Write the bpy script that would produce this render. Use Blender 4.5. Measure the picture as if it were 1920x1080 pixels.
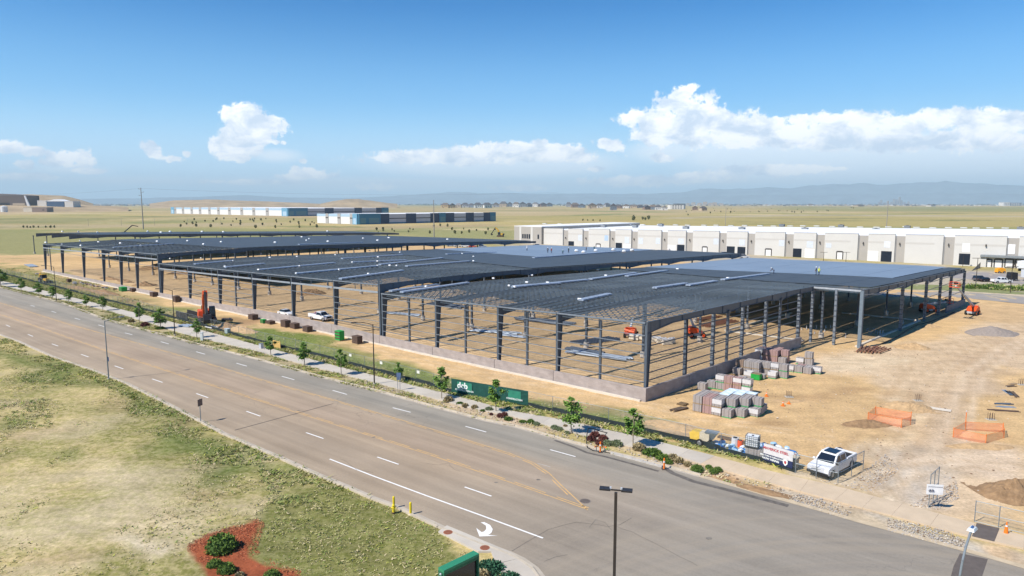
import bpy, math, random
import numpy as np
from mathutils import Vector, Matrix
for _o in list(bpy.data.objects): bpy.data.objects.remove(_o)
S = bpy.context.scene
R = math.radians
rnd = random.Random(7)
# ------------------------------------------------------------------ camera
F = 1280.0; HC = 25.0; TH = math.atan(158/1280.0)
cam = bpy.data.cameras.new('camera'); co = bpy.data.objects.new('camera', cam); S.collection.objects.link(co)
cam.sensor_width = 36; cam.lens = 24.0; cam.clip_end = 120000; cam.clip_start = 0.5
co.location = (0, 0, HC); co.rotation_euler = (math.pi/2-TH, 0, 0)
S.camera = co
S.view_settings.view_transform = 'Standard'; S.view_settings.look = 'None'
S.view_settings.exposure = 0.38; S.view_settings.gamma = 1.0
def G(x, y, z=0.0):
    """ground (or height z) point seen along the direction of photo pixel x, y"""
    u = x-960; v = y-540
    dn = v*math.cos(TH)+F*math.sin(TH); fw = F*math.cos(TH)-v*math.sin(TH)
    t = (HC-z)/dn
    return Vector((u*t, fw*t, z))
def DIR(x, y):
    u = x-960; v = y-540
    return Vector((u, F*math.cos(TH)-v*math.sin(TH), -(v*math.cos(TH)+F*math.sin(TH)))).normalized()
# ------------------------------------------------------------------ sun and sky
SUN_AZ = R(31.0); SUN_EL = R(47.0)      # direction the shadows fall, measured from +x
sl = bpy.data.lights.new('sun', 'SUN'); so = bpy.data.objects.new('sun', sl); S.collection.objects.link(so)
sl.energy = 5.0; sl.angle = R(0.53); sl.color = (1.0, 0.94, 0.85)
d = Vector((math.cos(SUN_AZ)*math.cos(SUN_EL), math.sin(SUN_AZ)*math.cos(SUN_EL), -math.sin(SUN_EL)))
so.rotation_euler = d.to_track_quat('-Z', 'Y').to_euler()
so.location = (-60, -40, 120)
W = bpy.data.worlds.new('World'); S.world = W; W.use_nodes = True
nt = W.node_tree; nt.nodes.clear(); N = nt.nodes; L = nt.links
def wn(t, **k):
    n = N.new(t)
    for a, b in k.items(): setattr(n, a, b)
    return n
def mth(op, a, b=None, c=None, clamp=False):
    n = N.new('ShaderNodeMath'); n.operation = op; n.use_clamp = clamp
    for i, q in enumerate((a, b, c)):
        if q is None: continue
        if isinstance(q, (int, float)): n.inputs[i].default_value = q
        else: L.new(q, n.inputs[i])
    return n.outputs[0]
sky = wn('ShaderNodeTexSky'); sky.sky_type = 'NISHITA'; sky.sun_disc = False
sky.sun_elevation = SUN_EL; sky.sun_rotation = R(270-31)   # sun stands at azimuth 211 deg from +x
sky.altitude = 1600; sky.air_density = 1.0; sky.dust_density = 0.6; sky.ozone_density = 1.6
tc = wn('ShaderNodeTexCoord'); sep = wn('ShaderNodeSeparateXYZ'); L.new(tc.outputs['Generated'], sep.inputs[0])
az = mth('ARCTAN2', sep.outputs[0], sep.outputs[1]); el = mth('ARCSINE', sep.outputs[2])
comb = wn('ShaderNodeCombineXYZ'); L.new(az, comb.inputs[0]); L.new(el, comb.inputs[1])
def noise(scale, detail, rough, vec, sx=1, sy=1, dist=0.0):
    mp = wn('ShaderNodeMapping'); mp.inputs['Scale'].default_value = (sx, sy, 1); L.new(vec, mp.inputs[0])
    n = wn('ShaderNodeTexNoise'); n.inputs['Scale'].default_value = scale; n.inputs['Detail'].default_value = detail
    n.inputs['Roughness'].default_value = rough; n.inputs['Distortion'].default_value = dist; L.new(mp.outputs[0], n.inputs[0]); return n.outputs[0]
def aeof(x, y):
    q = DIR(x, y); return math.atan2(q.x, q.y), math.asin(q.z)
# each cumulus: photo centre x, y, half width, half height
puffs = [(425,212,16,12),(448,216,30,17),(480,216,24,13),(500,228,24,14),(492,246,28,12),(462,256,34,14),(420,268,24,13),(452,278,40,12),(436,292,30,9),(500,262,14,8),(478,236,44,26),(442,240,24,30),(516,266,8,4),(532,268,6,3),(568,301,7,4),
 (285,273,18,10),(292,286,14,8),(322,297,20,5),(350,288,8,5),
 (20,272,28,11),(62,282,30,8),(132,292,40,11),(112,300,30,10),(160,300,24,8),(50,308,14,7),(175,320,34,4),(55,330,60,6),
 (586,325,40,9),(560,330,40,6),(480,341,80,4),
 (1275,178,26,11),(1293,166,14,7),(1262,192,34,16),(1300,205,50,22),(1210,222,48,14),(1182,224,24,12),(1240,232,60,18),(1300,234,80,20),(1380,238,80,18),(1340,218,60,14),(1455,243,80,12),(1452,226,22,7),(1560,236,90,14),(1660,228,90,16),(1745,222,80,15),(1810,222,60,14),(1842,224,40,18),(1835,250,60,18),(1760,262,50,12),(1905,232,60,18),(1980,240,70,22),(1500,252,200,14),(1330,256,130,15),(1420,262,150,14),(1600,258,150,16),(1700,264,120,15),(1240,250,60,12),(1860,262,90,16),(1530,224,70,10),(1600,222,80,10),
 (1145,270,28,8),(1132,266,14,6),(1160,274,16,7),(1243,296,20,7),(1118,316,16,4),
 (770,290,70,8),(880,296,120,9),(1000,292,110,9),(840,298,150,7),(820,286,44,7),(900,282,70,9),(970,276,80,10),(1040,280,60,10),(1085,292,40,9),(930,292,110,9),(730,295,40,7),
 (1200,338,100,8),(1320,330,80,6),(1250,336,140,6),(1450,318,90,8),(1560,316,40,3),(980,352,50,5),(700,350,40,5)]
veils = [(1620,300,420,62,1.1),(1480,290,260,48,1.0),(1850,310,260,60,.9),(930,308,280,34,.8),(700,345,420,16,.5),(1560,300,360,44,.9),(1250,285,100,28,.5),(1800,300,200,46,.65),(960,304,230,20,.55),(820,312,160,22,.4),(520,292,60,16,.5),(1440,338,380,18,.45),(1010,345,260,14,.3),(250,340,360,13,.32),(120,318,110,14,.35),(1800,345,300,16,.45),(520,345,200,10,.3)]
wob = noise(34, 7, .62, comb.outputs[0]); wob2 = noise(9, 4, .55, comb.outputs[0], 1, 1.8)
def blob(x, y, rx, ry):
    a, e = aeof(x, y); k = math.cos(a)
    mp = N.new('ShaderNodeVectorMath'); mp.operation = 'SUBTRACT'; L.new(comb.outputs[0], mp.inputs[0]); mp.inputs[1].default_value = (a, e, 0)
    m2 = N.new('ShaderNodeVectorMath'); m2.operation = 'MULTIPLY'; L.new(mp.outputs[0], m2.inputs[0]); m2.inputs[1].default_value = (F/(rx*k*k), F/(ry*k), 0)
    ln = N.new('ShaderNodeVectorMath'); ln.operation = 'LENGTH'; L.new(m2.outputs[0], ln.inputs[0])
    return ln.outputs['Value'], m2.outputs[0]
acc = None
for p in puffs:
    v, _ = blob(p[0], p[1]+p[3]*.12, p[2]*1.12, p[3]*1.32)
    acc = v if acc is None else mth('SMOOTH_MIN', acc, v, .25)
# density: 1 inside, ragged rim
dens = mth('SUBTRACT', 1.12, acc)
dens = mth('ADD', dens, mth('MULTIPLY', mth('SUBTRACT', wob, .5), 2.4))
dens = mth('ADD', dens, mth('MULTIPLY', mth('SUBTRACT', noise(120, 6, .7, comb.outputs[0]), .5), 1.5))
mr = wn('ShaderNodeMapRange', interpolation_type='SMOOTHSTEP'); L.new(dens, mr.inputs[0]); mr.inputs[1].default_value = -.02; mr.inputs[2].default_value = .42
cum = mr.outputs[0]
vac = None
for x, y, rx, ry, s in veils:
    v, _ = blob(x, y, rx, ry)
    q = mth('MULTIPLY', mth('SUBTRACT', 1.0, v, clamp=True), s*2.4)
    vac = q if vac is None else mth('MAXIMUM', vac, q)
vac = mth('MULTIPLY', vac, mth('ADD', mth('MULTIPLY', wob2, 1.2), .62), clamp=True)
# the rest of the sky carries the same fair weather clouds, low over the horizon
far = noise(7, 8, .6, comb.outputs[0], 1, 3.2)
band = mth('MULTIPLY', mth('SUBTRACT', 1, mth('ABSOLUTE', mth('DIVIDE', mth('SUBTRACT', el, .085), .075)), clamp=True), mth('GREATER_THAN', mth('ABSOLUTE', az), .70))
farc = mth('MULTIPLY', mth('MULTIPLY', mth('SUBTRACT', far, .52), 7, clamp=True), band, clamp=True)
cum = mth('MAXIMUM', cum, farc)
shade = noise(22, 6, .6, comb.outputs[0], 1, 1.5, .3)
sh = wn('ShaderNodeMapRange'); L.new(shade, sh.inputs[0]); sh.inputs[1].default_value = .38; sh.inputs[2].default_value = .56
sh.inputs[3].default_value = 0; sh.inputs[4].default_value = 1
ccol = wn('ShaderNodeMix', data_type='RGBA'); L.new(sh.outputs[0], ccol.inputs[0])
ccol.inputs[6].default_value = (6.6, 7.7, 9.2, 1); ccol.inputs[7].default_value = (11.5, 11.5, 11.6, 1)
tint = wn('ShaderNodeMix', data_type='RGBA', blend_type='MULTIPLY'); tint.inputs[0].default_value = 1
hs = wn('ShaderNodeHueSaturation'); hs.inputs['Saturation'].default_value = 1.85; L.new(sky.outputs[0], hs.inputs['Color'])
L.new(hs.outputs[0], tint.inputs[6]); tint.inputs[7].default_value = (0.30, 1.10, 1.20, 1)
# humid air: the sky pales towards the horizon
hz = wn('ShaderNodeMapRange', interpolation_type='SMOOTHERSTEP'); L.new(el, hz.inputs[0]); hz.inputs[1].default_value = .34; hz.inputs[2].default_value = -.02; hz.inputs[3].default_value = 0; hz.inputs[4].default_value = 1
m0 = wn('ShaderNodeMix', data_type='RGBA'); L.new(hz.outputs[0], m0.inputs[0]); L.new(tint.outputs[2], m0.inputs[6]); m0.inputs[7].default_value = (3.1, 6.2, 9.3, 1)
hl = wn('ShaderNodeMapRange', interpolation_type='SMOOTHERSTEP'); L.new(el, hl.inputs[0]); hl.inputs[1].default_value = .16; hl.inputs[2].default_value = .0; hl.inputs[3].default_value = 0; hl.inputs[4].default_value = .8
m00 = wn('ShaderNodeMix', data_type='RGBA'); L.new(hl.outputs[0], m00.inputs[0]); L.new(m0.outputs[2], m00.inputs[6]); m00.inputs[7].default_value = (7.0, 9.2, 10.9, 1)
m0 = m00
m1 = wn('ShaderNodeMix', data_type='RGBA'); L.new(vac, m1.inputs[0]); L.new(m0.outputs[2], m1.inputs[6]); m1.inputs[7].default_value = (8.4, 9.6, 10.8, 1)
m2 = wn('ShaderNodeMix', data_type='RGBA'); L.new(cum, m2.inputs[0]); L.new(m1.outputs[2], m2.inputs[6]); L.new(ccol.outputs[2], m2.inputs[7])
bg = wn('ShaderNodeBackground'); bg.inputs[1].default_value = 0.095; L.new(m2.outputs[2], bg.inputs[0])
wo = wn('ShaderNodeOutputWorld'); L.new(bg.outputs[0], wo.inputs[0])
W.cycles.sampling_method = 'MANUAL'; W.cycles.sample_map_resolution = 512
# ------------------------------------------------------------------ helpers
COL = S.collection
_m = {}
def mat(name, col, rough=.75, metal=0.0, var=.12, scale=2.0, bump=0.0, bscale=20, stretch=(1,1,1), spec=.3, col2=None, emit=None, alpha=None):
    if name in _m: return _m[name]
    m = bpy.data.materials.new(name); m.use_nodes = True; t = m.node_tree; b = t.nodes['Principled BSDF']
    b.inputs['Roughness'].default_value = rough; b.inputs['Metallic'].default_value = metal
    b.inputs['Specular IOR Level'].default_value = spec
    c = t.nodes.new('ShaderNodeTexCoord'); mp = t.nodes.new('ShaderNodeMapping'); mp.inputs['Scale'].default_value = stretch
    t.links.new(c.outputs['Object'], mp.inputs[0])
    n = t.nodes.new('ShaderNodeTexNoise'); n.inputs['Scale'].default_value = scale; n.inputs['Detail'].default_value = 5; n.inputs['Roughness'].default_value = .6
    t.links.new(mp.outputs[0], n.inputs[0])
    mr = t.nodes.new('ShaderNodeMapRange'); mr.inputs[1].default_value = .3; mr.inputs[2].default_value = .7; t.links.new(n.outputs[0], mr.inputs[0])
    mx = t.nodes.new('ShaderNodeMix'); mx.data_type = 'RGBA'; t.links.new(mr.outputs[0], mx.inputs[0])
    a = col; bb = col2 or tuple(min(1, q*(1+var)) for q in col)
    if not col2: a = tuple(q*(1-var) for q in col)
    mx.inputs[6].default_value = (*a, 1); mx.inputs[7].default_value = (*bb, 1)
    t.links.new(mx.outputs[2], b.inputs['Base Color'])
    if bump:
        n2 = t.nodes.new('ShaderNodeTexNoise'); n2.inputs['Scale'].default_value = bscale; n2.inputs['Detail'].default_value = 4
        t.links.new(mp.outputs[0], n2.inputs[0])
        bp_ = t.nodes.new('ShaderNodeBump'); bp_.inputs['Strength'].default_value = bump; bp_.inputs['Distance'].default_value = .1
        t.links.new(n2.outputs[0], bp_.inputs['Height']); t.links.new(bp_.outputs[0], b.inputs['Normal'])
    if alpha is not None: b.inputs['Alpha'].default_value = alpha
    _m[name] = m; return m
class MB:
    def __init__(s): s.v = []; s.f = []; s.mi = []; s.m = 0
    def quad(s, *p):
        k = len(s.v); s.v += [tuple(q) for q in p]; s.f.append(tuple(range(k, k+len(p)))); s.mi.append(s.m); return s
    def hexa(s, p):     # 8 points: bottom 4 ccw, top 4
        k = len(s.v); s.v += [tuple(q) for q in p]
        for f in ((3,2,1,0),(4,5,6,7),(0,1,5,4),(1,2,6,5),(2,3,7,6),(3,0,4,7)): s.f.append(tuple(k+i for i in f)); s.mi.append(s.m)
        return s
    def box(s, c, d, rz=0.0, taper=1.0):
        x, y, z = d[0]/2, d[1]/2, d[2]/2; cs, sn = math.cos(rz), math.sin(rz); P = []
        for zz, k in ((-z, 1), (z, taper)):
            for a, b in ((-x,-y),(x,-y),(x,y),(-x,y)):
                a *= k; b *= k; P.append((c[0]+a*cs-b*sn, c[1]+a*sn+b*cs, c[2]+zz))
        return s.hexa(P)
    def bar(s, p, q, w, h=None):
        h = h or w; p = Vector(p); q = Vector(q); dd = (q-p).normalized(); up = Vector((0,0,1))
        if abs(dd.z) > .98: up = Vector((0,1,0))
        sx = dd.cross(up).normalized()*w/2; sy = sx.cross(dd).normalized()*h/2
        return s.hexa([p-sx-sy, p+sx-sy, q+sx-sy, q-sx-sy, p-sx+sy, p+sx+sy, q+sx+sy, q-sx+sy])
    def tube(s, p, q, r0, r1=None, n=8, cap=True):
        r1 = r0 if r1 is None else r1; p = Vector(p); q = Vector(q); dd = (q-p).normalized()
        a = dd.orthogonal().normalized(); b = dd.cross(a); k = len(s.v)
        for c_, r_ in ((p, r0), (q, r1)):
            for i in range(n):
                t = 2*math.pi*i/n; s.v.append(tuple(c_+a*math.cos(t)*r_+b*math.sin(t)*r_))
        for i in range(n):
            j = (i+1) % n; s.f.append((k+i, k+j, k+n+j, k+n+i)); s.mi.append(s.m)
        if cap: s.f.append(tuple(k+n-1-i for i in range(n))); s.f.append(tuple(k+n+i for i in range(n))); s.mi += [s.m, s.m]
        return s
    def path(s, pts, r, n=6):
        for a, b in zip(pts, pts[1:]): s.tube(a, b, r, r, n)
        return s
    def prism(s, prof, y0, y1, sc1=1.0):   # profile in x,z extruded along y
        k = len(s.v); n = len(prof)
        s.v += [(x, y0, z) for x, z in prof]+[(x, y1, z) for x, z in prof]
        s.f.append(tuple(range(k, k+n))); s.f.append(tuple(range(k+2*n-1, k+n-1, -1))); s.mi += [s.m, s.m]
        for i in range(n):
            j = (i+1) % n; s.f.append((k+i, k+n+i, k+n+j, k+j)); s.mi.append(s.m)
        return s
    def ball(s, c, r, seg=8, ring=5, sq=(1,1,1), jit=0.0):
        k = len(s.v)
        for i in range(1, ring):
            t = math.pi*i/ring
            for j in range(seg):
                p = 2*math.pi*j/seg; q = 1+rnd.uniform(-jit, jit)
                s.v.append((c[0]+r*sq[0]*math.sin(t)*math.cos(p)*q, c[1]+r*sq[1]*math.sin(t)*math.sin(p)*q, c[2]+r*sq[2]*math.cos(t)*q))
        top = len(s.v); s.v.append((c[0], c[1], c[2]+r*sq[2])); s.v.append((c[0], c[1], c[2]-r*sq[2]))
        for i in range(ring-2):
            for j in range(seg):
                j2 = (j+1) % seg; s.f.append((k+i*seg+j, k+(i+1)*seg+j, k+(i+1)*seg+j2, k+i*seg+j2)); s.mi.append(s.m)
        for j in range(seg):
            j2 = (j+1) % seg; s.f.append((top, k+j, k+j2)); s.f.append((top+1, k+(ring-2)*seg+j2, k+(ring-2)*seg+j)); s.mi += [s.m, s.m]
        return s
    def mesh(s, name, mats):
        me = bpy.data.meshes.new(name); me.from_pydata(s.v, [], s.f)
        for q in (mats if isinstance(mats, (list, tuple)) else [mats]): me.materials.append(q)
        if any(s.mi): me.polygons.foreach_set('material_index', s.mi)
        me.update(); return me
    def build(s, name, mats, parent=None, smooth=False):
        me = s.mesh(name, mats)
        if smooth: me.polygons.foreach_set('use_smooth', [True]*len(me.polygons))
        return obj(name, me, parent)
def obj(name, data, parent=None, loc=None, rz=0.0):
    o = bpy.data.objects.new(name, data); COL.objects.link(o)
    if parent: o.parent = parent
    if loc is not None: o.location = loc
    if rz: o.rotation_euler = (0, 0, rz)
    return o
def tag(o, label, cat, group=None, kind=None):
    if label: o['label'] = label
    if cat: o['category'] = cat
    if group: o['group'] = group
    if kind: o['kind'] = kind
    return o
def thing(name, label, cat, loc=(0,0,0), rz=0.0, group=None):
    o = bpy.data.objects.new(name, None); COL.objects.link(o); o.empty_display_size = .3
    o.location = loc; o.rotation_euler = (0, 0, rz); tag(o, label, cat, group); return o
KIDS = {}
def dup(root, loc, rz=0.0, label=None, group=None, scale=None):
    def cp(o, par):
        c = o.copy(); COL.objects.link(c)
        if par: c.parent = par
        for k in o.children: cp(k, c)
        return c
    r = cp(root, None); r.location = loc; r.rotation_euler = (0, 0, rz)
    if scale: r.scale = (scale,)*3 if isinstance(scale, (int, float)) else scale
    if label: r['label'] = label
    if group: r['group'] = group
    return r
def struct(o, label=None): o['kind'] = 'structure'; return o
NTH = ['first','second','third','fourth','fifth','sixth','seventh','eighth','ninth','tenth','eleventh','twelfth','thirteenth','fourteenth','fifteenth','sixteenth','seventeenth','eighteenth','nineteenth','twentieth','twenty-first','twenty-second','twenty-third','twenty-fourth','twenty-fifth','twenty-sixth','twenty-seventh','twenty-eighth','twenty-ninth','thirtieth']
# the building grid: e1 runs along the street front to the left, e2 back into the site
C0 = G(1207, 751); E1A = R(138.65); E2A = R(44.9)
e1 = Vector((math.cos(E1A), math.sin(E1A), 0)); e2 = Vector((math.cos(E2A), math.sin(E2A), 0))
def B(u, v, z=0.0): return Vector((C0.x+e1.x*u+e2.x*v, C0.y+e1.y*u+e2.y*v, z))
_det = e1.x*e2.y-e1.y*e2.x
def UV(p):
    dx, dy = p.x-C0.x, p.y-C0.y
    return (dx*e2.y-dy*e2.x)/_det, (e1.x*dy-e1.y*dx)/_det
# ------------------------------------------------------------------ numpy noise
def vnoise(x, y, seed=0):
    xi = np.floor(x).astype(np.int64); yi = np.floor(y).astype(np.int64); fx = x-xi; fy = y-yi
    fx = fx*fx*(3-2*fx); fy = fy*fy*(3-2*fy)
    def h(a, b):
        n = (a*374761393+b*668265263+seed*1442695041) & 0x7fffffff
        n = ((n ^ (n >> 13))*1274126177) & 0x7fffffff
        return ((n ^ (n >> 16)) & 0xffff)/65535.0
    return (h(xi,yi)*(1-fx)+h(xi+1,yi)*fx)*(1-fy)+(h(xi,yi+1)*(1-fx)+h(xi+1,yi+1)*fx)*fy
def fbm(x, y, o=4, seed=0):
    s = 0; a = .5; t = 0
    for i in range(o): s = s+a*vnoise(x, y, seed+i); t += a; x = x*2.03+5.1; y = y*2.03+1.7; a *= .5
    return s/t
def sdpoly(x, y, P):
    """signed distance (inside positive) of arrays x, y to polygon P"""
    dmin = np.full(x.shape, 1e18); ins = np.zeros(x.shape, bool); n = len(P)
    for i in range(n):
        ax, ay = P[i][0], P[i][1]; bx, by = P[(i+1) % n][0], P[(i+1) % n][1]
        ex, ey = bx-ax, by-ay; wx, wy = x-ax, y-ay
        t = np.clip((wx*ex+wy*ey)/max(ex*ex+ey*ey, 1e-9), 0, 1)
        dmin = np.minimum(dmin, (wx-ex*t)**2+(wy-ey*t)**2)
        c = ((ay > y) != (by > y))
        with np.errstate(divide='ignore', invalid='ignore'):
            xx = (bx-ax)*(y-ay)/(by-ay if by != ay else 1e-9)+ax
        ins ^= (c & (x < xx))
    d_ = np.sqrt(dmin); return np.where(ins, d_, -d_)
def PG(pts, z=0): return [G(*p, z) for p in pts]
# ------------------------------------------------------------------ key lines of the place (photo pixels -> ground)
near_kerb = [(-420,455),(-200,540),(0,626),(37,639),(100,667),(175,692),(240,717),(300,747),(350,772),(425,812),(480,835),(532,857),(605,890),(655,910),(705,932),(755,950),(830,985),(905,1015),(960,1035),(985,1047),(1010,1065),(1024,1083),(1034,1110),(1044,1180),(1044,1400)]
far_kerb = [(-420,438),(-200,488),(0,540),(112,568),(195,600),(250,615),(325,635),(400,655),(480,675),(605,710),(705,735),(805,763),(905,790),(960,801),(1035,822),(1085,836),(1130,849),(1210,868),(1310,895),(1385,916),(1440,932),(1540,960),(1615,982),(1690,1002),(1790,1030),(1852,1047),(1920,1067),(2300,1165)]
walk_lo = [(-420,433),(-200,483),(0,535),(75,552),(200,582),(250,597),(350,628),(480,659),(580,687),(692,715),(792,742),(880,765),(960,781),(1072,811),(1135,827),(1172,836),(1272,857),(1360,884),(1440,906),(1565,940),(1672,968),(1820,1008),(1920,1030),(2300,1120)]
walk_hi = [(-420,428),(-200,477),(0,526),(112,552),(225,580),(287,595),(350,612),(480,647),(630,687),(780,725),(870,747),(955,771),(1060,789),(1210,823),(1335,855),(1440,884),(1502,898),(1565,912),(1690,946),(1815,980),(1920,1006),(2300,1095)]
fence_ln = [(-420,421),(-200,468),(0,513),(112,541),(250,577),(350,604),(480,640),(575,663),(655,684),(780,717),(848,737),(990,762),(1085,784),(1200,809),(1285,829),(1351,847),(1428,866),(1490,886)]
# ------------------------------------------------------------------ ground
def build_ground():
    az_ = list(np.arange(-62, 62.01, .36)); az_ = list(np.arange(-180, -62, 9))+az_+list(np.arange(70, 180, 9))
    rr = [6.0]
    while rr[-1] < 37500: rr.append(rr[-1]*1.0105)
    A = np.radians(np.array(az_)); Rr = np.array(rr); na, nr = len(A), len(Rr)
    AA, RR = np.meshgrid(A, Rr); X = (RR*np.sin(AA)).ravel(); Y = (RR*np.cos(AA)).ravel()
    X = np.concatenate([X, [0.0]]); Y = np.concatenate([Y, [0.0]])
    r = np.hypot(X, Y)
    # pixel row of each vertex, used only to find which field of the plain it lies in
    jx = (fbm(X/9, Y/9, 4, 3)-.5); jy = (fbm(X/9, Y/9, 4, 9)-.5)
    n1 = fbm(X/4, Y/4, 4, 1); n2 = fbm(X/28, Y/28, 4, 2); n3 = fbm(X/1.3, Y/1.3, 3, 5)
    # far plain: long fields, tan and olive
    f1 = fbm(X/420+3, Y/150, 4, 11); f2 = fbm(X/900, Y/420, 4, 12); f3 = fbm(X/60, Y/40, 3, 13)
    C = np.zeros((len(X), 3)); Wt = np.zeros(len(X))
    tan = np.array([.46,.345,.19]); gold = np.array([.50,.39,.175]); olive = np.array([.215,.225,.085]); 
    a = np.clip((f1-.40)*5, 0, 1)[:, None]; b = np.clip((f2-.45)*5, 0, 1)[:, None]
    a = a*.75
    C[:] = (tan*(1-b)+gold*b)*(1-a)+(olive*.5+gold*.5)*a
    C *= (.88+.24*f3)[:, None]
    Wt[:] = .35
    def paint(px, col, soft=3., k=1.0, grass=None, wob=1.0, world=None):
        P = world or PG(px)
        cx = sum(p[0] for p in P)/len(P); cy = sum(p[1] for p in P)/len(P); s = math.hypot(cx, cy)/80.
        d_ = sdpoly(X+jx*8*wob*s, Y+jy*8*wob*s, P)
        m = np.clip(d_/(soft*s)+.5, 0, 1)*k
        C[:] = C*(1-m[:, None])+np.array(col)[None, :]*m[:, None]
        if grass is not None: Wt[:] = Wt*(1-m)+grass*m
        return m
    g_green = (.185,.225,.06)
    # plain
    paint([(-400,432),(0,430),(180,429),(440,428),(640,430),(700,440),(330,470),(60,478),(-400,486)], (.27,.265,.11), 6, .8, .5)
    paint([(-200,424),(200,421),(520,418),(520,424),(100,428),(-200,430)], (.44,.345,.21), 3, .8)
    paint([(-100,412),(80,408),(240,409),(230,413),(50,418),(-100,418)], (.23,.235,.10), 3, .7)
    paint([(140,417),(340,414),(420,416),(240,420)], (.22,.235,.10), 3, .7)
    paint([(-100,392),(80,391),(145,385),(185,396),(60,402),(-100,402)], (.50,.36,.22), 3, .9)
    paint([(240,393),(650,388),(900,392),(860,398),(300,402)], (.42,.33,.18), 3, .8)
    paint([(760,383.6),(1050,383.8),(1060,385.5),(760,386)], (.21,.215,.09), 3, .8)
    paint([(900,398),(1180,392),(1340,396),(1260,404),(960,404)], (.47,.36,.21), 3, .8)
    paint([(980,407),(1160,400),(1180,401.5),(1010,409)], (.16,.205,.07), 2, .8)
    paint([(1100,395),(1270,397),(1240,399),(1100,397)], (.17,.215,.07), 2, .7)
    paint([(930,405),(1500,405),(1920,408),(2400,412),(2400,430),(960,422)], (.40,.325,.135), 5, .85)
    paint([(1500,424),(1920,426),(2400,430),(2400,440),(1500,434)], (.28,.275,.10), 4, .8)
    paint([(1480,387),(1920,388),(2300,390),(2300,398),(1700,397),(1450,394)], (.26,.255,.105), 4, .75)
    paint([(1290,384),(1920,384.5),(1920,386),(1290,386)], (.47,.33,.20), 2, .8)
    paint([(1240,408),(1500,402),(1920,405),(1920,406.5),(1500,404.5),(1240,411)], (.48,.40,.30), 2, .8)
    paint([(540,428),(660,424),(930,420),(1000,432),(700,436)], (.38,.29,.17), 4, .8)
    paint([(700,430),(960,424),(1000,445),(960,455),(800,452)], (.30,.29,.13), 4, .8, .6)
    gs = random.Random(77)
    for q_ in range(110):
        y_ = gs.choice((388,391,395,399,403,407,411,415,419,424,428,434))+gs.uniform(-2,2); x_ = gs.uniform(-150,1950)
        if y_ > 426 and x_ > 960: continue
        w_ = gs.uniform(20,130); h_ = .35+(y_-382)*.035*gs.uniform(.5,1.3)
        paint([(x_-w_,y_),(x_-w_*.3,y_-h_),(x_+w_*.5,y_-h_*.8),(x_+w_,y_+h_*.2),(x_,y_+h_)], gs.choice([(.17,.185,.07),(.24,.23,.10),(.56,.44,.25),(.50,.37,.20),(.30,.25,.13),(.21,.215,.085)]), 2.0, gs.uniform(.45,.85), .4)
    # streets and fields between the building site and the warehouse
    paint([(960,455),(1300,470),(1500,486),(1780,500),(1920,512),(2400,545),(2400,600),(1500,540),(960,470)], (.46,.39,.31), 3, .9)
    # the site
    site = [(-420,433),(0,478),(95,476),(330,458),(640,452),(960,468),(1300,492),(1560,520),(1780,552),(1920,560),(2400,595),(2400,1130),(1920,985),(1815,958),(1690,925),(1600,905)]+[(x, y) for x, y in reversed(fence_ln)]
    paint(site, (.575,.39,.195), 2, 1, .0)
    # inside the frame the soil is browner and smoother
    paint(None, (.52,.365,.205), 3, .85, 0, world=[B(1.5,1),B(253,1),B(253,150),B(-7,128),B(-7,56),B(1,50)])
    m = fbm(X/14, Y/5, 4, 31)
    # broad tonal patches over the dirt
    s_ = sdpoly(X, Y, PG(site)); s_ = np.clip(s_/3, 0, 1)
    tone = (.84+.32*n2+.10*(n1-.5))
    C *= (1-s_+s_*tone)[:, None]
    # haul road, pale and packed
    paint([(1560,930),(1660,860),(1700,790),(1690,740),(1600,700),(1480,690),(1480,665),(1640,660),(1760,640),(1920,590),(1990,600),(1990,680),(1900,690),(1830,740),(1790,810),(1790,870),(1920,880),(2100,930),(1830,985),(1700,945)], (.585,.44,.285), 3, .95, 0)
    paint([(1780,820),(1930,845),(1930,900),(1800,880)], (.60,.48,.36), 3, .7, 0)
    paint([(1720,560),(1920,575),(2000,600),(1900,600),(1700,600)], (.50,.35,.20), 4, .6, 0)
    paint([(1590,900),(1640,850),(1700,832),(1800,850),(1800,900),(1740,935),(1690,945)], (.46,.425,.37), 3, .6, 0)
    paint([(1700,948),(1740,925),(1795,905),(1790,935),(1760,958)], (.42,.41,.39), 2, .6, 0)
    for x, y, w, h in ((1600,740,50,8),(1720,748,35,14),(1660,800,40,10),(1430,800,60,7),(1520,745,60,9),(1850,700,30,12),(1340,712,30,6)):
        paint([(x-w,y),(x-w*.3,y-h),(x+w*.6,y-h*.7),(x+w,y+h*.3),(x+w*.2,y+h)], (.42,.27,.135), 1.5, .75, 0)
    paint([(1680,880),(1722,800),(1770,730),(1830,668),(1930,615),(1980,625),(1890,690),(1838,745),(1800,810),(1775,870)], (.46,.335,.215), 2, .75, 0)
    paint([(1640,870),(1690,800),(1730,735),(1722,738),(1670,790),(1615,865)], (.66,.53,.36), 2, .7, 0)
    paint([(1500,690),(1560,668),(1700,668),(1700,680),(1580,684)], (.64,.51,.34), 2, .7, 0)
    # ruts of lorries and loaders over the yard
    def rut(px, wid=.6, gauge=1.9, k=.5, col=(.40,.275,.15), off=0.0):
        P = PG(px); best = np.full(len(X), 1e9); sg = np.zeros(len(X)); m0_ = (r < 260)
        for a_, b_ in zip(P, P[1:]):
            ex, ey = b_.x-a_.x, b_.y-a_.y; ll = math.hypot(ex, ey); wx, wy = X-a_.x, Y-a_.y
            t_ = np.clip((wx*ex+wy*ey)/(ll*ll), 0, 1); dd_ = np.hypot(wx-ex*t_, wy-ey*t_); s__ = (ex*wy-ey*wx)/ll
            u_ = dd_ < best; best = np.where(u_, dd_, best); sg = np.where(u_, s__, sg)
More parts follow.
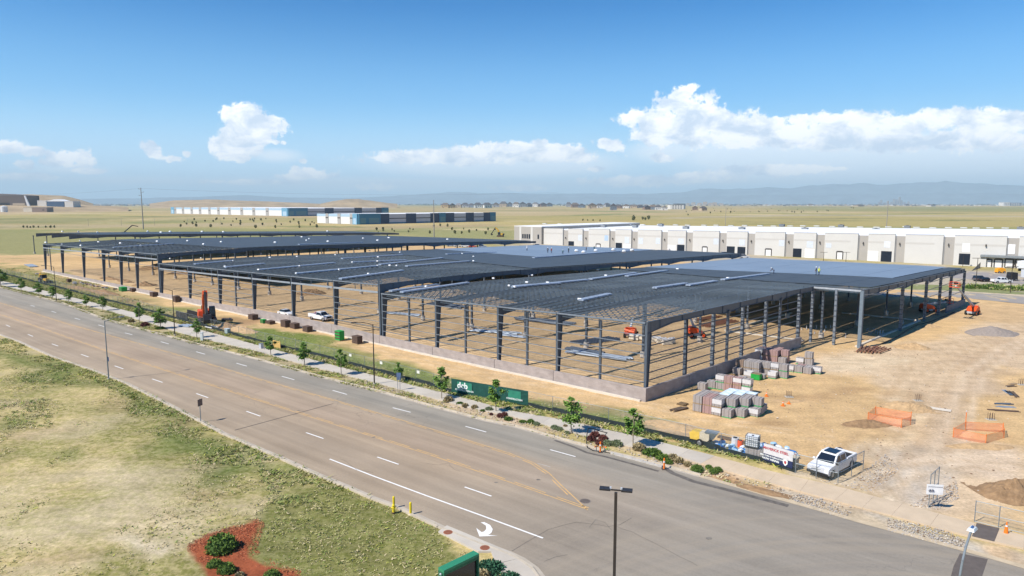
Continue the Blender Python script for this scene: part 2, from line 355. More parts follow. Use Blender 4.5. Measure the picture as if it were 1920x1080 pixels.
        lat_ = np.abs(np.abs(sg+jx*.7-off)-gauge/2)+np.where(best > gauge+6, 9, 0); m_ = np.clip(1-lat_/wid, 0, 1)*k*m0_*(.4+n1)
        C[:] = C*(1-m_[:, None])+np.array(col)[None, :]*m_[:, None]
    for i_, o_2 in enumerate((-3.6,0,3.6)):
        rut([(1600,925),(1660,870),(1700,830),(1725,790),(1745,740),(1780,690),(1850,645),(1960,610)], .7, 2.0, .5, (.40,.27,.15) if i_ % 3 else (.70,.56,.40), o_2)
        rut([(1610,905),(1600,850),(1560,790),(1500,720),(1470,680),(1540,665),(1640,680),(1760,650)], .7, 2.0, .32, (.44,.30,.17), o_2*1.2)
    rut([(1640,915),(1720,880),(1800,868),(1960,880)], .6, 1.9, .55); rut([(1650,905),(1730,872),(1810,858),(1960,862)], .5, 1.9, .35, (.70,.56,.40)); rut([(1440,790),(1520,800),(1600,830),(1650,880)], .5, 1.9, .35); rut([(1330,745),(1260,765),(1100,728),(930,700),(700,650),(500,608)], .45, 1.8, .4); rut([(1420,800),(1300,780),(1120,738),(930,707),(700,658),(480,612)], .45, 1.8, .3, (.70,.56,.40))
    rut([(1560,740),(1640,735),(1700,700),(1700,640),(1640,590)], .45, 1.8, .3)
    # grass strips inside the fence
    paint([(0,512),(60,505),(190,532),(330,563),(300,585),(120,545)], (.33,.28,.13), 2, .8, .5)
    paint([(-300,425),(0,498),(50,505),(60,520),(0,513),(-300,446)], g_green, 2, .7, .8)
    paint([(190,560),(260,566),(330,585),(420,600),(400,612),(250,577)], (.27,.27,.10), 2, .8, .7)
    paint([(470,612),(560,622),(655,648),(705,668),(805,693),(855,705),(905,720),(1000,742),(1080,755),(1200,768),(1250,785),(1200,806),(1085,782),(990,760),(848,735),(655,683),(480,640),(430,625)], g_green, 1.6, .95, .9)
    paint([(560,630),(660,655),(760,684),(840,704),(760,690),(650,660)], (.42,.33,.17), 2, .5, .3)
    paint([(1000,742),(1120,752),(1220,770),(1200,782),(1100,768),(1010,752)], (.23,.20,.085), 1.5, .7, .5)
    # churned soil by the excavator and backhoe
    paint([(80,535),(160,538),(240,556),(300,568),(280,578),(180,560),(90,548)], (.30,.19,.10), 1.5, .8, .1)
    paint([(330,590),(440,600),(470,625),(420,632),(330,610)], (.36,.22,.12), 1.5, .8, .0)
    paint([(1165,770),(1270,790),(1330,815),(1250,815),(1190,800)], (.42,.31,.20), 1.5, .8, 0)
    # strip between pavement and fence: weeds
    paint([p for p in walk_hi[:-6]]+[(x, y-2) for x, y in reversed(fence_ln)], (.20,.22,.07), 1.2, .9, 1)
    # verge between kerb and pavement: tan mulch and stones
    vm = paint([p for p in far_kerb]+[p for p in reversed(walk_lo)], (.50,.385,.26), 1.0, 1, .0)
    paint([p for p in far_kerb[:11]]+[(805,748),(692,717)]+[p for p in reversed(walk_lo[:8])], (.28,.26,.11), 2.5, .75, .8)
    paint([(1440,912),(1480,920),(1475,940),(1400,918),(1330,892),(1345,885)], (.42,.26,.13), 1, .9, 0)
    paint([(1470,930),(1500,925),(1560,945),(1600,960),(1585,975),(1520,955)], (.44,.385,.30), 1, .8, 0)
    paint([(1660,970),(1750,985),(1810,1010),(1815,1035),(1760,1022),(1660,995)], (.46,.41,.33), 1, .8, 0)
    paint([(1810,1015),(1850,1010),(1860,1045),(1820,1035)], (.56,.40,.24), 1, .9, 0)
    paint([(1486,880),(1560,898),(1640,905),(1610,925),(1500,898)], (.52,.42,.29), .6, .95, 0)
    paint([(1530,948),(1600,958),(1700,985),(1720,1003),(1640,988),(1540,962)], (.52,.415,.28), 1, .95, 0)
    # near field: rough pasture left of the road
    fld = [p for p in near_kerb]+[(900,1500),(-1500,1500),(-1500,455)]
    paint(fld, (.50,.395,.20), 1.0, 1, .75)
    s_ = np.clip(sdpoly(X, Y, PG(fld)), 0, 1)
    g = np.clip((fbm(X/11+4, Y/11, 5, 41)-.47)*7, 0, 1)*s_*.55
    C[:] = C*(1-g[:, None])+np.array([.25,.235,.095])*g[:, None]; Wt[:] = Wt+g*.4
    g = np.clip((fbm(X/8+40, Y/6, 5, 47)-.56)*9, 0, 1)*s_*.6
    C[:] = C*(1-g[:, None])+np.array([.46,.375,.235])*g[:, None]; Wt[:] = Wt*(1-g)+g*.15
    paint([(0,628),(100,675),(250,735),(420,840),(600,925),(560,930),(380,850),(220,745),(60,680),(0,655)], (.135,.17,.045), 2.5, .75, 1)
    paint([(300,800),(420,850),(480,880),(440,900),(340,830)], (.12,.175,.045), 3, .6, 1)
    for x, y, w in ((60,705,50),(150,690,40),(40,790,60),(110,850,40),(250,760,40),(320,840,40),(60,975,50),(500,850,40),(560,880,50)):
        paint([(x-w,y-4),(x,y-14),(x+w,y),(x+w*.4,y+12),(x-w*.6,y+10)], (.13,.17,.045) if x != 60 or y < 900 else (.30,.28,.05), 2.5, .6, 1)
    paint([(150,860),(260,870),(330,900),(420,960),(380,1000),(250,1010),(0,1020),(-200,1000),(-200,960),(60,960),(200,930),(180,890)], (.56,.455,.29), 5, .75, .25)
    paint([(190,1010),(250,1000),(300,1040),(230,1060)], (.60,.50,.35), 2, .8, .1)
    paint([(40,880),(120,890),(90,960),(0,950)], (.53,.43,.27), 4, .6, .3)
    # mower rows curving through the dry grass
    cxm = G(150, 1010); dm_ = np.hypot(X-cxm.x, (Y-cxm.y)); rows_ = (np.sin(dm_*2*math.pi/.95+jx*3) > .35)*np.clip(sdpoly(X, Y, PG([(270,860),(420,850),(480,930),(470,985),(360,1010),(300,960),(250,900)]))/3, 0, 1)*.28
    C[:] = C*(1-rows_[:, None])+np.array([.25,.215,.10])*rows_[:, None]
    for x, y, w in ((420,925,35),(330,795,40),(90,800,50),(200,760,40),(60,1050,60),(420,870,30)):
        paint([(x-w,y-4),(x,y-10),(x+w,y),(x+w*.4,y+9),(x-w*.6,y+7)], (.40,.28,.17), 2.5, .5, .4)
    # mown lawn at the corner
    paint([(515,950),(600,905),(640,908),(720,945),(830,990),(850,1020),(880,1035),(850,1090),(700,1110),(560,1100),(500,1055),(487,1020),(497,985)], (.225,.215,.08), 1.5, .95, .9)
    paint([(350,1027),(360,1017),(385,1004),(435,987),(460,984),(480,972),(497,981),(482,1030),(490,1040),(517,1055),(565,1070),(560,1090),(410,1095),(385,1062),(370,1052),(352,1035)], (.30,.085,.038), .5, 1, 0, .35)
    paint([(600,1085),(700,1078),(780,1085),(700,1110)], (.22,.13,.09), 1, .8, 0)
    # ---- relief
    Z = np.zeros(len(X))
    relief = np.clip((r-20)/30, 0, 1)*np.clip((400-r)/100, 0, 1)
    roadP = [p for p in near_kerb]+[(2600,1400),(2600,1240)]+[p for p in reversed(walk_hi)]
    dr = sdpoly(X, Y, PG(roadP)); off = np.clip((-dr-.6)/3, 0, 1)
    fldm = np.clip(sdpoly(X, Y, PG(fld))/6, 0, 1)
    Z += relief*off*((n1-.5)*.16+(fbm(X/1.1, Y/1.1, 3, 55)-.5)*.16)
    Z += fldm*(fbm(X/18, Y/18, 3, 56)-.5)*.5
    Z = np.where(dr > -.3, -.06, Z)
    C = np.clip(C, .01, 1)
    V = np.stack([X, Y, Z], 1)
    faces = []
    i = np.arange(nr-1)[:, None]; j = np.arange(na)[None, :]; j2 = (j+1) % na
    q = np.stack([(i*na+j)+0*j2, (i*na+j2), ((i+1)*na+j2), ((i+1)*na+j)], -1).reshape(-1, 4)
    q = q[:, ::-1]
    cen = nr*na
    tri = np.stack([np.arange(na), np.full(na, cen), (np.arange(na)+1) % na], 1)
    me = bpy.data.meshes.new('ground')
    me.vertices.add(len(V)); me.vertices.foreach_set('co', V.astype(np.float32).ravel())
    nl = q.size+tri.size; me.loops.add(nl); me.loops.foreach_set('vertex_index', np.concatenate([q.ravel(), tri.ravel()]).astype(np.int32))
    me.polygons.add(len(q)+len(tri)); me.polygons.foreach_set('loop_start', np.concatenate([np.arange(len(q))*4, len(q)*4+np.arange(len(tri))*3]).astype(np.int32))
    me.polygons.foreach_set('use_smooth', np.ones(len(q)+len(tri), bool))
    ca = me.color_attributes.new('albedo', 'FLOAT_COLOR', 'POINT')
    ca.data.foreach_set('color', np.concatenate([C, np.clip(Wt, 0, 1)[:, None]], 1).astype(np.float32).ravel())
    me.update(calc_edges=True); me.validate()
    m = bpy.data.materials.new('ground'); m.use_nodes = True; t = m.node_tree; b = t.nodes['Principled BSDF']
    b.inputs['Roughness'].default_value = .95; b.inputs['Specular IOR Level'].default_value = .1
    at = t.nodes.new('ShaderNodeAttribute'); at.attribute_name = 'albedo'
    ge = t.nodes.new('ShaderNodeNewGeometry')
    def no(scale, det, ro, st=(1,1,1), rot=0):
        mp = t.nodes.new('ShaderNodeMapping'); mp.inputs['Scale'].default_value = st; mp.inputs['Rotation'].default_value = (0,0,rot); t.links.new(ge.outputs['Position'], mp.inputs[0])
        n = t.nodes.new('ShaderNodeTexNoise'); n.inputs['Scale'].default_value = scale; n.inputs['Detail'].default_value = det; n.inputs['Roughness'].default_value = ro
        t.links.new(mp.outputs[0], n.inputs[0]); return n.outputs[0]
    def mr(x, a, bb, c, dd):
        n = t.nodes.new('ShaderNodeMapRange'); t.links.new(x, n.inputs[0])
        for i_, q_ in enumerate((a, bb, c, dd)): n.inputs[i_+1].default_value = q_
        return n.outputs[0]
    def mul(a, bb):
        n = t.nodes.new('ShaderNodeMath'); n.operation = 'MULTIPLY'; t.links.new(a, n.inputs[0])
        if isinstance(bb, float): n.inputs[1].default_value = bb
        else: t.links.new(bb, n.inputs[1])
        return n.outputs[0]
    fine = mr(no(3.4, 7, .72), .34, .66, .78, 1.20); mid = mr(no(.35, 5, .6, (1,1,1)), .3, .7, .84, 1.14)
    # tyre tracks: stretched streaks in two directions
    trk = mr(no(1.0, 3, .5, (.10,.9,1), R(-52)), .35, .65, .92, 1.05)
    v1 = mul(mul(fine, mid), trk)
    c1 = t.nodes.new('ShaderNodeVectorMath'); c1.operation = 'SCALE'; t.links.new(at.outputs['Color'], c1.inputs[0]); t.links.new(v1, c1.inputs['Scale'])
    # grass: clumps of darker green over the straw
    gn = mr(no(1.5, 8, .78, (1,1,1)), .45, .57, 0, 1); gm = mul(gn, at.outputs['Alpha'])
    mx = t.nodes.new('ShaderNodeMix'); mx.data_type = 'RGBA'; mx.blend_type = 'MULTIPLY'; t.links.new(gm, mx.inputs[0]); t.links.new(c1.outputs[0], mx.inputs[6]); mx.inputs[7].default_value = (.56,.64,.38,1)
    t.links.new(mx.outputs[2], b.inputs['Base Color'])
    bu = t.nodes.new('ShaderNodeBump'); bu.inputs['Strength'].default_value = .35; bu.inputs['Distance'].default_value = .10
    t.links.new(no(3.0, 6, .7), bu.inputs['Height']); t.links.new(bu.outputs[0], b.inputs['Normal'])
    me.materials.append(m)
    return struct(obj('ground', me))
build_ground()
# ------------------------------------------------------------------ haze
def box_haze():
    b = MB(); b.box((0, 0, 558), (78000, 78000, 1120)); o = b.build('haze', mat_haze()); o['kind'] = 'stuff'; o.display_type = 'WIRE'
def mat_haze():
    m = bpy.data.materials.new('haze'); m.use_nodes = True; t = m.node_tree; t.nodes.clear()
    o = t.nodes.new('ShaderNodeOutputMaterial'); v = t.nodes.new('ShaderNodeVolumePrincipled')
    v.inputs['Color'].default_value = (.72, .93, 1, 1); v.inputs['Density'].default_value = 5.5e-5; v.inputs['Anisotropy'].default_value = .0
    t.links.new(v.outputs[0], o.inputs['Volume']); return m
box_haze()
# ------------------------------------------------------------------ mountains and hills
def ridge(name, pts, dist, depth, matl, base_drop=3, jag=.0, seed=0, n=None):
    """a range: crest heights follow pts (photo x, y of the skyline) at the given distance"""
    xs = np.array([p[0] for p in pts]); ys = np.array([p[1] for p in pts]); n = n or 240
    X = np.linspace(xs[0], xs[-1], n); Yv = np.interp(X, xs, ys)
    rows = 9; b = MB(); V = []
    for k in range(rows):
        t = k/(rows-1); prof = math.sin(math.pi*t)**.9 if 0 < t < 1 else 0
        for i, (x, y) in enumerate(zip(X, Yv)):
            q = DIR(x, 382); s = dist/math.hypot(q.x, q.y)
            px, py = q.x*s, q.y*s
            dn = (y-540)*math.cos(TH)+F*math.sin(TH); fw = F*math.cos(TH)-(y-540)*math.sin(TH)
            h = HC-dn/fw*py
            h = max(h, 0)
            jn = 1+jag*(float(fbm(np.array([i*.13+k*1.7]), np.array([k*.9+seed*3.1]), 4, seed)[0])-.5)*(1 if k != rows//2 else .25)
            sc = (dist+(t-.5)*depth)/dist
            V.append((px*sc, py*sc, h*prof*jn-base_drop*(k in (0, rows-1))))
    fs = [(k*n+i, k*n+i+1, (k+1)*n+i+1, (k+1)*n+i) for k in range(rows-1) for i in range(n-1)]
    me = bpy.data.meshes.new(name); me.from_pydata(V, [], fs); me.materials.append(matl)
    me.polygons.foreach_set('use_smooth', [True]*len(fs)); me.update()
    return struct(obj(name, me))
rock = mat('mountain_hazed', (.19,.23,.25), .95, var=.3, scale=.002)  # base colour lifted pale and bluish, so part of the haze is painted in
ridge('mountains', [(-1500,372),(-300,373),(0,372.5),(150,373),(280,371),(400,368.5),(460,365),(540,370.5),(650,371.5),(760,366),(840,361.5),(900,363),(960,362),(1000,363.5),(1100,362.5),(1200,364),(1280,361),(1310,354.5),(1350,355),(1400,354),(1440,350),(1480,353),(1520,346),(1560,348.5),(1620,345.5),(1660,347),(1700,346.5),(1770,341),(1800,345),(1850,346),(1920,349),(2100,345),(2600,350),(3600,360)], 33000, 6000, rock, jag=.5, n=600, seed=3)
ridge('mountains', [(600,379),(760,374),(900,371),(1100,370),(1250,371.5),(1400,366),(1600,364),(1800,362),(2000,364),(2400,368)], 28000, 4000, rock, jag=.6, n=400, seed=8)
hillm = mat('dry_hill', (.37,.275,.16), .95, var=.25, scale=.01, stretch=(1,1,1), bump=.3, bscale=.05)
ridge('hill', [(-700,384),(-500,384),(60,384.3),(150,384.6),(200,386),(240,388.5)], 2950, 700, hillm, jag=.05, n=60, seed=2)
ridge('hill', [(-500,368),(-100,364),(10,365),(60,364.5),(120,366.5),(140,371),(160,377),(175,382)], 3700, 700, hillm, jag=.25, n=90, seed=1)
ridge('hill', [(280,382),(330,375.5),(400,374.5),(480,377),(560,380),(600,382)], 5200, 1400, hillm, jag=.4, n=90, seed=4)
ridge('hill', [(600,382),(625,377),(650,373.5),(672,373),(700,377),(730,381),(745,382)], 4600, 700, hillm, jag=.25, n=70, seed=5)
# ------------------------------------------------------------------ road
RA = R(141.1); rd = Vector((math.cos(RA), math.sin(RA), 0)); rn = Vector((math.sin(RA), -math.cos(RA), 0))   # rn points away from camera
def sheet(name, P, z, matl, parent=None, thick=0.0, loc=None):
    """flat polygon sheet at height z (optionally with a rim of the given thickness)"""
    b = MB(); pts = [(p[0], p[1], z) for p in P]
    A_ = sum(pts[i][0]*pts[(i+1) % len(pts)][1]-pts[(i+1) % len(pts)][0]*pts[i][1] for i in range(len(pts)))
    if A_ < 0: pts.reverse()
    b.quad(*pts)
    if thick:
        for i in range(len(pts)):
            a, c = pts[i], pts[(i+1) % len(pts)]
            b.quad(a, (a[0], a[1], z-thick), (c[0], c[1], z-thick), c)
    me = b.mesh(name, matl)
    import bmesh
    bm = bmesh.new(); bm.from_mesh(me); bmesh.ops.triangulate(bm, faces=[f for f in bm.faces if len(f.verts) > 4]); bm.to_mesh(me); bm.free()
    return obj(name, me, parent)
def band(name, A_, B_, z0, z1, matl, parent=None):
    """raised strip between two polylines (same length), top at z1, skirt to z0"""
    b = MB()
    for i in range(len(A_)-1):
        a0, a1, b0, b1 = A_[i], A_[i+1], B_[i], B_[i+1]
        b.hexa([(a0[0],a0[1],z0),(a1[0],a1[1],z0),(b1[0],b1[1],z0),(b0[0],b0[1],z0),(a0[0],a0[1],z1),(a1[0],a1[1],z1),(b1[0],b1[1],z1),(b0[0],b0[1],z1)])
    return b.build(name, matl, parent)
def offset(P, d_):
    out = []
    for i in range(len(P)):
        a = P[max(i-1, 0)]; c = P[min(i+1, len(P)-1)]; t = Vector((c[0]-a[0], c[1]-a[1], 0)).normalized()
        out.append(Vector((P[i][0]-t.y*d_, P[i][1]+t.x*d_, 0)))
    return out
def resample(P, step):
    out = [P[0].copy()]
    for a, b in zip(P, P[1:]):
        n = max(1, int((b-a).length/step))
        for i in range(1, n+1): out.append(a.lerp(b, i/n))
    return out
NK = PG(near_kerb); FK = PG(far_kerb)
def road_mat():
    m = bpy.data.materials.new('asphalt'); m.use_nodes = True; t = m.node_tree; b = t.nodes['Principled BSDF']
    b.inputs['Roughness'].default_value = .9; b.inputs['Specular IOR Level'].default_value = .15
    ge = t.nodes.new('ShaderNodeNewGeometry')
    dx = t.nodes.new('ShaderNodeVectorMath'); dx.operation = 'DOT_PRODUCT'; t.links.new(ge.outputs['Position'], dx.inputs[0]); dx.inputs[1].default_value = rd
    dy = t.nodes.new('ShaderNodeVectorMath'); dy.operation = 'DOT_PRODUCT'; t.links.new(ge.outputs['Position'], dy.inputs[0]); dy.inputs[1].default_value = rn
    cb = t.nodes.new('ShaderNodeCombineXYZ'); t.links.new(dx.outputs['Value'], cb.inputs[0]); t.links.new(dy.outputs['Value'], cb.inputs[1])
    def no(scale, det, ro, st=(1,1,1), src=None):
        mp = t.nodes.new('ShaderNodeMapping'); mp.inputs['Scale'].default_value = st; t.links.new((src or cb).outputs[0], mp.inputs[0])
        n = t.nodes.new('ShaderNodeTexNoise'); n.inputs['Scale'].default_value = scale; n.inputs['Detail'].default_value = det; n.inputs['Roughness'].default_value = ro
        t.links.new(mp.outputs[0], n.inputs[0]); return n.outputs[0]
    def M2(op, a, c):
        n = t.nodes.new('ShaderNodeMath'); n.operation = op
        for i, q in enumerate((a, c)):
            if isinstance(q, (int, float)): n.inputs[i].default_value = q
            else: t.links.new(q, n.inputs[i])
        return n.outputs[0]
    w = no(.05, 3, .5); lat = M2('ADD', dy.outputs['Value'], M2('MULTIPLY', M2('SUBTRACT', w, .5), 1.6))
    ra = t.nodes.new('ShaderNodeValToRGB'); nrm = t.nodes.new('ShaderNodeMapRange'); t.links.new(lat, nrm.inputs[0]); nrm.inputs[1].default_value = 20; nrm.inputs[2].default_value = 70
    t.links.new(nrm.outputs[0], ra.inputs[0])
    el_ = ra.color_ramp.elements; el_[0].position = 0; el_[0].color = (.22,.182,.142,1); el_[1].position = 1; el_[1].color = (.25,.225,.185,1)
    for L_, c in ((34,(.285,.228,.166)),(38,(.305,.238,.168)),(41,(.30,.236,.170)),(45,(.31,.238,.165)),(47.5,(.325,.248,.178)),(51,(.32,.248,.176)),(52.5,(.27,.233,.182)),(55,(.245,.222,.182)),(57.5,(.272,.242,.195))):
        e_ = el_.new((L_-20)/50); e_.color = (*c, 1)
    def mr(x, a, bb, c, dd):
        n = t.nodes.new('ShaderNodeMapRange'); t.links.new(x, n.inputs[0])
        for i_, q_ in enumerate((a, bb, c, dd)): n.inputs[i_+1].default_value = q_
        return n.outputs[0]
    fine = mr(no(5, 6, .75), .3, .7, .90, 1.10); strk = mr(no(1, 6, .62, (.03,.9,1)), .3, .7, .87, 1.10); mid = mr(no(.09, 5, .6), .3, .7, .90, 1.12)
    # worn wheel paths: darker bands along each lane
    wp = mr(no(1, 2, .5, (.004,.55,1)), .35, .65, .93, 1.06)
    v = M2('MULTIPLY', M2('MULTIPLY', M2('MULTIPLY', M2('MULTIPLY', fine, 1.14), strk), mid), wp)
    sc = t.nodes.new('ShaderNodeVectorMath'); sc.operation = 'SCALE'; t.links.new(ra.outputs[0], sc.inputs[0]); t.links.new(v, sc.inputs['Scale'])
    a0_ = G(1100, 957).dot(rd); east = mr(dx.outputs['Value'], a0_+16, a0_-10, 0, 1)
    mE = t.nodes.new('ShaderNodeMix'); mE.data_type = 'RGBA'; t.links.new(east, mE.inputs[0]); t.links.new(sc.outputs[0], mE.inputs[6])
    scE = t.nodes.new('ShaderNodeVectorMath'); scE.operation = 'SCALE'; scE.inputs[0].default_value = (.232,.205,.168); t.links.new(v, scE.inputs['Scale']); t.links.new(scE.outputs[0], mE.inputs[7])
    sc = mE
    # cracks
    vo = t.nodes.new('ShaderNodeTexVoronoi'); vo.feature = 'DISTANCE_TO_EDGE'; vo.inputs['Scale'].default_value = .085
    dw = t.nodes.new('ShaderNodeVectorMath'); dw.operation = 'ADD'; nn = t.nodes.new('ShaderNodeTexNoise'); nn.inputs['Scale'].default_value = .5; nn.inputs['Detail'].default_value = 6; t.links.new(cb.outputs[0], nn.inputs[0])
    sc3 = t.nodes.new('ShaderNodeVectorMath'); sc3.operation = 'SCALE'; sc3.inputs['Scale'].default_value = 3.0; t.links.new(nn.outputs[1], sc3.inputs[0])
    t.links.new(cb.outputs[0], dw.inputs[0]); t.links.new(sc3.outputs[0], dw.inputs[1]); t.links.new(dw.outputs[0], vo.inputs['Vector'])
    ck = mr(vo.outputs['Distance'], .0008, .0035, 1, 0); gate = mr(no(.03, 2, .5), .52, .60, 0, .45)
    mx = t.nodes.new('ShaderNodeMix'); mx.data_type = 'RGBA'; t.links.new(M2('MULTIPLY', ck, gate), mx.inputs[0]); t.links.new(sc.outputs[2], mx.inputs[6]); mx.inputs[7].default_value = (.10,.09,.085,1)
    # dust tracked out of the site gate, sweeping along the turning path
    ga = G(1640, 985); sub = t.nodes.new('ShaderNodeVectorMath'); sub.operation = 'DISTANCE'; t.links.new(ge.outputs['Position'], sub.inputs[0]); sub.inputs[1].default_value = (ga.x-4, ga.y-32, 0)
    ring = M2('MULTIPLY', sub.outputs['Value'], 1.0); cr = t.nodes.new('ShaderNodeCombineXYZ'); t.links.new(ring, cr.inputs[0])
    at2 = M2('MULTIPLY', dx.outputs['Value'], .03); t.links.new(at2, cr.inputs[1])
    dn_ = no(.8, 7, .66, (1,1,1), cr); dm = M2('MULTIPLY', mr(dn_, .40, .66, 0, 1), mr(sub.outputs['Value'], 18, 52, 0.85, 0))
    md = t.nodes.new('ShaderNodeMix'); md.data_type = 'RGBA'; t.links.new(dm, md.inputs[0]); t.links.new(mx.outputs[2], md.inputs[6]); md.inputs[7].default_value = (.34,.285,.215,1)
    dk = M2('MULTIPLY', mr(no(.33, 5, .6, (1,1.3,1), cr), .55, .72, 0, .45), mr(sub.outputs['Value'], 14, 40, 1, 0))
    me_ = t.nodes.new('ShaderNodeMix'); me_.data_type = 'RGBA'; t.links.new(dk, me_.inputs[0]); t.links.new(md.outputs[2], me_.inputs[6]); me_.inputs[7].default_value = (.17,.155,.14,1)
    t.links.new(me_.outputs[2], b.inputs['Base Color']); return m
M_ROAD = road_mat()
struct(sheet('road', [p for p in NK]+PG([(2600,1400),(2600,1240)])+[p for p in reversed(FK)], .02, M_ROAD))
conc = mat('concrete', (.47,.425,.35), .9, var=.10, scale=.7, bump=.1)
kerbm = mat('kerb_concrete', (.50,.43,.33), .9, var=.16, scale=.8, stretch=(1,1,1))
NKr = resample(NK, 3); FKr = resample(FK, 3)
gut = mat('gutter_concrete', (.43,.375,.30), .9, var=.14, scale=.6)
def kerb_pieces(P, side, nm, skip=lambda p: False):
    root = thing('kerb', None, None); root['kind'] = 'structure'
    O1 = offset(P, side*.42); O2 = offset(P, side*.62)
    cnt = 0; b = MB(); g_ = MB(); dusty = MB()
    for i in range(len(P)-1):
        if skip(P[i]) and P[i].x < 35: 
            p4 = [P[i], P[i+1], O2[i+1], O2[i]]; dusty.quad(*[(p.x, p.y, .032) for p in p4]); continue
        z1 = .15 if not skip(P[i]) else .045
        a0, a1, b0, b1 = O1[i], O1[i+1], O2[i], O2[i+1]; s = 0 if side > 0 else 1
        gp = .012
        q0 = a0.lerp(a1, gp); q1 = a1.lerp(a0, gp/2); r0 = b0.lerp(b1, gp); r1 = b1.lerp(b0, gp/2)
        pts = [q0, q1, r1, r0] if side > 0 else [r0, r1, q1, q0]
        far_ = (P[i].length > 110)
        tgt = b if far_ else MB()
        tgt.hexa([(p.x, p.y, -.05) for p in pts]+[(p.x, p.y, z1) for p in pts])
        if not far_: tgt.build('kerb_stone', kerbm, root)
        p4 = [P[i], P[i+1], O1[i+1], O1[i]] if side > 0 else [O1[i], O1[i+1], P[i+1], P[i]]
        g_.quad(*[(p.x, p.y, .026) for p in p4])
    o = b.build('kerb_run', kerbm, root); o['kind'] = 'stuff'
    g_.build('gutter', gut, root)
    if dusty.v: dusty.build('dust_ramp', mat('packed_dust', (.50,.40,.27), .95, var=.14, scale=1.2, bump=.2, bscale=6), root)
    return root
ent = G(1640, 990)
kerb_pieces(NKr, -1, 'near')
kerb_pieces(FKr, 1, 'far', skip=lambda p: -17 < (p-ent).dot(rd) < 16 or p.x > 35)
# pavement slabs
WL = resample(PG(walk_lo), 2.0); 
def nearest_on(P, q):
    best = None
    for a, b in zip(P, P[1:]):
        ab = b-a; t = max(0, min(1, (q-a).dot(ab)/ab.length_squared)); c = a+ab*t; d_ = (c-q).length
        if best is None or d_ < best[0]: best = (d_, c)
    return best[1]
WHp = PG(walk_hi)
walk = thing('sidewalk', None, None); walk['kind'] = 'structure'
wm = [mat('slab_pale', (.50,.45,.375), .9, var=.07, scale=.5), mat('slab_mid', (.47,.42,.35), .9, var=.08, scale=.5), mat('slab_dusty', (.545,.43,.30), .9, var=.10, scale=.5)]
farb = MB(); WR = [nearest_on(WHp, q) for q in WL]
for i in range(len(WL)-1):
    a0, a1, b0, b1 = WL[i], WL[i+1], WR[i], WR[i+1]
    g = .0025
    pts = [a0.lerp(a1, g), a1.lerp(a0, g), b1.lerp(b0, g), b0.lerp(b1, g)]
    far_ = a0.length > 105; tgt = farb if far_ else MB()
    tgt.hexa([(p.x, p.y, -.05) for p in pts]+[(p.x, p.y, .10+.004*rnd.random()) for p in pts])
    ds = (a0-ent).dot(rd)
    if not far_: tgt.build('slab', wm[2] if -14 < ds < 18 else wm[rnd.randrange(2)], walk)
farb.build('slab_run', wm[0], walk)['kind'] = 'stuff'
# corner walk at the side street
cw = thing('sidewalk', None, None); cw['kind'] = 'structure'
def slab(P, m, z=.14): return sheet('slab', PG(P), z, m, cw, .16)
slab([(838,988),(905,1016),(921,1037),(897,1037),(822,999)], wm[0]); slab([(905,1016),(957,1038),(975,1050),(930,1060),(921,1037)], wm[1]); 
slab([(975,1050),(998,1064),(1014,1086),(950,1092),(931,1061)], wm[1]); slab([(1014,1086),(1026,1112),(1036,1180),(960,1180),(950,1092)], wm[0])
rust = mat('rusty_plate', (.33,.115,.06), .8, var=.2, scale=6, bump=.3, bscale=60)
for x, y, lb in ((840,998,'round rust red access lid at the grass end of the pale corner walk'), (909,1027,'round rust red access lid in the corner walk beside the green sign')):
    p = G(x, y, .14); t = thing('access_lid', lb, 'manhole cover', (p.x, p.y, .141)); MB().tube((0,0,0),(0,0,.012), .36, .36, 20).build('plate', rust, t); MB().tube((0,0,.012),(0,0,.02), .28, .28, 20).build('rim', mat('rust_dark',(.24,.09,.05),.8), t)
# markings
white = mat('road_paint_white', (.78,.76,.72), .7, var=.10, scale=3); yellow = mat('road_paint_yellow', (.72,.42,.14), .8, col2=(.42,.30,.17), scale=1.6)
mk = thing('road_markings', None, None); mk['kind'] = 'structure'
def strip(P, w, matl, name='line', z=.028):
    A_ = offset(P, w/2); B_ = offset(P, -w/2); b = MB()
    for i in range(len(P)-1): b.quad(*[(p.x, p.y, z) for p in (B_[i], B_[i+1], A_[i+1], A_[i])])
    o = b.build(name, matl, mk)
    return o
for L_ in ([(61,573.5),(101,585),(145,598),(190,611),(241,626),(309,643),(376,662),(453,684),(540,709),(637,736),(753,769),(892,805),(1055,850)], [(15,611),(57,629),(103,647),(159,667),(223,689),(295,714),(379,742),(475,776),(590,817),(727,864),(896,922)]):
    Q = PG(L_)
    for i, q in enumerate(Q):
        t = ((Q[i+1]-q) if i < len(Q)-1 else (q-Q[i-1])).normalized()
        strip([q-t*1.55, q+t*1.55], .16, white, 'dash')
strip(PG([(618,861),(700,893),(800,930),(900,966),(1018,1009.5)]), .17, white)
strip(PG([(1008,869),(1032,876)]), .12, mat('worn_paint', (.42,.38,.33), .9), 'dash')
LA = PG([(-300,497),(0,590),(57,609),(200,659),(325,700),(480,750),(512,760),(655,805),(805,853),(960,906),(1040,934),(1100,955)]); LB = PG([(-300,481),(0,567.5),(25,575),(130,608),(250,641),(375,677),(480,709),(630,751),(730,781),(830,811),(955,850),(1000,868),(1030,888),(1052,910),(1080,936),(1102,957)])
for ln, s in ((LA, 1), (LB, -1)):
    strip(ln, .12, yellow, 'solid_yellow_line')
    O_ = resample(offset(ln, s*.30), 1.0)
    k = 0
    while k < len(O_)-3:
        strip(O_[k:k+4] if s > 0 else O_[k:k+4], .11, yellow, 'broken_yellow_line'); k += 12 if k < len(O_)*.55 else 4
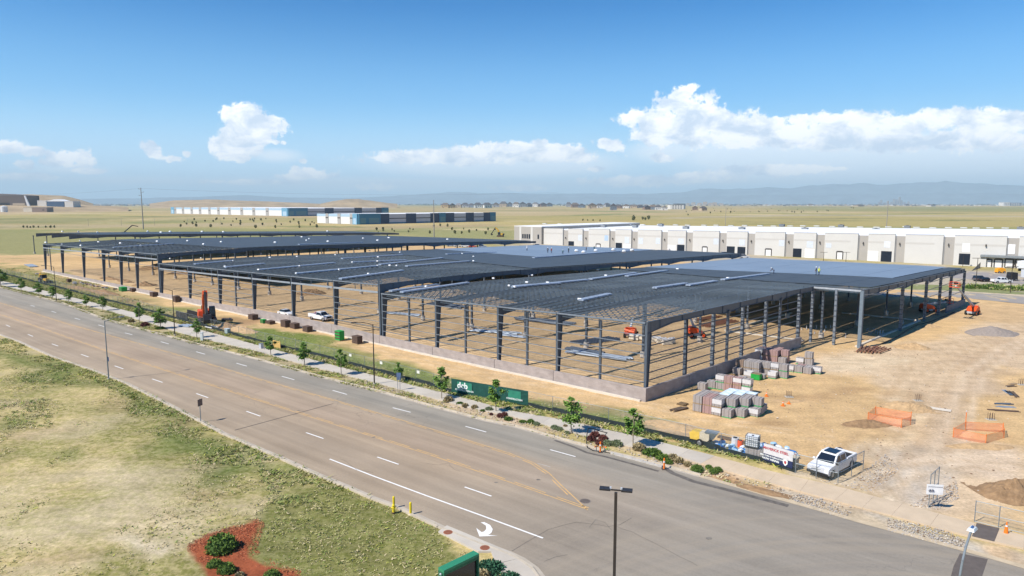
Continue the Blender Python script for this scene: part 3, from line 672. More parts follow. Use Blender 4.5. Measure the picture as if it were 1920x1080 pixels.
# turn arrow
ar = [(901,980),(908,979.5),(919,985),(924,993),(921,1000),(915,1003.5),(932,1005),(899,1006.5),(893,990.5),(903,998.5),(908,997),(912,992),(911,986),(905,982)]
sheet('turn_arrow', PG(ar), .028, white, mk)
# transverse joint across the road, tar line, manhole, patches
tar = mat('tar', (.075,.068,.062), .8); tar2 = mat('tar_soft', (.13,.115,.10), .9, var=.3, scale=2)
strip(resample(PG([(440,807),(625,757)]), 1), .12, tar, 'road_joint', .032)
strip(PG([(1240,874),(1262,888),(1300,903),(1360,918),(1420,934),(1478,949)]), .55, tar2, 'tar_band', .03)
strip(PG([(1040,826),(1075,838),(1100,849),(1140,858),(1235,884)]), .35, tar2, 'damp_band', .03)
for ck in ([(962,1033),(985,1018),(1008,1005),(1030,994),(1055,985),(1082,980),(1110,984),(1140,987),(1165,985),(1185,972)],[(1108,990),(1118,976),(1132,980),(1150,996)],[(800,870),(822,872),(840,868),(852,880),(862,884)],[(1020,1052),(1040,1046),(1062,1040)],[(1150,985),(1200,1006),(1260,1035),(1310,1062)],[(640,860),(668,880),(700,886)]):
    P_ = resample(PG(ck), .8); P_ = [q+Vector((rnd.uniform(-.12,.12), rnd.uniform(-.12,.12), 0)) for q in P_]; strip(P_, .032, tar2, 'sealed_crack', .031)
stn_ = mat('oil_stain', (.19,.168,.14), .8, var=.3, scale=2)
for x, y, w in ((1010,900,.22),(700,820,.2),(1330,1010,.3),(560,770,.2),(930,905,.2)):
    c = G(x, y); sheet('stain', [c+Vector((math.cos(a)*w*rnd.uniform(.6,1.3), math.sin(a)*w*rnd.uniform(.4,.9), 0)) for a in [k*.52 for k in range(12)]], .030, stn_, mk)
newa = mat('fresh_asphalt', (.12,.10,.088), .9, var=.15, scale=2)
sheet('asphalt_patch', PG([(1800,1038),(1852,1049),(1840,1085),(1838,1130),(1770,1130),(1788,1062)]), .032, newa, mk)
sheet('asphalt_patch', PG([(1831,983),(1874,993),(1864,1018),(1822,1008)]), .121, newa, mk)
p = G(1097, 940); t = thing('manhole_cover', 'dark round manhole cover in the asphalt beside the meeting yellow lines', 'manhole cover', (p.x, p.y, .025)); MB().tube((0,0,0),(0,0,.012), .42, .42, 20).build('lid', mat('cast_iron',(.16,.13,.11),.7,.3), t); MB().tube((0,0,-.01),(0,0,.006), .50, .50, 20).build('ring', mat('iron_ring',(.24,.20,.17),.8), t)
# ------------------------------------------------------------------ the steel building frame
steel = mat('primed_steel', (.085,.105,.13), .55, .0, var=.12, scale=1.5, spec=.4)
steel_l = mat('galvanized_girt', (.22,.25,.285), .45, .3, var=.15, scale=2)
steel_d = mat('joist_paint', (.092,.122,.152), .6, 0, var=.15, scale=1)
memb = mat('roof_membrane', (.165,.225,.30), .75, 0, col2=(.20,.265,.345), scale=.06, stretch=(1,1,1))
cblock = mat('concrete_pier', (.44,.40,.35), .9, var=.15, scale=3)
def prof(tab, v): return float(np.interp(v, [a for a, _ in tab], [b for _, b in tab]))
SEC = {
 1: dict(u0=0, u1=53.8, r=[(0,10.15),(45,10.3),(53,10.2),(76,9.7),(100,9.45),(126,9.05),(160,8.6)], l=[(0,9.22),(25,9.45),(88,8.25),(140,7.6)], vr=(0,126), vl=(0,140), fr=[0,14.2,25.5,39.4,53.5]),
 2: dict(u0=54, u1=150, r=[(0,10.76),(17,11.03),(33,10.96),(80,9.96),(137,9.13)], l=[(0,9.05),(25,9.35),(99,8.27),(151,7.45)], vr=(0,137), vl=(0,151), fr=[54.2,68.3,83.4,99.6,115.9,132.2,149.6]),
 3: dict(u0=150, u1=254, r=[(0,11.5),(27,12.06),(68,11.3),(150,9.26)], l=[(0,10.3),(27,10.9),(81,9.9),(137,9.0)], vr=(0,150), vl=(0,137), fr=[150.4,166.4,178.7,193.2,211.6,233.8,254]),
 4: dict(u0=277, u1=323, r=[(0,12.3),(20,12.1),(75,10.9),(178,8.2)], l=[(0,12),(25,11.6),(75,10.6),(178,8.0)], vr=(23,178), vl=(23,178), fr=[277,300,323]),
}
def ZR(k, u, v):
    s = SEC[k]; t = (u-s['u0'])/(s['u1']-s['u0']); t = max(t, 0)
    return prof(s['r'], v)*(1-t)+prof(s['l'], v)*t
def VR(k, u):
    s = SEC[k]; t = (u-s['u0'])/(s['u1']-s['u0']); return s['vr'][0]*(1-t)+s['vl'][0]*t, s['vr'][1]*(1-t)+s['vl'][1]*t
FR = thing('building_frame', 'dark steel frame of a huge unfinished building, roof joists on, on the dirt site', 'building', B(0,0,0))
o_ = Vector(B(0,0,0))
def L_(u, v, z): p = B(u, v, z); return (p.x-o_.x, p.y-o_.y, z)
EA = {1: (0,0)}
def girder(b, k, u, v0, v1, w=.26, deep_front=True, rows=(21,39.5,58,77,95.5,114,132)):
    """tapered plate girder along the roof: deeper at the columns"""
    vs = sorted(set([v0, v0+1.2, v0+6]+[q for r_ in rows for q in (r_-5, r_-.4, r_+.4, r_+5) if v0+7 < q < v1-1]+[v1]))
    def dep(v):
        d_ = .85
        if v-v0 < 6: d_ = max(d_, 1.55-(v-v0)*.115)
        for r_ in rows: 
            if abs(v-r_) < 5 and r_ < v1: d_ = max(d_, 1.3-abs(v-r_)*.09)
        return d_
    for a, c in zip(vs, vs[1:]):
        za, zc = ZR(k, u, a), ZR(k, u, c); da, dc = dep(a), dep(c)
        for hw, t0a, t0c, t1a, t1c in ((w/12, da, dc, .02, .02), (w/2, da, dc, da-.05, dc-.05), (w/2, .05, .05, 0, 0)):
            b.hexa([L_(u-hw,a,za-t0a), L_(u-hw,c,zc-t0c), L_(u+hw,c,zc-t0c), L_(u+hw,a,za-t0a), L_(u-hw,a,za-t1a), L_(u-hw,c,zc-t1c), L_(u+hw,c,zc-t1c), L_(u+hw,a,za-t1a)])
    v = v0+3
    while v < v1:
        z = ZR(k, u, v); d_ = dep(v); b.hexa([L_(u-w/2,v-.02,z-d_), L_(u-w/2,v+.02,z-d_), L_(u+w/2,v+.02,z-d_), L_(u+w/2,v-.02,z-d_), L_(u-w/2,v-.02,z), L_(u-w/2,v+.02,z), L_(u+w/2,v+.02,z), L_(u+w/2,v-.02,z)]); v += 5.5
def front_column(k, u, v=.55, z0=.0, dirn=1):
    """tapered rigid-frame column: narrow foot, deep haunch"""
    b = MB(); zt = ZR(k, u, 0)-.02; zh = zt-1.5; w = .36
    d0, d1 = .32, .95
    for hw, ia, ja in ((.05, 0, 1),):
        b.hexa([L_(u-hw,0.2,z0), L_(u+hw,0.2,z0), L_(u+hw,.2+d0,z0), L_(u-hw,.2+d0,z0), L_(u-hw,.2,zt), L_(u+hw,.2,zt), L_(u+hw,.2+d1,zh), L_(u-hw,.2+d1,zh)])
    b.hexa([L_(u-w/2,.16,z0), L_(u+w/2,.16,z0), L_(u+w/2,.2,z0), L_(u-w/2,.2,z0), L_(u-w/2,.16,zt), L_(u+w/2,.16,zt), L_(u+w/2,.2,zt), L_(u-w/2,.2,zt)])
    b.hexa([L_(u-w/2,.2+d0,z0), L_(u+w/2,.2+d0,z0), L_(u+w/2,.25+d0,z0), L_(u-w/2,.25+d0,z0), L_(u-w/2,.2+d1,zh), L_(u+w/2,.2+d1,zh), L_(u+w/2,.25+d1,zh), L_(u-w/2,.25+d1,zh)])
    b.hexa([L_(u-.05,.2+d1-.01,zh), L_(u+.05,.2+d1-.01,zh), L_(u+.05,3.2,zt-1.1), L_(u-.05,3.2,zt-1.1), L_(u-.05,.2+d1-.01,zt), L_(u+.05,.2+d1-.01,zt), L_(u+.05,3.2,zt-.2), L_(u-.05,3.2,zt-.2)])
    return b.build('column', steel, FR)
for k in (1, 2, 3):
    for u in SEC[k]['fr']:
        if (k == 2 and u < 55) or (k == 3 and u < 151): 
            pass
        front_column(k, u)
        b = MB(); v0, v1 = VR(k, u); girder(b, k, u, v0+.2, v1); b.build('girder', steel, FR)
for u in SEC[4]['fr']:
    b = MB(); girder(b, 4, u, 15 if True else 20, 178, .3, rows=(24,43,62,81,100,119,138,157)); b.build('girder', steel, FR)
# interior columns on piers
def icol(u, v, zt, r=.17, pier=True):
    x, y, _ = L_(u, v, 0)
    b = MB(); b.box((x, y, (.9+zt)/2), (.34, .34, zt-.9), E1A); b.box((x, y, zt-.35), (.34,.34,.7), E1A, 1.8)
    c = b.build('column', steel, FR)
    if pier: MB().tube((x, y, -.1), (x, y, 1.05), .48, .46, 12).build('pier', cblock, c)
    return c
for k in (1, 2, 3, 4):
    for u in SEC[k]['fr']:
        v0, v1 = VR(k, u)
        for v in (21.5,39.5,58,77,95.5,114,132,151,170):
            if v0 < v < v1-2:
                if (k, u) in ((2, 54.2), (3, 150.4)): u_ = u+.5
                else: u_ = u
                icol(u_, v, ZR(k, u, v)-.9)
for u in (343, 365): icol(u, 24, 9.2 if u > 350 else 9.6)
# right side u<0 bay beyond the notch
girder_b = MB(); girder(girder_b, 1, -8.2, 53, 126, .3); girder_b.build('girder', steel, FR)
side_col = mat('masonry_clad_column', (.26,.29,.32), .7, 0, var=.2, scale=2)
def banded(u, v, zt, w=.42, bands=True, z0=0):
    x, y, _ = L_(u, v, 0); b = MB()
    for s in (-1, 1):   # flanges, light, with dark slots of the girt brackets between
        b.box((x+math.cos(E2A)*s*w*.42, y+math.sin(E2A)*s*w*.42, (z0+zt)/2), (.06, w, zt-z0), E2A)
    b.box((x, y, (z0+zt)/2), (w*.8, .06, zt-z0), E2A)
    z = z0+.5; 
    c = b.build('column', steel_l if bands else steel, FR)
    if bands:
        k_ = MB()
        while z < zt-.3:
            k_.box((x, y, z), (w+.14, w+.08, .16), E2A); z += .95
        k_.build('bracket', steel, c)['kind'] = 'stuff'
    return c
for v in (76, 92.7, 104, 113.3, 126): 
    banded(-8.2, v, ZR(1,0,v)-.8, .5)
    x, y, _ = L_(-8.2, v, 0); 
x, y, _ = L_(-8.2, 53, 0); b = MB(); b.box((x, y, 5), (.55,.55,10.1), E2A); b.build('column', mat('grey_column', (.15,.19,.225), .6), FR)
for v in (10, 17.5, 26.5, 34.5): banded(0.15, v, ZR(1,0,v)-.85, .42, v > 12, 1.4)
for v, wd in ((47.5,.5),): banded(0.1, v, ZR(1,0,v)-.8, .5)
banded(-4, 53, 10.0, .4); banded(0, 53, 9.5, .4)
for u in (-8.2, 6, 20, 34, 48):
    icol(u if u > 0 else u, 126 if u < 0 else 127.5+u*.2, ZR(1,max(u,0),127)-.5, pier=False)
# front mid posts
for u, k in ((7.0,1),(19.8,1),(32.6,1),(46.3,1),(107.8,2),(247,3)):
    x, y, _ = L_(u, .35, 0); b = MB(); b.box((x, y, (.9+ZR(k,u,0)-.9)/2), (.30,.26,ZR(k,u,0)-.9), E1A); b.build('wind_post', steel, FR)
# eave struts, horizontal girts on the street front
for k in (1, 2, 3):
    fr = SEC[k]['fr']
    for a, c in zip(fr, fr[1:]):
        za, zc = ZR(k,a,0), ZR(k,c,0)
        MB().bar(L_(a+.05,0.02,za-.09), L_(c-.05,0.02,zc-.09), .12, .20).build('eave_strut', steel_l, FR)
        if k > 1: MB().bar(L_(a+.22,.05,za-1.45), L_(c-.22,.05,zc-1.45), .1, .34).build('lower_beam', mat('pale_beam', (.30,.33,.36), .5, .1), FR)
        hs_ = ([8.4,7.2,6.0,4.8,3.6,2.4] if k == 1 else [7.2] if a > 60 else [7.3,6.2,5.1,4.0,2.9])
        if k == 2 and 95 < a < 117: hs_ = [7.2,6.0,4.8,3.6,2.4]
        if k == 3: hs_ = [8.0]
        for h in hs_:
            MB().bar(L_(a+.1,.10,h), L_(c-.1,.10,h), .05, .10).build('girt', steel_l, FR)
        # bracing stubs under the eave
        m_ = (a+c)/2
        MB().bar(L_(m_,.1,za-.15), L_(m_,.1,za-1.4), .12, .12).build('stub', steel, FR)
# girts on the side that looks at the pallet yard
for h in (8.2,7.0,5.8,4.7,3.5,2.5):
    for a, c in ((0,10),(10,17.5),(17.5,26.5),(26.5,34.5),(34.5,47.5)):
        MB().bar(L_(-.05,a+.2,h), L_(-.05,c-.2,h), .06, .14).build('girt', steel, FR)
for h in (8.2,6.6,5.0,3.6):
    for a, c in ((92.7,104),(104,113.3),(113.3,126)):
        if h > 4 or a > 100: MB().bar(L_(-8.4,a+.2,h), L_(-8.4,c-.2,h), .06, .14).build('girt', steel_l, FR)
MB().bar(L_(-8.3,53.4,9.4), L_(-8.3,62,8.7), .10, .12).bar(L_(-8.3,62,8.7), L_(-8.3,76,9.05), .1, .12).bar(L_(-8.3,57,9.3), L_(-8.3,60,8.8), .07).bar(L_(-8.3,62,8.8), L_(-8.3,66,9.3), .07).build('brace', mat('pale_beam', (.3,.33,.36)), FR)
MB().bar(L_(-.1,53,10.02), L_(-8,53,10.02), .22, .30).build('eave_beam', mat('bright_beam', (.40,.43,.46), .5, .2), FR)
# roof joists ----------------------------------------------------------
def joist_mesh(n=11):
    """unit-length open web joist along x, about .75 m deep"""
    b = MB(); D = .72
    b.bar((0,0,-.05), (1,0,-.05), .13, .07); b.bar((.04,0,-D), (.96,0,-D), .10, .06)
    for i in range(n):
        a, c = i/n, (i+1)/n; m_ = (a+c)/2
        b.bar((a,0,-.08), (m_,0,-D), .05, .05*.07); b.bar((m_,0,-D), (c,0,-.08), .05, .05*.07)
    return b
def web(b, p, q, n):
    """open web joist between two points, appended to b"""
    p = Vector(p); q = Vector(q); D = Vector((0,0,.72)); s_ = Vector((0,0,.05))
    b.bar(p-s_, q-s_, .13, .07); b.bar(p-D, q-D, .10, .06)
    for i in range(n):
        a = p.lerp(q, i/n)-s_; c = p.lerp(q, (i+1)/n)-s_; m_ = p.lerp(q, (i+.5)/n)-D
        for s, e in ((a, m_), (m_, c)):
            k = len(b.v); w = Vector((.03,.03,0)); b.v += [tuple(s-w), tuple(s+w), tuple(e+w), tuple(e-w)]; b.f.append((k,k+1,k+2,k+3)); b.mi.append(b.m)
nearest = []
def membrane_uv(k):
    if k == 1: return lambda u, v: (u > -8.3 and ((v > 82 and u > -4.6) or (v > 82 and u > -4.6)))
    if k == 2: return lambda u, v: v > (82+(u-98)*.25) and u > 88
    return lambda u, v: False
JS = []
for k in (1, 2, 3, 4):
    fr = SEC[k]['fr']; bays = list(zip(fr, fr[1:]))
    if k == 1: bays = [(-8.2, 0)]+bays
    for a, c in bays:
        v0 = max(VR(k,a)[0], VR(k,c)[0])+1.0; v1 = min(VR(k,a)[1], VR(k,c)[1])-.2
        if a < 0: v0 = 54
        v = v0; st = 1.25 if k == 1 else (1.35 if k == 2 else 1.6)
        while v < v1:
            mf = membrane_uv(k)
            if not (mf(a+.1, v) and mf(c-.1, v)):
                JS.append((math.hypot(*B((a+c)/2, v)[:2]), k, a, c, v))
            v += st
JS.sort()
far_b = {}
for i, (d_, k, a, c, v) in enumerate(JS):
    p, q = L_(a+.05, v, ZR(k,a,v)+.06), L_(c-.05, v, ZR(k,c,v)+.06)
    if i < 300: 
        b = MB(); web(b, p, q, 12); b.build('joist', steel_d, FR)
    else: web(far_b.setdefault(k, MB()), p, q, 9)
    if (k == 1 and int(v*10) % 3 == 0) or (k > 1): pass
for k, b in far_b.items(): b.build('joist_field', steel_d, FR)['kind'] = 'stuff'
# bridging lines and laid deck over the joists in the denser fields
brg = MB()
for k in (1, 2, 3):
    fr = SEC[k]['fr']
    for a, c in zip(fr, fr[1:]):
        for t in (.33, .67):
            u = a+(c-a)*t; v0, v1 = VR(k, u); v = v0+1
            while v < v1-6:
                brg.bar(L_(u, v, ZR(k,u,v)+.04), L_(u, min(v+12, v1-1), ZR(k,u,min(v+12,v1-1))+.04), .05, .05); v += 12
brg.build('bridging_line', steel_l, FR)
dk = mat('steel_deck', (.062,.078,.094), .62, 0, var=.12, scale=.3)
def deck_patch(name, k, u0, u1, va, vb, matl, lift, nu=6, nv=12, th=.06, seam=None):
    """thin roof skin following the roof surface; va, vb may be functions of u"""
    fa = va if callable(va) else (lambda u: va); fb = vb if callable(vb) else (lambda u: vb); b = MB(); P = []
    for i in range(nu+1):
        u = u0+(u1-u0)*i/nu
        P.append([(u, fa(u)+(fb(u)-fa(u))*j/nv) for j in range(nv+1)])
    for i in range(nu):
        for j in range(nv):
            q = [P[i][j], P[i][j+1], P[i+1][j+1], P[i+1][j]]
            b.hexa([L_(u, v, ZR(k,u,v)+lift) for u, v in q]+[L_(u, v, ZR(k,u,v)+lift+th) for u, v in q])
    return b.build(name, matl, FR)
# corrugated deck already laid on the back fields: strips one sheet wide, each a little off
def deck_field(k, u0, u1, v0, v1, wide=7.5, gap=.05, matl=dk):
    u = u0
    while u < u1-.5:
        w = min(wide, u1-u); deck_patch('deck_sheet', k, u+gap, u+w-gap, v0, v1, matl, .14, 1, 14, .04); u += w
deck_field(1, -8, 53, lambda u: 57+max(0, (u-8))*.3, lambda u: 82, 6.1)
deck_field(1, -8.1, -4.8, 82, 125, 3.4)
deck_field(2, 54.5, 149, lambda u: 40+(u-54)*.30, lambda u: VR(2,u)[1]-.5 if u < 88 else 82+(u-98)*.25, 8)
deck_field(3, 151, 253, lambda u: 22, lambda u: VR(3,u)[1]-1, 8.5)
deck_field(4, 277.4, 322.6, 26, 176, 7.5)
# blue-grey membrane
def mem_field(k, u0, u1, va, vb, n):
    for i in range(n):
        a = u0+(u1-u0)*i/n; c = u0+(u1-u0)*(i+1)/n
        deck_patch('roof_membrane', k, a+.02, c-.02, va, vb, memb, .16+.01*(i % 2), 2, 14, .05)
mem_field(1, -4.6, 53.4, 82, lambda u: VR(1,u)[1]-.4, 9)
mem_field(2, 88, 149.4, lambda u: 82+(u-98)*.25, lambda u: VR(2,u)[1]-.4, 9)
# side walls / stem walls, one panel per bay
def block_mat():
    m = bpy.data.materials.new('split_block'); m.use_nodes = True; t = m.node_tree; b = t.nodes['Principled BSDF']; b.inputs['Roughness'].default_value = .95
    tc_ = t.nodes.new('ShaderNodeTexCoord'); br = t.nodes.new('ShaderNodeTexBrick'); br.inputs['Scale'].default_value = 1
    br.inputs['Brick Width'].default_value = .8; br.inputs['Row Height'].default_value = .2; br.inputs['Mortar Size'].default_value = .012
    br.inputs['Color1'].default_value = (.32,.275,.255,1); br.inputs['Color2'].default_value = (.37,.32,.295,1); br.inputs['Mortar'].default_value = (.33,.29,.27,1)
    t.links.new(tc_.outputs['UV'], br.inputs[0])
    n = t.nodes.new('ShaderNodeTexNoise'); n.inputs['Scale'].default_value = .7; n.inputs['Detail'].default_value = 6; t.links.new(tc_.outputs['UV'], n.inputs[0])
    mr = t.nodes.new('ShaderNodeMapRange'); mr.inputs[1].default_value = .3; mr.inputs[2].default_value = .7; mr.inputs[3].default_value = .82; mr.inputs[4].default_value = 1.15; t.links.new(n.outputs[0], mr.inputs[0])
    sc = t.nodes.new('ShaderNodeVectorMath'); sc.operation = 'SCALE'; t.links.new(br.outputs[0], sc.inputs[0]); t.links.new(mr.outputs[0], sc.inputs['Scale'])
    t.links.new(sc.outputs[0], b.inputs['Base Color']); return m
M_BLK = block_mat()
def wall_panel(p, q, z0, z1a, z1b, th, name='stem_wall', matl=None, parent=None):
    p = Vector(p); q = Vector(q); t = (q-p).normalized(); n = Vector((-t.y, t.x, 0))*th
    b = MB(); b.hexa([(p.x,p.y,z0),(q.x,q.y,z0),(q.x+n.x,q.y+n.y,z0),(p.x+n.x,p.y+n.y,z0),(p.x,p.y,z1a),(q.x,q.y,z1b),(q.x+n.x,q.y+n.y,z1b),(p.x+n.x,p.y+n.y,z1a)])
    me = b.mesh(name, matl or M_BLK); uvl = me.uv_layers.new(name='UVMap')
    for pl in me.polygons:
        for li in pl.loop_indices:
            v_ = Vector(me.vertices[me.loops[li].vertex_index].co); uvl.data[li].uv = ((v_-p).dot(t)+.3*(v_-p).dot(n.normalized()), v_.z)
    return obj(name, me, parent if parent else FR)
alls = SEC[1]['fr'][:]+SEC[2]['fr'][1:]+SEC[3]['fr'][1:]
foot = mat('footing_concrete', (.60,.54,.45), .9, var=.1, scale=.6)
for a, c in zip(alls, alls[1:]):
    h = lambda u: float(np.interp(u, [0,25,50,68,90,115,150,254], [1.8,1.55,1.55,1.95,2.0,1.45,1.1,.95]))
    wall_panel(L_(c-.04, -.28, 0), L_((a+.04) if a > 0 else -.62, -.28, 0), 0.02, h(c), h(a), -.30)
    wall_panel(L_(c, -.62, 0), L_(a, -.62, 0), -.05, .24, .24, -.32, 'footing', foot)
for a, c in ((0,10),(10,17.5),(17.5,26.5),(26.5,34.5),(34.5,47.5)):
    wall_panel(L_(-.30, a+(-.27 if a == 0 else .04), 0), L_(-.30, c-.04, 0), 0, 1.75, 1.75, -.30)
wall_panel(L_(-8.6,108,0), L_(-8.6,125.6,0), 0, 1.6, 1.6, -.3, matl=mat('dark_panel', (.17,.18,.20), .8))
# footings laid out in the notch
for p, q in (((1,53),(16,53)),((16,53),(16,84)),((-7.8,53.5),(-7.8,92)),((-7.8,92),(8,92)),((1,47.8),(1,53))):
    wall_panel(L_(*p,0), L_(*q,0), -.05, .26, .26, .45, 'footing', foot)
# ------------------------------------------------------------------ warehouse behind the site
def on_line(P, Q, x):
    """point of ground line P-Q whose photo column is x"""
    a, b = 0.0, 1.0
    def colx(t):
        q = P.lerp(Q, t); dep = q.y*math.cos(TH)+HC*math.sin(TH); return 960+q.x/dep*F
    lo, hi = -1.0, 2.5
    for _ in range(50):
        m_ = (lo+hi)/2
        if colx(m_) < x: lo = m_
        else: hi = m_
    return P.lerp(Q, lo)
def zat(p, y):
    """height above point p that shows at photo row y"""
    v = y-540; q = (v*math.cos(TH)+F*math.sin(TH))/(F*math.cos(TH)-v*math.sin(TH)); return HC-q*p.y
WA, WB = G(1020, 458), G(1920, 504)
wht = mat('tilt_up_white', (.56,.545,.51), .85, var=.03, scale=.2); wgr = mat('tilt_up_grey', (.37,.345,.31), .85, var=.03, scale=.2)
band_m = mat('tilt_up_band', (.50,.48,.445), .85, var=.03); dark = mat('door_dark', (.012,.018,.03), .4); doorw = mat('roll_door', (.74,.73,.72), .6, var=.02)
trim = mat('trim_grey', (.34,.34,.34), .7); roofw = mat('white_roof', (.80,.80,.79), .6, var=.03, scale=.05)  # plain grey for copings, downspouts, door joints and unit curbs
wt = (WB-WA).normalized(); wnrm = Vector((wt.y, -wt.x, 0))       # towards the camera
WH = thing('warehouse', 'long white tilt-up warehouse with grey bays and dock doors behind the steel frame', 'warehouse', WA)
def wl(p, z): return (p.x-WA.x, p.y-WA.y, z)
def wz(x, y0, y1): # row at column x between ends 1020 and 1920
    return y0+(y1-y0)*(x-1020)/900
def wbox(x0, x1, ytop, ybot, proud, thick, m, name, parent=WH, z0=None, z1=None):
    """box on the facade covering photo columns x0..x1; rows give heights at each end"""
    p, q = on_line(WA, WB, x0), on_line(WA, WB, x1)
    za, zb = (z1, z1) if z1 is not None else (zat(p, ytop[0]), zat(q, ytop[1])); ya, yb = (z0, z0) if z0 is not None else (zat(p, ybot[0]), zat(q, ybot[1]))
    f = wnrm*proud; g = wnrm*(proud-thick)
    b = MB(); b.hexa([wl(p+f,ya), wl(q+f,yb), wl(q+g,yb), wl(p+g,ya), wl(p+f,za), wl(q+f,zb), wl(q+g,zb), wl(p+g,za)])
    return b.build(name, m, parent)
top = lambda x: 428+(x-1020)*16/900.
# back wall volume
far_x = 2140
gz = lambda x: zat(on_line(WA, WB, x), top(x)+2.5)
segs = [(1020,1056),(1066,1093),(1104,1143),(1154,1184),(1196,1240),(1252,1286),(1299,1348),(1362,1401),(1415,1471),(1487,1529),(1545,1607),(1626,1676),(1695,1766),(1787,1884),(1907,1990),(2010,2120)]
p0, p1 = on_line(WA, WB, 1016), on_line(WA, WB, far_x); D_ = 112
zA, zB = zat(p0, top(1016)+3), zat(p1, top(far_x)+3)
b = MB(); bk = -wnrm*D_; b.hexa([wl(p0,0), wl(p1,0), wl(p1+bk,0), wl(p0+bk,0), wl(p0,zA), wl(p1,zB), wl(p1+bk,zB), wl(p0+bk,zA)]); b.build('wall', wgr, WH)
i0 = -wnrm*.6
b = MB(); b.hexa([wl(p0+i0,zA+.02), wl(p1+i0,zB+.02), wl(p1+bk,zB+.02), wl(p0+bk,zA+.02), wl(p0+i0,zA+.16), wl(p1+i0,zB+.16), wl(p1+bk,zB+.16), wl(p0+bk,zA+.16)]); b.build('roof', roofw, WH)
for i, (a, c) in enumerate(segs):
    wbox(a, c, (top(a), top(c)), (0,0), .45, .45, wht, 'wall_panel', z0=0.0, z1=None) if False else None
    pa, pc = on_line(WA, WB, a), on_line(WA, WB, c)
    za, zc = zat(pa, top(a)), zat(pc, top(c))
    f = wnrm*.45; g = wnrm*-.45
    b = MB(); b.hexa([wl(pa+f,0), wl(pc+f,0), wl(pc+g,0), wl(pa+g,0), wl(pa+f,za), wl(pc+f,zc), wl(pc+g,zc), wl(pa+g,za)]); pn = b.build('wall_panel', wht, WH)
    # coping and grey band
    f = wnrm*.52; g = wnrm*-.5
    b = MB(); b.hexa([wl(pa+f,za), wl(pc+f,zc), wl(pc+g,zc), wl(pa+g,za), wl(pa+f,za+.14), wl(pc+f,zc+.14), wl(pc+g,zc+.14), wl(pa+g,za+.14)]); b.build('coping', trim, pn)
    k = .70; f = wnrm*.475; g = wnrm*.44; e_ = (pc-pa)*.012; r_ = .12 if i in (10, 11, 12) else .012; r2 = (pc-pa)*(.22 if i in (10,12,11) else .012)
    b = MB(); b.hexa([wl(pa+e_+f,za*k-.35), wl(pc-r2+f,zc*k-.35), wl(pc-r2+g,zc*k-.35), wl(pa+e_+g,za*k-.35), wl(pa+e_+f,za*k+.45), wl(pc-r2+f,zc*k+.45), wl(pc-r2+g,zc*k+.45), wl(pa+e_+g,za*k+.45)]); b.build('grey_band', band_m, pn)
    # corner downspout and joint
    b = MB(); b.bar(wl(pc+wnrm*.1+wt*.35,0), wl(pc+wnrm*.1+wt*.35,zc-.6), .22, .22); b.build('downspout', trim, pn)
def opening(x0, x1, y0, y1, m, frame=None, inset=.02):
    p, q = on_line(WA, WB, x0), on_line(WA, WB, x1); zt = zat(p, y0); zb = max(zat(p, y1), 0.02)
    f = wnrm*.49; g = wnrm*.40
    if frame:
        b = MB(); w = .35; e_ = wt*w
        b.hexa([wl(p-e_+wnrm*.62,zb), wl(p+wnrm*.62,zb), wl(p+g,zb), wl(p-e_+g,zb), wl(p-e_+wnrm*.62,zt+w), wl(p+wnrm*.62,zt+w), wl(p+g,zt+w), wl(p-e_+g,zt+w)])
        b.hexa([wl(q+wnrm*.62,zb), wl(q+e_+wnrm*.62,zb), wl(q+e_+g,zb), wl(q+g,zb), wl(q+wnrm*.62,zt+w), wl(q+e_+wnrm*.62,zt+w), wl(q+e_+g,zt+w), wl(q+g,zt+w)])
        b.hexa([wl(p+wnrm*.63,zt), wl(q+wnrm*.63,zt), wl(q+g,zt), wl(p+g,zt), wl(p+wnrm*.63,zt+w*1.6), wl(q+wnrm*.63,zt+w*1.6), wl(q+g,zt+w*1.6), wl(p+g,zt+w*1.6)])
        d_ = b.build('dock_seal', frame, WH)
    b = MB(); b.hexa([wl(p+f,zb), wl(q+f,zb), wl(q+g,zb), wl(p+g,zb), wl(p+f,zt), wl(q+f,zt), wl(q+g,zt), wl(p+g,zt)]); d_ = b.build('dock_door' if m is not dark else 'open_bay', m, WH)
    if m is doorw:
        b = MB()
        for t in (.25,.5,.75): b.hexa([wl(p+wnrm*.5,zb+(zt-zb)*t), wl(q+wnrm*.5,zb+(zt-zb)*t), wl(q+f,zb+(zt-zb)*t), wl(p+f,zb+(zt-zb)*t), wl(p+wnrm*.5,zb+(zt-zb)*t+.06), wl(q+wnrm*.5,zb+(zt-zb)*t+.06), wl(q+f,zb+(zt-zb)*t+.06), wl(p+f,zb+(zt-zb)*t+.06)])
        b.build('door_joint', trim, d_)['kind'] = 'stuff'
for x0, x1, y0, y1 in ((1066.5,1077,452,464),(1155,1167,455,467),(1270,1284,458.5,474),(1363,1378,461.5,477),(1383,1398,462.5,479),(1487,1503,465.5,483),(1651.5,1671.5,470.5,490),(1797,1818,475,495.5)): opening(x0, x1, y0, y1, dark)
for x0, x1, y0, y1 in ((1170,1183,457,469),(1252.5,1267,459,472),(1509,1527,466,485),(1626.5,1646,470,489)): opening(x0, x1, y0, y1, doorw)
seal = mat('dock_seal_black', (.06,.055,.05), .8)
for x0, x1, y0, y1 in ((1119,1126,458,468),(1318,1326,463.5,474),(1436,1446,467.5,479.5),(1569.5,1579.5,472.5,485.5)): opening(x0, x1, y0, y1, doorw, seal)
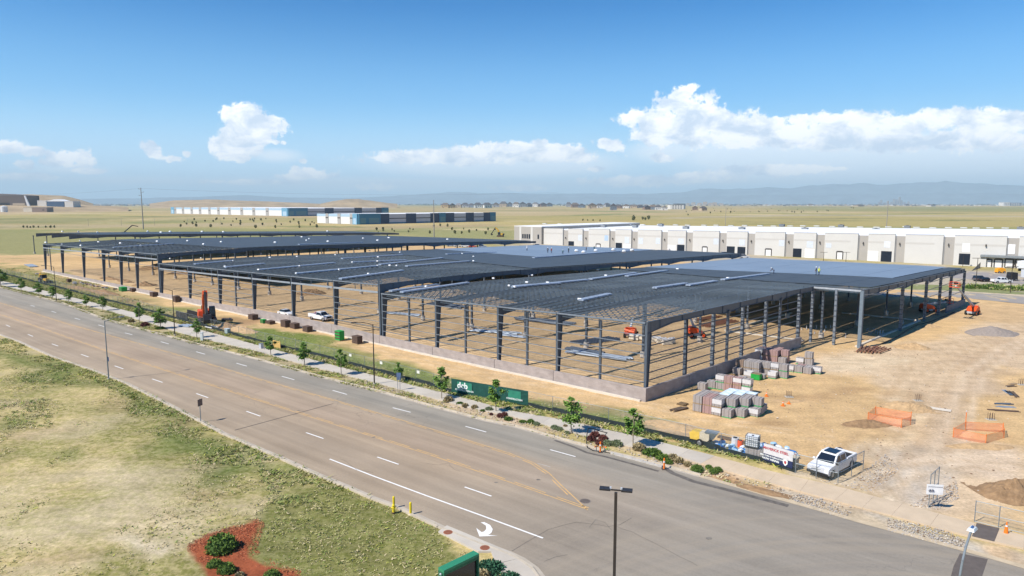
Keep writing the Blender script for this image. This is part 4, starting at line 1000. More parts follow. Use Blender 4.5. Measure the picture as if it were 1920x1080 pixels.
# faint painted patches where signs are prepared
pb = mat('pale_patch', (.56,.60,.66), .8)
for x0, x1, y0, y1, m in ((1085,1092,440,451,pb),(1134,1141,441,451,mat('blue_patch',(.38,.50,.64),.8)),(1172,1180,444,456,pb),(1198,1206,446,457,pb),(1230,1238,446,457,pb),(1272,1282,447,457,pb),(1338,1347,447,458,pb),(1386,1396,449,460,pb),(1460,1470,450,461,pb),(1512,1524,452,464,pb),(1548,1558,456,464,pb),(1656,1668,452,464,mat('faint_patch',(.62,.64,.66),.8)),(1802,1816,456,472,mat('white_patch',(.78,.78,.78),.8)),(1886,1900,458,476,mat('white_patch',(.78,.78,.78),.8))):
    p, q = on_line(WA, WB, x0), on_line(WA, WB, x1); pr = .50 if x0 != 1886 else .06; zt, zb = zat(p, y0), zat(p, y1); f = wnrm*pr; g = wnrm*(pr-.05)
    b = MB(); b.hexa([wl(p+f,zb), wl(q+f,zb), wl(q+g,zb), wl(p+g,zb), wl(p+f,zt), wl(q+f,zt), wl(q+g,zt), wl(p+g,zt)]); b.build('blank_panel', m, WH)
# wall lights between the bays
for x in (1061,1099,1149,1189,1246,1293,1355,1408,1478,1536,1617,1685,1776,1846):
    p = on_line(WA, WB, x); z = zat(p, top(x)+17); pr = .05 if x != 1846 else .5
    b = MB(); b.box((p.x-WA.x+wnrm.x*(pr+.35), p.y-WA.y+wnrm.y*(pr+.35), z), (.5,.7,.9), math.atan2(wt.y, wt.x), .5); b.build('wall_light', seal, WH)
# roof units
XU = [1191,1239,1286,1391,1466,1509,1577,1642,1701,1883,1913,1132]
for x, y in ((1191,424),(1239,421.5),(1286,427),(1391,429),(1466,422.5),(1509,430),(1577,423.5),(1642,431.5),(1701,425.5),(1883,434),(1913,428),(1132,423.5)):
    p = G(x, y+3, 9.6); tt = thing('rooftop_unit', f'grey rooftop unit on the white warehouse roof, {NTH[sorted(XU).index(x)]} from the left', 'roof unit', (p.x, p.y, 9.8))
    MB().box((0,0,.9),(3.2,2.6,1.5), E1A).build('housing', mat('unit_grey',(.20,.22,.24),.6), tt); MB().box((0,0,.1),(2.6,2.0,.3), E1A).build('curb', trim, tt); MB().tube((0,0,1.65),(0,0,1.85),.8,.8,12).build('fan', seal, tt)
for i in range(40):
    x = 1020+i*27; p = G(x+rnd.uniform(-4,4), 420+i*.28+rnd.uniform(-.5,1), 9.4)
    if p.y < 700: MB().box((p.x-WA.x, p.y-WA.y, 9.9),(3.6,1.6,.5), E1A).build('skylight', mat('skylight',(.62,.64,.66),.3), WH)
# office block at the left end of the warehouse
oa, ob = on_line(WA, WB, 968), on_line(WA, WB, 1019); oz = zat(oa, 424)
OF = thing('office_block', 'pale two-storey office end joined to the left end of the white warehouse', 'building', oa)
def ol(p, z): return (p.x-oa.x, p.y-oa.y, z)
f = wnrm*2.0; b = MB(); b.hexa([ol(oa+f,0), ol(ob+f,0), ol(ob+bk,0), ol(oa+bk,0), ol(oa+f,oz), ol(ob+f,oz), ol(ob+bk,oz), ol(oa+bk,oz)]); b.build('wall', wgr, OF)
b = MB(); b.hexa([ol(oa+f,oz+.01), ol(ob+f,oz+.01), ol(ob+bk,oz+.01), ol(oa+bk,oz+.01), ol(oa+f,oz+.3), ol(ob+f,oz+.3), ol(ob+bk,oz+.3), ol(oa+bk,oz+.3)]); b.build('roof', roofw, OF)
for t in (.20,.62): 
    p = oa.lerp(ob, t); q = oa.lerp(ob, t+.07); f = wnrm*2.1; g = wnrm*2.0
    b = MB(); b.hexa([ol(p+f,0), ol(q+f,0), ol(q+g,0), ol(p+g,0), ol(p+f,oz-.3), ol(q+f,oz-.3), ol(q+g,oz-.3), ol(p+g,oz-.3)]); b.build('pilaster', wht, OF)
for t in (.30,.38,.46,.54,.86):
    p = oa.lerp(ob, t); q = oa.lerp(ob, t+.055); f = wnrm*2.05; g = wnrm*1.98
    b = MB(); b.hexa([ol(p+f,3.2), ol(q+f,3.2), ol(q+g,3.2), ol(p+g,3.2), ol(p+f,6), ol(q+f,6), ol(q+g,6), ol(p+g,6)]); b.build('window', dark, OF)
# dock canopy at the right
cp, cq = on_line(WA, WB, 1838), on_line(WA, WB, 1985); zc = zat(cp, 481)
b = MB(); f = wnrm*2.4; g = wnrm*.5; b.hexa([wl(cp+f,zc), wl(cq+f,zc), wl(cq+g,zc), wl(cp+g,zc), wl(cp+f,zc+.7), wl(cq+f,zc+.7), wl(cq+g,zc+.9), wl(cp+g,zc+.9)]); b.build('canopy', mat('canopy_grey',(.20,.22,.23),.6), WH)
b = MB(); f = wnrm*1.6; g = wnrm*.46; b.hexa([wl(cp-wt*.4+f,0), wl(cp+wt*2+f,0), wl(cp+wt*2+g,0), wl(cp-wt*.4+g,0), wl(cp-wt*.4+f,zc-.1), wl(cp+wt*2+f,zc-.1), wl(cp+wt*2+g,zc-.1), wl(cp-wt*.4+g,zc-.1)]); b.build('canopy_wall', wht, WH)
for x in (1845,1865,1885,1905,1925): opening(x, x+13, 487, 500.5, doorw, seal)
# ramp wall
rp = G(1822, 508); tt = thing('ramp_wall', 'grey wedge-shaped retaining wall of the loading ramp, right of the dark open bay', 'wall', rp)
q1 = G(1822,508)-rp; q2 = G(1838,502)-rp; b = MB(); n_ = Vector((.2,.3,0)); b.hexa([(0,0,0), tuple(q2), tuple(q2+n_), tuple(n_), (0,0,.15), (q2.x,q2.y,2.2), (q2.x+n_.x,q2.y+n_.y,2.2), (n_.x,n_.y,.15)]); b.build('wall', mat('ramp_concrete',(.33,.31,.29),.9), tt)
# ------------------------------------------------------------------ two far business buildings
def far_block(nm, label, xl, xc, xr, yb, yc, ybr, ztop, litbays, shadebays, mats_lit, mats_sh):
    """block seen at its street corner: lit face xl..xc, shaded face xc..xr"""
    cpt = G(xc, yc); T = thing(nm, label, 'building', cpt)
    pl = on_line(cpt, cpt+e1*100, xl) if False else None
    # walk along e1 to reach column xl and along e2 to reach xr
    def walk(dv, x):
        lo, hi = 0.0, 4000.0
        for _ in range(60):
            m_ = (lo+hi)/2; q = cpt+dv*m_; dep = q.y*math.cos(TH)+HC*math.sin(TH); cx = 960+q.x/dep*F
            if (dv.x < 0 and cx > x) or (dv.x > 0 and cx < x): lo = m_
            else: hi = m_
        return lo
    l1 = walk(e1, xl); l2 = walk(e2, xr); e2_ = e2
    def lp(u, v, z): q = e1*u+e2_*v; return (q.x, q.y, z)
    z = ztop
    MB().hexa([lp(0,0,-.5), lp(0,l2,-.5), lp(l1,l2,-.5), lp(l1,0,-.5), lp(0,0,z-.6), lp(0,l2,z-.6), lp(l1,l2,z-.6), lp(l1,0,z-.6)]).build('wall', mats_lit[0], T)
    MB().hexa([lp(1,1,z-.59), lp(1,l2-1,z-.59), lp(l1-1,l2-1,z-.59), lp(l1-1,1,z-.59), lp(1,1,z-.2), lp(1,l2-1,z-.2), lp(l1-1,l2-1,z-.2), lp(l1-1,1,z-.2)]).build('roof', roofw, T)
    def panel(face, a, c, z0, z1, m, pr, name):
        L0 = l1 if face else l2; a *= L0; c *= L0
        f = (lambda s, o, zz: lp(s, -o, zz)) if face else (lambda s, o, zz: lp(-o, s, zz))
        pts = [f(a,pr,z0), f(c,pr,z0), f(c,-.02,z0), f(a,-.02,z0), f(a,pr,z1), f(c,pr,z1), f(c,-.02,z1), f(a,-.02,z1)]
        if face: pts = [pts[1],pts[0],pts[3],pts[2],pts[5],pts[4],pts[7],pts[6]]
        return MB().hexa(pts).build(name, m, T)
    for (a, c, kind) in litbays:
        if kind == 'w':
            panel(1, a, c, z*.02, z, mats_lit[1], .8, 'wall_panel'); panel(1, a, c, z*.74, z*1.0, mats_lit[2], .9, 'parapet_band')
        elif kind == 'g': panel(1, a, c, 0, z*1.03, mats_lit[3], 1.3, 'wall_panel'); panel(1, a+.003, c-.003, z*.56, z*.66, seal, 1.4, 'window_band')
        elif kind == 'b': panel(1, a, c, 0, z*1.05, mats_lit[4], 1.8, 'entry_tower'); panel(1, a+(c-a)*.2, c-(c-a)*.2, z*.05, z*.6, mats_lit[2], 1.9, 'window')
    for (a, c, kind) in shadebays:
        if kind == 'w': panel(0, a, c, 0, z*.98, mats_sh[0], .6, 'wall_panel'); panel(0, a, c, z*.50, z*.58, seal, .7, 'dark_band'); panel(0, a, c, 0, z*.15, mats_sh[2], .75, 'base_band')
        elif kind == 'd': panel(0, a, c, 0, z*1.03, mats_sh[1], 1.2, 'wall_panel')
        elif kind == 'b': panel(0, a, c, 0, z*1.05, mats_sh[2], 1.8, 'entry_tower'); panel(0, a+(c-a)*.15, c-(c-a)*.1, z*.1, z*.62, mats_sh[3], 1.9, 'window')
    return T, l1, l2, lp
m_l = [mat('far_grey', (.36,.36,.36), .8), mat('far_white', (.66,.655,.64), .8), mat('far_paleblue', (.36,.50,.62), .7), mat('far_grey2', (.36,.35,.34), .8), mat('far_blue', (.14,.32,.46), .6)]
m_s = [mat('far_white_shade', (.50,.49,.53), .8), mat('far_grey_shade', (.05,.07,.12), .7), mat('far_blue_shade', (.06,.19,.29), .6), mat('far_glass', (.12,.24,.28), .3)]  # shaded copies of the wall colours: the sunless face is painted darker and bluer
import itertools
def bays(n, w, kinds):
    out = []; x = 0
    for k, q in zip(w, kinds): out.append((x, x+k, q)); x += k
    s = x; return [(a/s, b_/s, k) for a, b_, k in out]
lit1 = bays(0, [6,14,3,12,3,11,3,12,3,11,3,9,3,10,3,9,3,10,3,9,3,5], ['b','w','g','w','g','w','g','w','g','w','g','w','g','w','g','w','g','w','g','w','g','b'])
lit1[0] = (lit1[0][0], lit1[0][1], 'b')
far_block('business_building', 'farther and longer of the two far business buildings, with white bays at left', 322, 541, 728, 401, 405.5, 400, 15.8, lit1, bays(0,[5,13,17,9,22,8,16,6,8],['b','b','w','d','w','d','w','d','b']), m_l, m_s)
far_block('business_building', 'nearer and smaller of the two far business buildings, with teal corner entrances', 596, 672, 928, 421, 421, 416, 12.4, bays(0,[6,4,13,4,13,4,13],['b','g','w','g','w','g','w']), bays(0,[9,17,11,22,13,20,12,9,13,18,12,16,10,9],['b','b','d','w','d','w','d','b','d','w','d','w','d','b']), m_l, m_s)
# ------------------------------------------------------------------ tan and white sheds at the far left
def shed(nm, label, x0, x1, yb, h, depth, wallm, roofm, gable=0.0, cat='building', proj=None, doors=None):
    p, q = G(x0, yb), G(x1, yb)
    if proj:
        def at_(x): d0 = DIR(x, yb); s_ = proj/d0.y; return Vector((d0.x*s_, proj, HC+d0.z*s_))
        p, q = at_(x0), at_(x1)
    T = thing(nm, label, cat, p); d_ = q-p; t = d_.normalized(); n_ = Vector((-t.y, t.x, 0)); 
    if n_.y < 0: n_ = -n_
    L0 = d_.length
    def lp(a, b_, z): w = t*a+n_*b_; return (w.x, w.y, z)
    zb_ = -.5 if not proj else -14
    MB().hexa([lp(0,0,zb_), lp(L0,0,zb_), lp(L0,depth,zb_), lp(0,depth,zb_), lp(0,0,h), lp(L0,0,h), lp(L0,depth,h), lp(0,depth,h)]).build('wall', wallm, T)
    o = .6; g = h+gable
    b = MB()
    if gable: b.hexa([lp(-o,-o,h), lp(L0+o,-o,h), lp(L0+o,depth+o,h), lp(-o,depth+o,h), lp(L0*.42,-o,g), lp(L0*.58,-o,g), lp(L0*.58,depth+o,g), lp(L0*.42,depth+o,g)])
    else: b.hexa([lp(-o,-o,h+.01), lp(L0+o,-o,h+.01), lp(L0+o,depth+o,h+.01), lp(-o,depth+o,h+.01), lp(-o,-o,h+.9), lp(L0+o,-o,h+.9), lp(L0+o,depth+o,h+.9), lp(-o,depth+o,h+.9)])
    b.build('roof', roofm, T)
    for a, c, z0, z1, m in (doors or []):
        MB().hexa([lp(a*L0,-.25,z0), lp(c*L0,-.25,z0), lp(c*L0,.0,z0), lp(a*L0,.0,z0), lp(a*L0,-.25,z1), lp(c*L0,-.25,z1), lp(c*L0,.0,z1), lp(a*L0,.0,z1)]).build('door' if z0 < 1 else 'window', m, T)
    return T
hb = mat('hangar_brown', (.12,.095,.085), .8); tanw = mat('tan_wall', (.44,.36,.27), .8)
shed('hangar', 'long dark brown hangar far off at the left edge, below the dry hill', -60, 52, 384.5, 32, 60, hb, mat('hangar_roof', (.17,.15,.14), .8), 6, 'hangar', 2330, doors=[(.08,.3,0,8,mat('near_black',(.02,.02,.022),.6)),(.45,.7,0,8,mat('near_black',(.02,.02,.022),.6)),(.75,.95,0,6,tanw)])
shed('arena', 'far hall with white hipped roof over a dark blue front, left of the utility pole', 88, 120, 381.5, 7, 40, mat('navy_front', (.06,.10,.17), .6), roofw, 7, 'building', 2320)
shed('low_shed', 'low white shed on the left side of the far white-roofed hall', 70, 87, 381.5, 9, 40, mat('shed_white', (.62,.58,.52), .8), roofw, 0, 'shed', 2320)
shed('low_shed', 'low tan shed on the right side of the far white-roofed hall', 121, 137, 381.5, 7, 40, mat('shed_white', (.62,.58,.52), .8), roofw, 0, 'shed', 2320)
shed('brick_shed', 'long low brown shed with a cream left end on the far bare slope at left', 60, 88, 395, 9.5, 30, mat('shed_brown', (.24,.18,.15), .8), mat('shed_roof_grey', (.34,.31,.28), .8), 0, 'shed', 2080, doors=[(.7,.8,0,5,hb)])
shed('cream_shed', 'cream end block joined to the long brown shed at the far left', 44, 60, 395, 9, 30, mat('cream', (.58,.52,.42), .8), mat('cream_roof', (.50,.45,.37), .8), 0, 'shed', 2080)
d0 = DIR(8, 396); p = Vector((d0.x*2070/d0.y, 2070, HC+d0.z*2070/d0.y)); t = thing('water_tank', 'round white water tank with a domed top at the far left edge', 'tank', p); MB().tube((0,0,-8),(0,0,14),9,9,20).build('shell', mat('tank_white',(.66,.66,.65),.6), t); MB().tube((0,0,14),(0,0,16.5),9,2,20).build('dome', mat('tank_dome',(.60,.61,.61),.6), t)
d0 = DIR(51, 382); p = Vector((d0.x*2300/d0.y, 2300, HC+d0.z*2300/d0.y)); t = thing('radio_fin', 'tall white slanted sail-like mast beside the brown hangar', 'mast', p); b = MB(); b.hexa([(0,0,-10),(9,0,-10),(9,4,-10),(0,4,-10),(-9,0,27),(-5,0,27),(-5,3,27),(-9,3,27)]); b.build('fin', mat('tank_white',(.7,.7,.7),.6), t)
# ------------------------------------------------------------------ houses on the horizon
hw = [mat('house_white', (.66,.64,.60), .8), mat('house_tan', (.46,.36,.25), .8), mat('house_grey', (.30,.30,.31), .8), mat('house_ochre', (.50,.35,.18), .8), mat('house_slate', (.17,.20,.24), .8), mat('house_brown', (.24,.16,.12), .8)]
hr = [mat('shingle_dark', (.09,.085,.09), .9), mat('shingle_brown', (.14,.11,.09), .9), mat('shingle_grey', (.20,.19,.19), .9)]
HN = ['white','tan','grey','ochre','slate blue','brown']; 
def house(x, yb, wpx, hpx, wi, ri, lab, wide=1.0):
    p = G(x, yb); s = p.y/F; w = wpx*s; h = hpx*s*.72; T = thing('house', lab, 'house', p, rnd.uniform(-.5,.5)); d_ = w*.7
    MB().box((0,0,h/2-.5),(w,d_,h+1)).build('wall', hw[wi], T)
    k = h*.75; b = MB(); b.prism([(-w*.54,h),(w*.54,h),(0,h+k)], -d_*.54, d_*.54) if rnd.random() < .5 else b.hexa([(-w*.54,-d_*.54,h),(w*.54,-d_*.54,h),(w*.54,d_*.54,h),(-w*.54,d_*.54,h),(-w*.25,0,h+k),(w*.25,0,h+k),(w*.25,.1,h+k),(-w*.25,.1,h+k)])
    r_ = b.build('roof', hr[ri], T)
    gl = mat('far_window', (.05,.06,.075), .3)
    for sx in (-.28, .05, .3): 
        o_w = MB().box((w*sx,-d_/2-.1,h*.6),(w*.13,.3,h*.28)).build('window', gl, T)
    MB().box((w*.0-.2*w,-d_/2-.1,h*.2),(w*.12,.3,h*.38)).build('door', hr[1], T)
    return T
row = [(835,390,14,7.5,3,1),(848,390,11,7,3,0),(860,389.5,12,6.5,1,2),(872,389,12,7,0,0),(884,389,10,6,4,0),(896,390,14,8,0,0),(913,390,16,8,0,0),(930,388.5,12,7,2,1),(944,388,13,8,1,0),(956,387.5,10,7,4,0),(968,388.5,12,7.5,0,1),(980,388,13,7.5,2,0),(992,388,10,6,4,0),(1004,387.5,12,6.5,0,2),(1018,387.5,12,6,5,0),(1030,387,11,5.5,4,0),
 (1066,388,9,7,2,0),(1078,389,14,7,5,1),(1091,389.5,12,6,4,0),(1110,391,16,8,1,1),(1124,390,12,6.5,0,0),(1138,388,10,6,2,0),(1150,394,12,10,4,0),(1160,391,13,6,5,0),(1174,390.5,12,6,0,1),(1188,390,14,5,1,1),(1200,390,12,5,2,0),(1212,393,12,6.5,5,0),(1224,393,13,7,4,1),(1234,393.5,12,7,0,0),(1246,394,11,6.5,0,2),(1303,394,10,6.5,5,1),(1318,395,12,6.5,1,0),
 (1490,386,9,3,2,2),(1520,386,12,3,0,1),(1610,387,16,3,1,1),(1745,387,14,3,0,1),(1700,386,8,3,2,0)]
for i, r_ in enumerate(row):
    c = HN[r_[4]]; grp = 'above the nearer business building' if i < 16 else 'above the white warehouse' if i < 33 else 'on the right horizon'
    j = i if i < 16 else i-16 if i < 33 else i-33
    house(*r_, f'{c} house, {NTH[j]} from left, {grp}')
# larger block right of the houses and at the far right
for x0, x1, yb, h, wm_, lab in ((1257,1282,392.5,48,hw[0],'three-storey white apartment end beside the dark block, right of the far houses'),(1268,1285,392,58,hw[4],'dark slate apartment block standing right of the far white houses')):
    shed('apartment_block', lab, x0, x1, yb, h*.42, 60, wm_, hr[0], 0, 'building', doors=[(.15+.2*k,.25+.2*k,3+6*r_,6+6*r_,mat('far_window',(.05,.06,.075))) for k in range(4) for r_ in range(3)])
shed('apartment_block', 'cream block, left part of the pair on the far right horizon', 1881, 1893, 386, 40, 80, hw[0], hr[2], 0, 'building', doors=[(.2+.25*k,.35+.25*k,6+10*r_,12+10*r_,mat('far_window',(.05,.06,.075))) for k in range(3) for r_ in range(3)])
shed('apartment_block', 'slate blue block, right part of the pair on the far right horizon', 1894, 1915, 386, 36, 80, hw[4], hr[0], 0, 'building', doors=[(.1+.2*k,.2+.2*k,6+10*r_,12+10*r_,hw[0]) for k in range(4) for r_ in range(3)])
# downtown towers on the horizon
for i, (x, h) in enumerate(((1648,5),(1652,9),(1658,4),(1664,7),(1671,5),(1676,11),(1681,10),(1686,14),(1690,8),(1696,5),(1703,6))):
    p = G(x, 384.3); s = p.y/F; t = thing('tower', f'{NTH[i]} hazy downtown tower from the left on the far horizon', 'tower', p); w = s*3; MB().box((0,0,h*s*.5),(w,w,h*s)).build('shaft', mat('tower_haze',(.30,.30,.31),.8), t); MB().box((0,0,h*s+2),(w*.5,w*.5,s*1.2)).build('crown', mat('tower_haze',(.3,.3,.31)), t)
for i, x in enumerate((1290,1300,1312,1322,1332,1340,1352)):
    p = G(x, 384.6); s = p.y/F; t = thing('tower', f'{NTH[i]} pale hospital slab from the left, just right of the far apartment blocks', 'tower', p); h = (3,5,4,6,4,5,3)[i]; MB().box((0,0,h*s*.5),(s*7,s*4,h*s)).build('shaft', hw[1], t); MB().box((0,0,h*s+2),(s*3,s*2,s*.8)).build('crown', hw[2], t)
# tree belts and vehicles too small to pick apart near the horizon
belt = MB()
for k in range(900):
    x = rnd.uniform(-60, 1980); y = 383.3+rnd.random()*1.3; 
    if 640 < x < 760 and rnd.random() < .7: continue
    p = G(x, y); s = p.y/F; r_ = s*rnd.uniform(.5,1.7); belt.ball((p.x,p.y,r_*.5), r_, 5, 3, (1.5,1,.9), .3)
belt.build('far_treeline', mat('far_tree', (.055,.075,.04), .95, var=.3, scale=.01))['kind'] = 'stuff'
town = MB(); tm_ = [hw[0], hw[1], hw[2], hw[4], hr[0]]
for k in range(520):
    x = rnd.choice((rnd.uniform(125,330), rnd.uniform(1050,1300), rnd.uniform(1300,1940), rnd.uniform(1300,1940))); y = rnd.uniform(384.3,386.2); p = G(x, y); s_ = p.y/F
    town.m = rnd.randrange(5); w = s_*rnd.uniform(1.5,5); h = s_*rnd.uniform(.7,1.9); town.box((p.x, p.y, h/2), (w, w*.6, h), rnd.uniform(-.4,.4))
town.build('far_town', tm_)['kind'] = 'stuff'
# ------------------------------------------------------------------ utility poles
polem = mat('pole_wood_grey', (.27,.25,.24), .9, var=.15, scale=.5)
def upole(x, yb, yt, label, arms=True, w=.55):
    p = G(x, yb); h = zat(p, yt); t = thing('utility_pole', label, 'utility pole', p)
    MB().tube((0,0,-.5),(0,0,h), w, w*.55, 8).build('mast', polem, t)
    if arms:
        for k, z in enumerate((h-1.5, h-4.6, h-7.7)):
            s = 1 if k % 2 else -1
            a = MB().bar((0,0,z),(s*2.2,0,z+.25), .25, .25).build('arm', polem, t); MB().tube((s*2.2,0,z+.1),(s*2.2,0,z+.9), .16, .16, 6).build('insulator', seal, a)
    return p, h
PP = [upole(269,430,352,'tall steel utility pole rising behind the left roof, nearest the left edge'), upole(814,446,375,'plain grey utility pole standing in front of the nearer business building', False, .4), upole(1360,424,388,'grey utility pole left of two that rise behind the white warehouse roof', False, .3), upole(1662,428,377,'tall grey utility pole behind the white warehouse roof, farther right of two', False, .4)]
for i in range(5):
    p = G(166+i*62, 424-i*.6); t = thing('field_post', f'{NTH[i]} thin dark post from the left in the far green field', 'post', p); MB().tube((0,0,0),(0,0,8),.14,.1,6).build('post', polem, t); MB().bar((-.9,0,7.7),(.9,0,7.7),.12).build('arm', polem, t)
wire = mat('wire', (.16,.16,.17), .6)
b = MB(); p, h = PP[0]
for s in (-1, 1):
    for z in (h-.6,):
        a = Vector((p.x, p.y, z)); c = Vector((p.x+s*420, p.y+180 if s > 0 else p.y+260, z-1)); pr = None
        for i in range(15):
            u = i/14; q = a.lerp(c, u); q.z -= 9*4*u*(1-u)*.5
            if pr is not None: b.tube(pr, q, .05, .05, 4, False)
            pr = q
tag(b.build('overhead_wire', wire), 'thin sagging wires running from the tall left utility pole', 'wire')
# far shrubs / young trees dotted over the plain
leafm = mat('far_leaf', (.10,.115,.055), .95, var=.35, scale=.5)
def make_bush_mesh(n, r, h, seed, leaf=.25, m=None, name='bush'):
    g = random.Random(seed); b = MB()
    for i in range(n):
        while True:
            a = Vector((g.uniform(-1,1), g.uniform(-1,1), g.uniform(-1,1)))
            if .35 < a.length < 1: break
        c = Vector((a.x*r, a.y*r, h/2+a.z*h/2)); s = leaf*g.uniform(.6,1.3)
        d1 = Vector((g.uniform(-1,1), g.uniform(-1,1), g.uniform(-.6,.6))).normalized()*s; d2 = d1.cross(Vector((g.uniform(-1,1), g.uniform(-1,1), g.uniform(-1,1)))).normalized()*s*.6
        b.quad(c-d1, c+d2, c+d1, c-d2)
    return b.mesh(name, m)
FB = [make_bush_mesh(110, 1.6, 3.2, s, .55, leafm) for s in (1,2,3)]
fb_cols = []
def far_bush(x, y, sc, label, grp):
    p = G(x, y); t = thing('small_tree', label, 'tree', p, rnd.uniform(0,6), grp); c = obj('crown', FB[rnd.randrange(3)], t); c.scale = (sc*.55, sc*.55, sc*.75)
    MB().tube((0,0,0),(0,0,.8*sc),.12,.08,5).build('trunk', polem, t)
for x, y, s in [(44,427,1),(51,427,.9),(57,427.5,.8),(63,427,1),(72,427,.8),(86,427,.9),(95,427.5,1.1),(102,427,1)]: far_bush(x, y, s*1.1, 'small dark tree in the left green field', 'small trees in a row in the left field')
for k in range(46): far_bush(rnd.uniform(330,610), rnd.uniform(410,428), rnd.uniform(.9,1.6), 'young tree below the business buildings', 'young trees below the far business buildings')
for k in range(22): far_bush(rnd.uniform(700,960), rnd.uniform(424,440), rnd.uniform(.7,1.4), 'shrub in the field left of the warehouse', 'shrubs in the field left of the white warehouse')
for x, y, s in ((1188,413,3.2),(1205,412,2.2),(1210,412.5,1.9),(1216,411.5,2.8),(1093,414,1.3),(1102,414,1),(1112,414.5,1.2),(1125,415,1.2),(1290,404,1.6),(1332,400,2.1),(1370,399,2.4),(1596,390,3),(1600,391,3)): far_bush(x, y, s, 'dark conifer beyond the white warehouse', 'dark conifers beyond the white warehouse')
for k in range(34): far_bush(rnd.uniform(1280,1560), rnd.uniform(390,399), rnd.uniform(1,2), 'dotted tree right of the far houses', 'dotted trees right of the far houses')
for x, y in ((1718,492),(1737,493),(1757,492)): far_bush(x, y, .9, ['left','middle','right'][(x-1718)//19]+' of three round bushes at the foot of the white warehouse wall', 'round bushes by the warehouse wall')
# ------------------------------------------------------------------ street side: trees, lamps, fence, planting
bark = mat('young_bark', (.30,.25,.19), .9, var=.2, scale=8)
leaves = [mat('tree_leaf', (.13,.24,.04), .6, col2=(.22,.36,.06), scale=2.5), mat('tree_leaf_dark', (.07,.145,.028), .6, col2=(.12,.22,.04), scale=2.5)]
def tree_meshes(seed, n=1700, rx=.78, z0=1.35, z1=4.0, leaf=.10):
    """upright narrow crown with an uneven outline and gaps"""
    g = random.Random(seed); b = MB(); clumps = []
    for i in range(26):
        t = g.random()**.8; z = z0+(z1-z0)*t; w = rx*math.sin(math.pi*min(1, max(.0, t*.8+.16)))*g.uniform(.35,1.05); a = g.uniform(0, 6.28)
        clumps.append((Vector((math.cos(a)*w, math.sin(a)*w, z)), g.uniform(.16,.34)*(1.1-.4*t)))
    for i in range(n):
        c, r_ = clumps[g.randrange(len(clumps))]
        o = Vector((g.gauss(0,1), g.gauss(0,1), g.gauss(0,1)))*r_*.55
        q = c+o; s = leaf*g.uniform(.7,1.5); d1 = Vector((g.uniform(-1,1), g.uniform(-1,1), g.uniform(-.8,.3))).normalized()*s
        d2 = d1.cross(Vector((g.uniform(-1,1), g.uniform(-1,1), 1))).normalized()*s*.62
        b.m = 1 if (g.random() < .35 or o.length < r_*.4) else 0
        b.quad(q-d1, q+d2, q+d1*.9, q-d2)
    cm = b.mesh('crown', leaves)
    t_ = MB(); pts = [Vector((0,0,-.1)), Vector((.02,.01,1.2)), Vector((-.03,.02,2.3)), Vector((.02,0,z1-.4))]; rs = [.055,.045,.032,.015]
    for i in range(3): t_.tube(pts[i], pts[i+1], rs[i], rs[i+1], 7, False)
    for c, r_ in clumps[:12]:
        z = max(1.2, c.z-.6); t_.tube((0,0,z), c, .018, .006, 4, False)
    return cm, t_.mesh('trunk', bark)
TM = [tree_meshes(s) for s in (11,12,13,14)]
def street_tree(x, yb, yt, label, wide=1.0, v=None):
    p = G(x, yb); h = zat(p, yt); s = h/4.1; v = rnd.randrange(4) if v is None else v
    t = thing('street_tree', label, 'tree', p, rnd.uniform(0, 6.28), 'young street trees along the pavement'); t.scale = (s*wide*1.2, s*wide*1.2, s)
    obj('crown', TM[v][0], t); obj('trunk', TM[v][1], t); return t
ST = [(1187,838,767,1.0),(1071,812,745,1),(930,772,714,1.05),(828,748,690,1),(748,715,680,1.0),(640,704,655,.9),(571,685,642,1.15),(508,667,632,1.2),(369,634,597,.9),(301,617,580,1.25),(262,606,568,.85),(193,583,556,1.1),(162,576,553,1.1),(129,569,543,1),(99,562,537,1),(72,556,529,1.1),(40,549,522,1.1),(2,539,505,1.3),(-14,534,498,1.2)]
for i, (x, yb, yt, w) in enumerate(ST):
    lb = {0:'right-most leafy street tree, beside the pavement nearest the site gate', 1:'leafy street tree second from the right, by the grey-green shrubs in the verge', 2:'leafy street tree in front of the right half of the green fence banner', 3:'leafy street tree at the left end of the green fence banner'}.get(i, f'{NTH[i]} young street tree counting from the site gate leftwards')
    street_tree(x, yb, yt, lb, w*1.1)
# lamps -----------------------------------------------------------------
bronze = mat('bronze_pole', (.045,.038,.034), .5, .2, var=.1); galv = mat('galvanised', (.22,.25,.27), .5, .3, var=.08); lens = mat('lamp_lens', (.5,.52,.55), .3)
def street_lamp(x, yb, yt, ang, m, label, arm=2.3, plate=None):
    p = G(x, yb); h = zat(p, yt); t = thing('street_lamp', label, 'street lamp', p, ang)
    MB().tube((0,0,-.1),(0,0,.25),.20,.20,10).build('base', conc, t)
    MB().tube((0,0,.2),(0,0,h-.3),.095,.06,8).build('pole', m, t)
    a = MB().path([Vector((0,0,h-.45)), Vector((arm*.3,0,h-.12)), Vector((arm*.65,0,h+.02)), Vector((arm,0,h+.05))], .04, 6).build('arm', m, t)
    hd = MB(); hd.box((arm+.28,0,h+.04),(.75,.30,.12),0,.8); hd.build('luminaire', m, t); MB().box((arm+.3,0,h-.03),(.5,.22,.03)).build('lens', lens, t)
    if plate: MB().box((.10,0,plate),(.05,.42,.62)).build('sign_plate', mat('blue_plate',(.05,.11,.27),.5), t)
    return t
street_lamp(204, 712, 598, E2A+.1, galv, 'grey street lamp in the near grass with a small blue plate on its pole', 2.0, 3.0)
street_lamp(702, 721, 604, math.pi+E2A-.55, bronze, 'dark street lamp in the verge left of the blue pavement sign')
street_lamp(328, 629, 541, math.pi+E2A-.55, bronze, 'dark street lamp in the verge left of the orange excavator')
street_lamp(106, 565, 498, math.pi+E2A-.55, bronze, 'dark street lamp right of the yellow backhoe at the far left', 2.2)
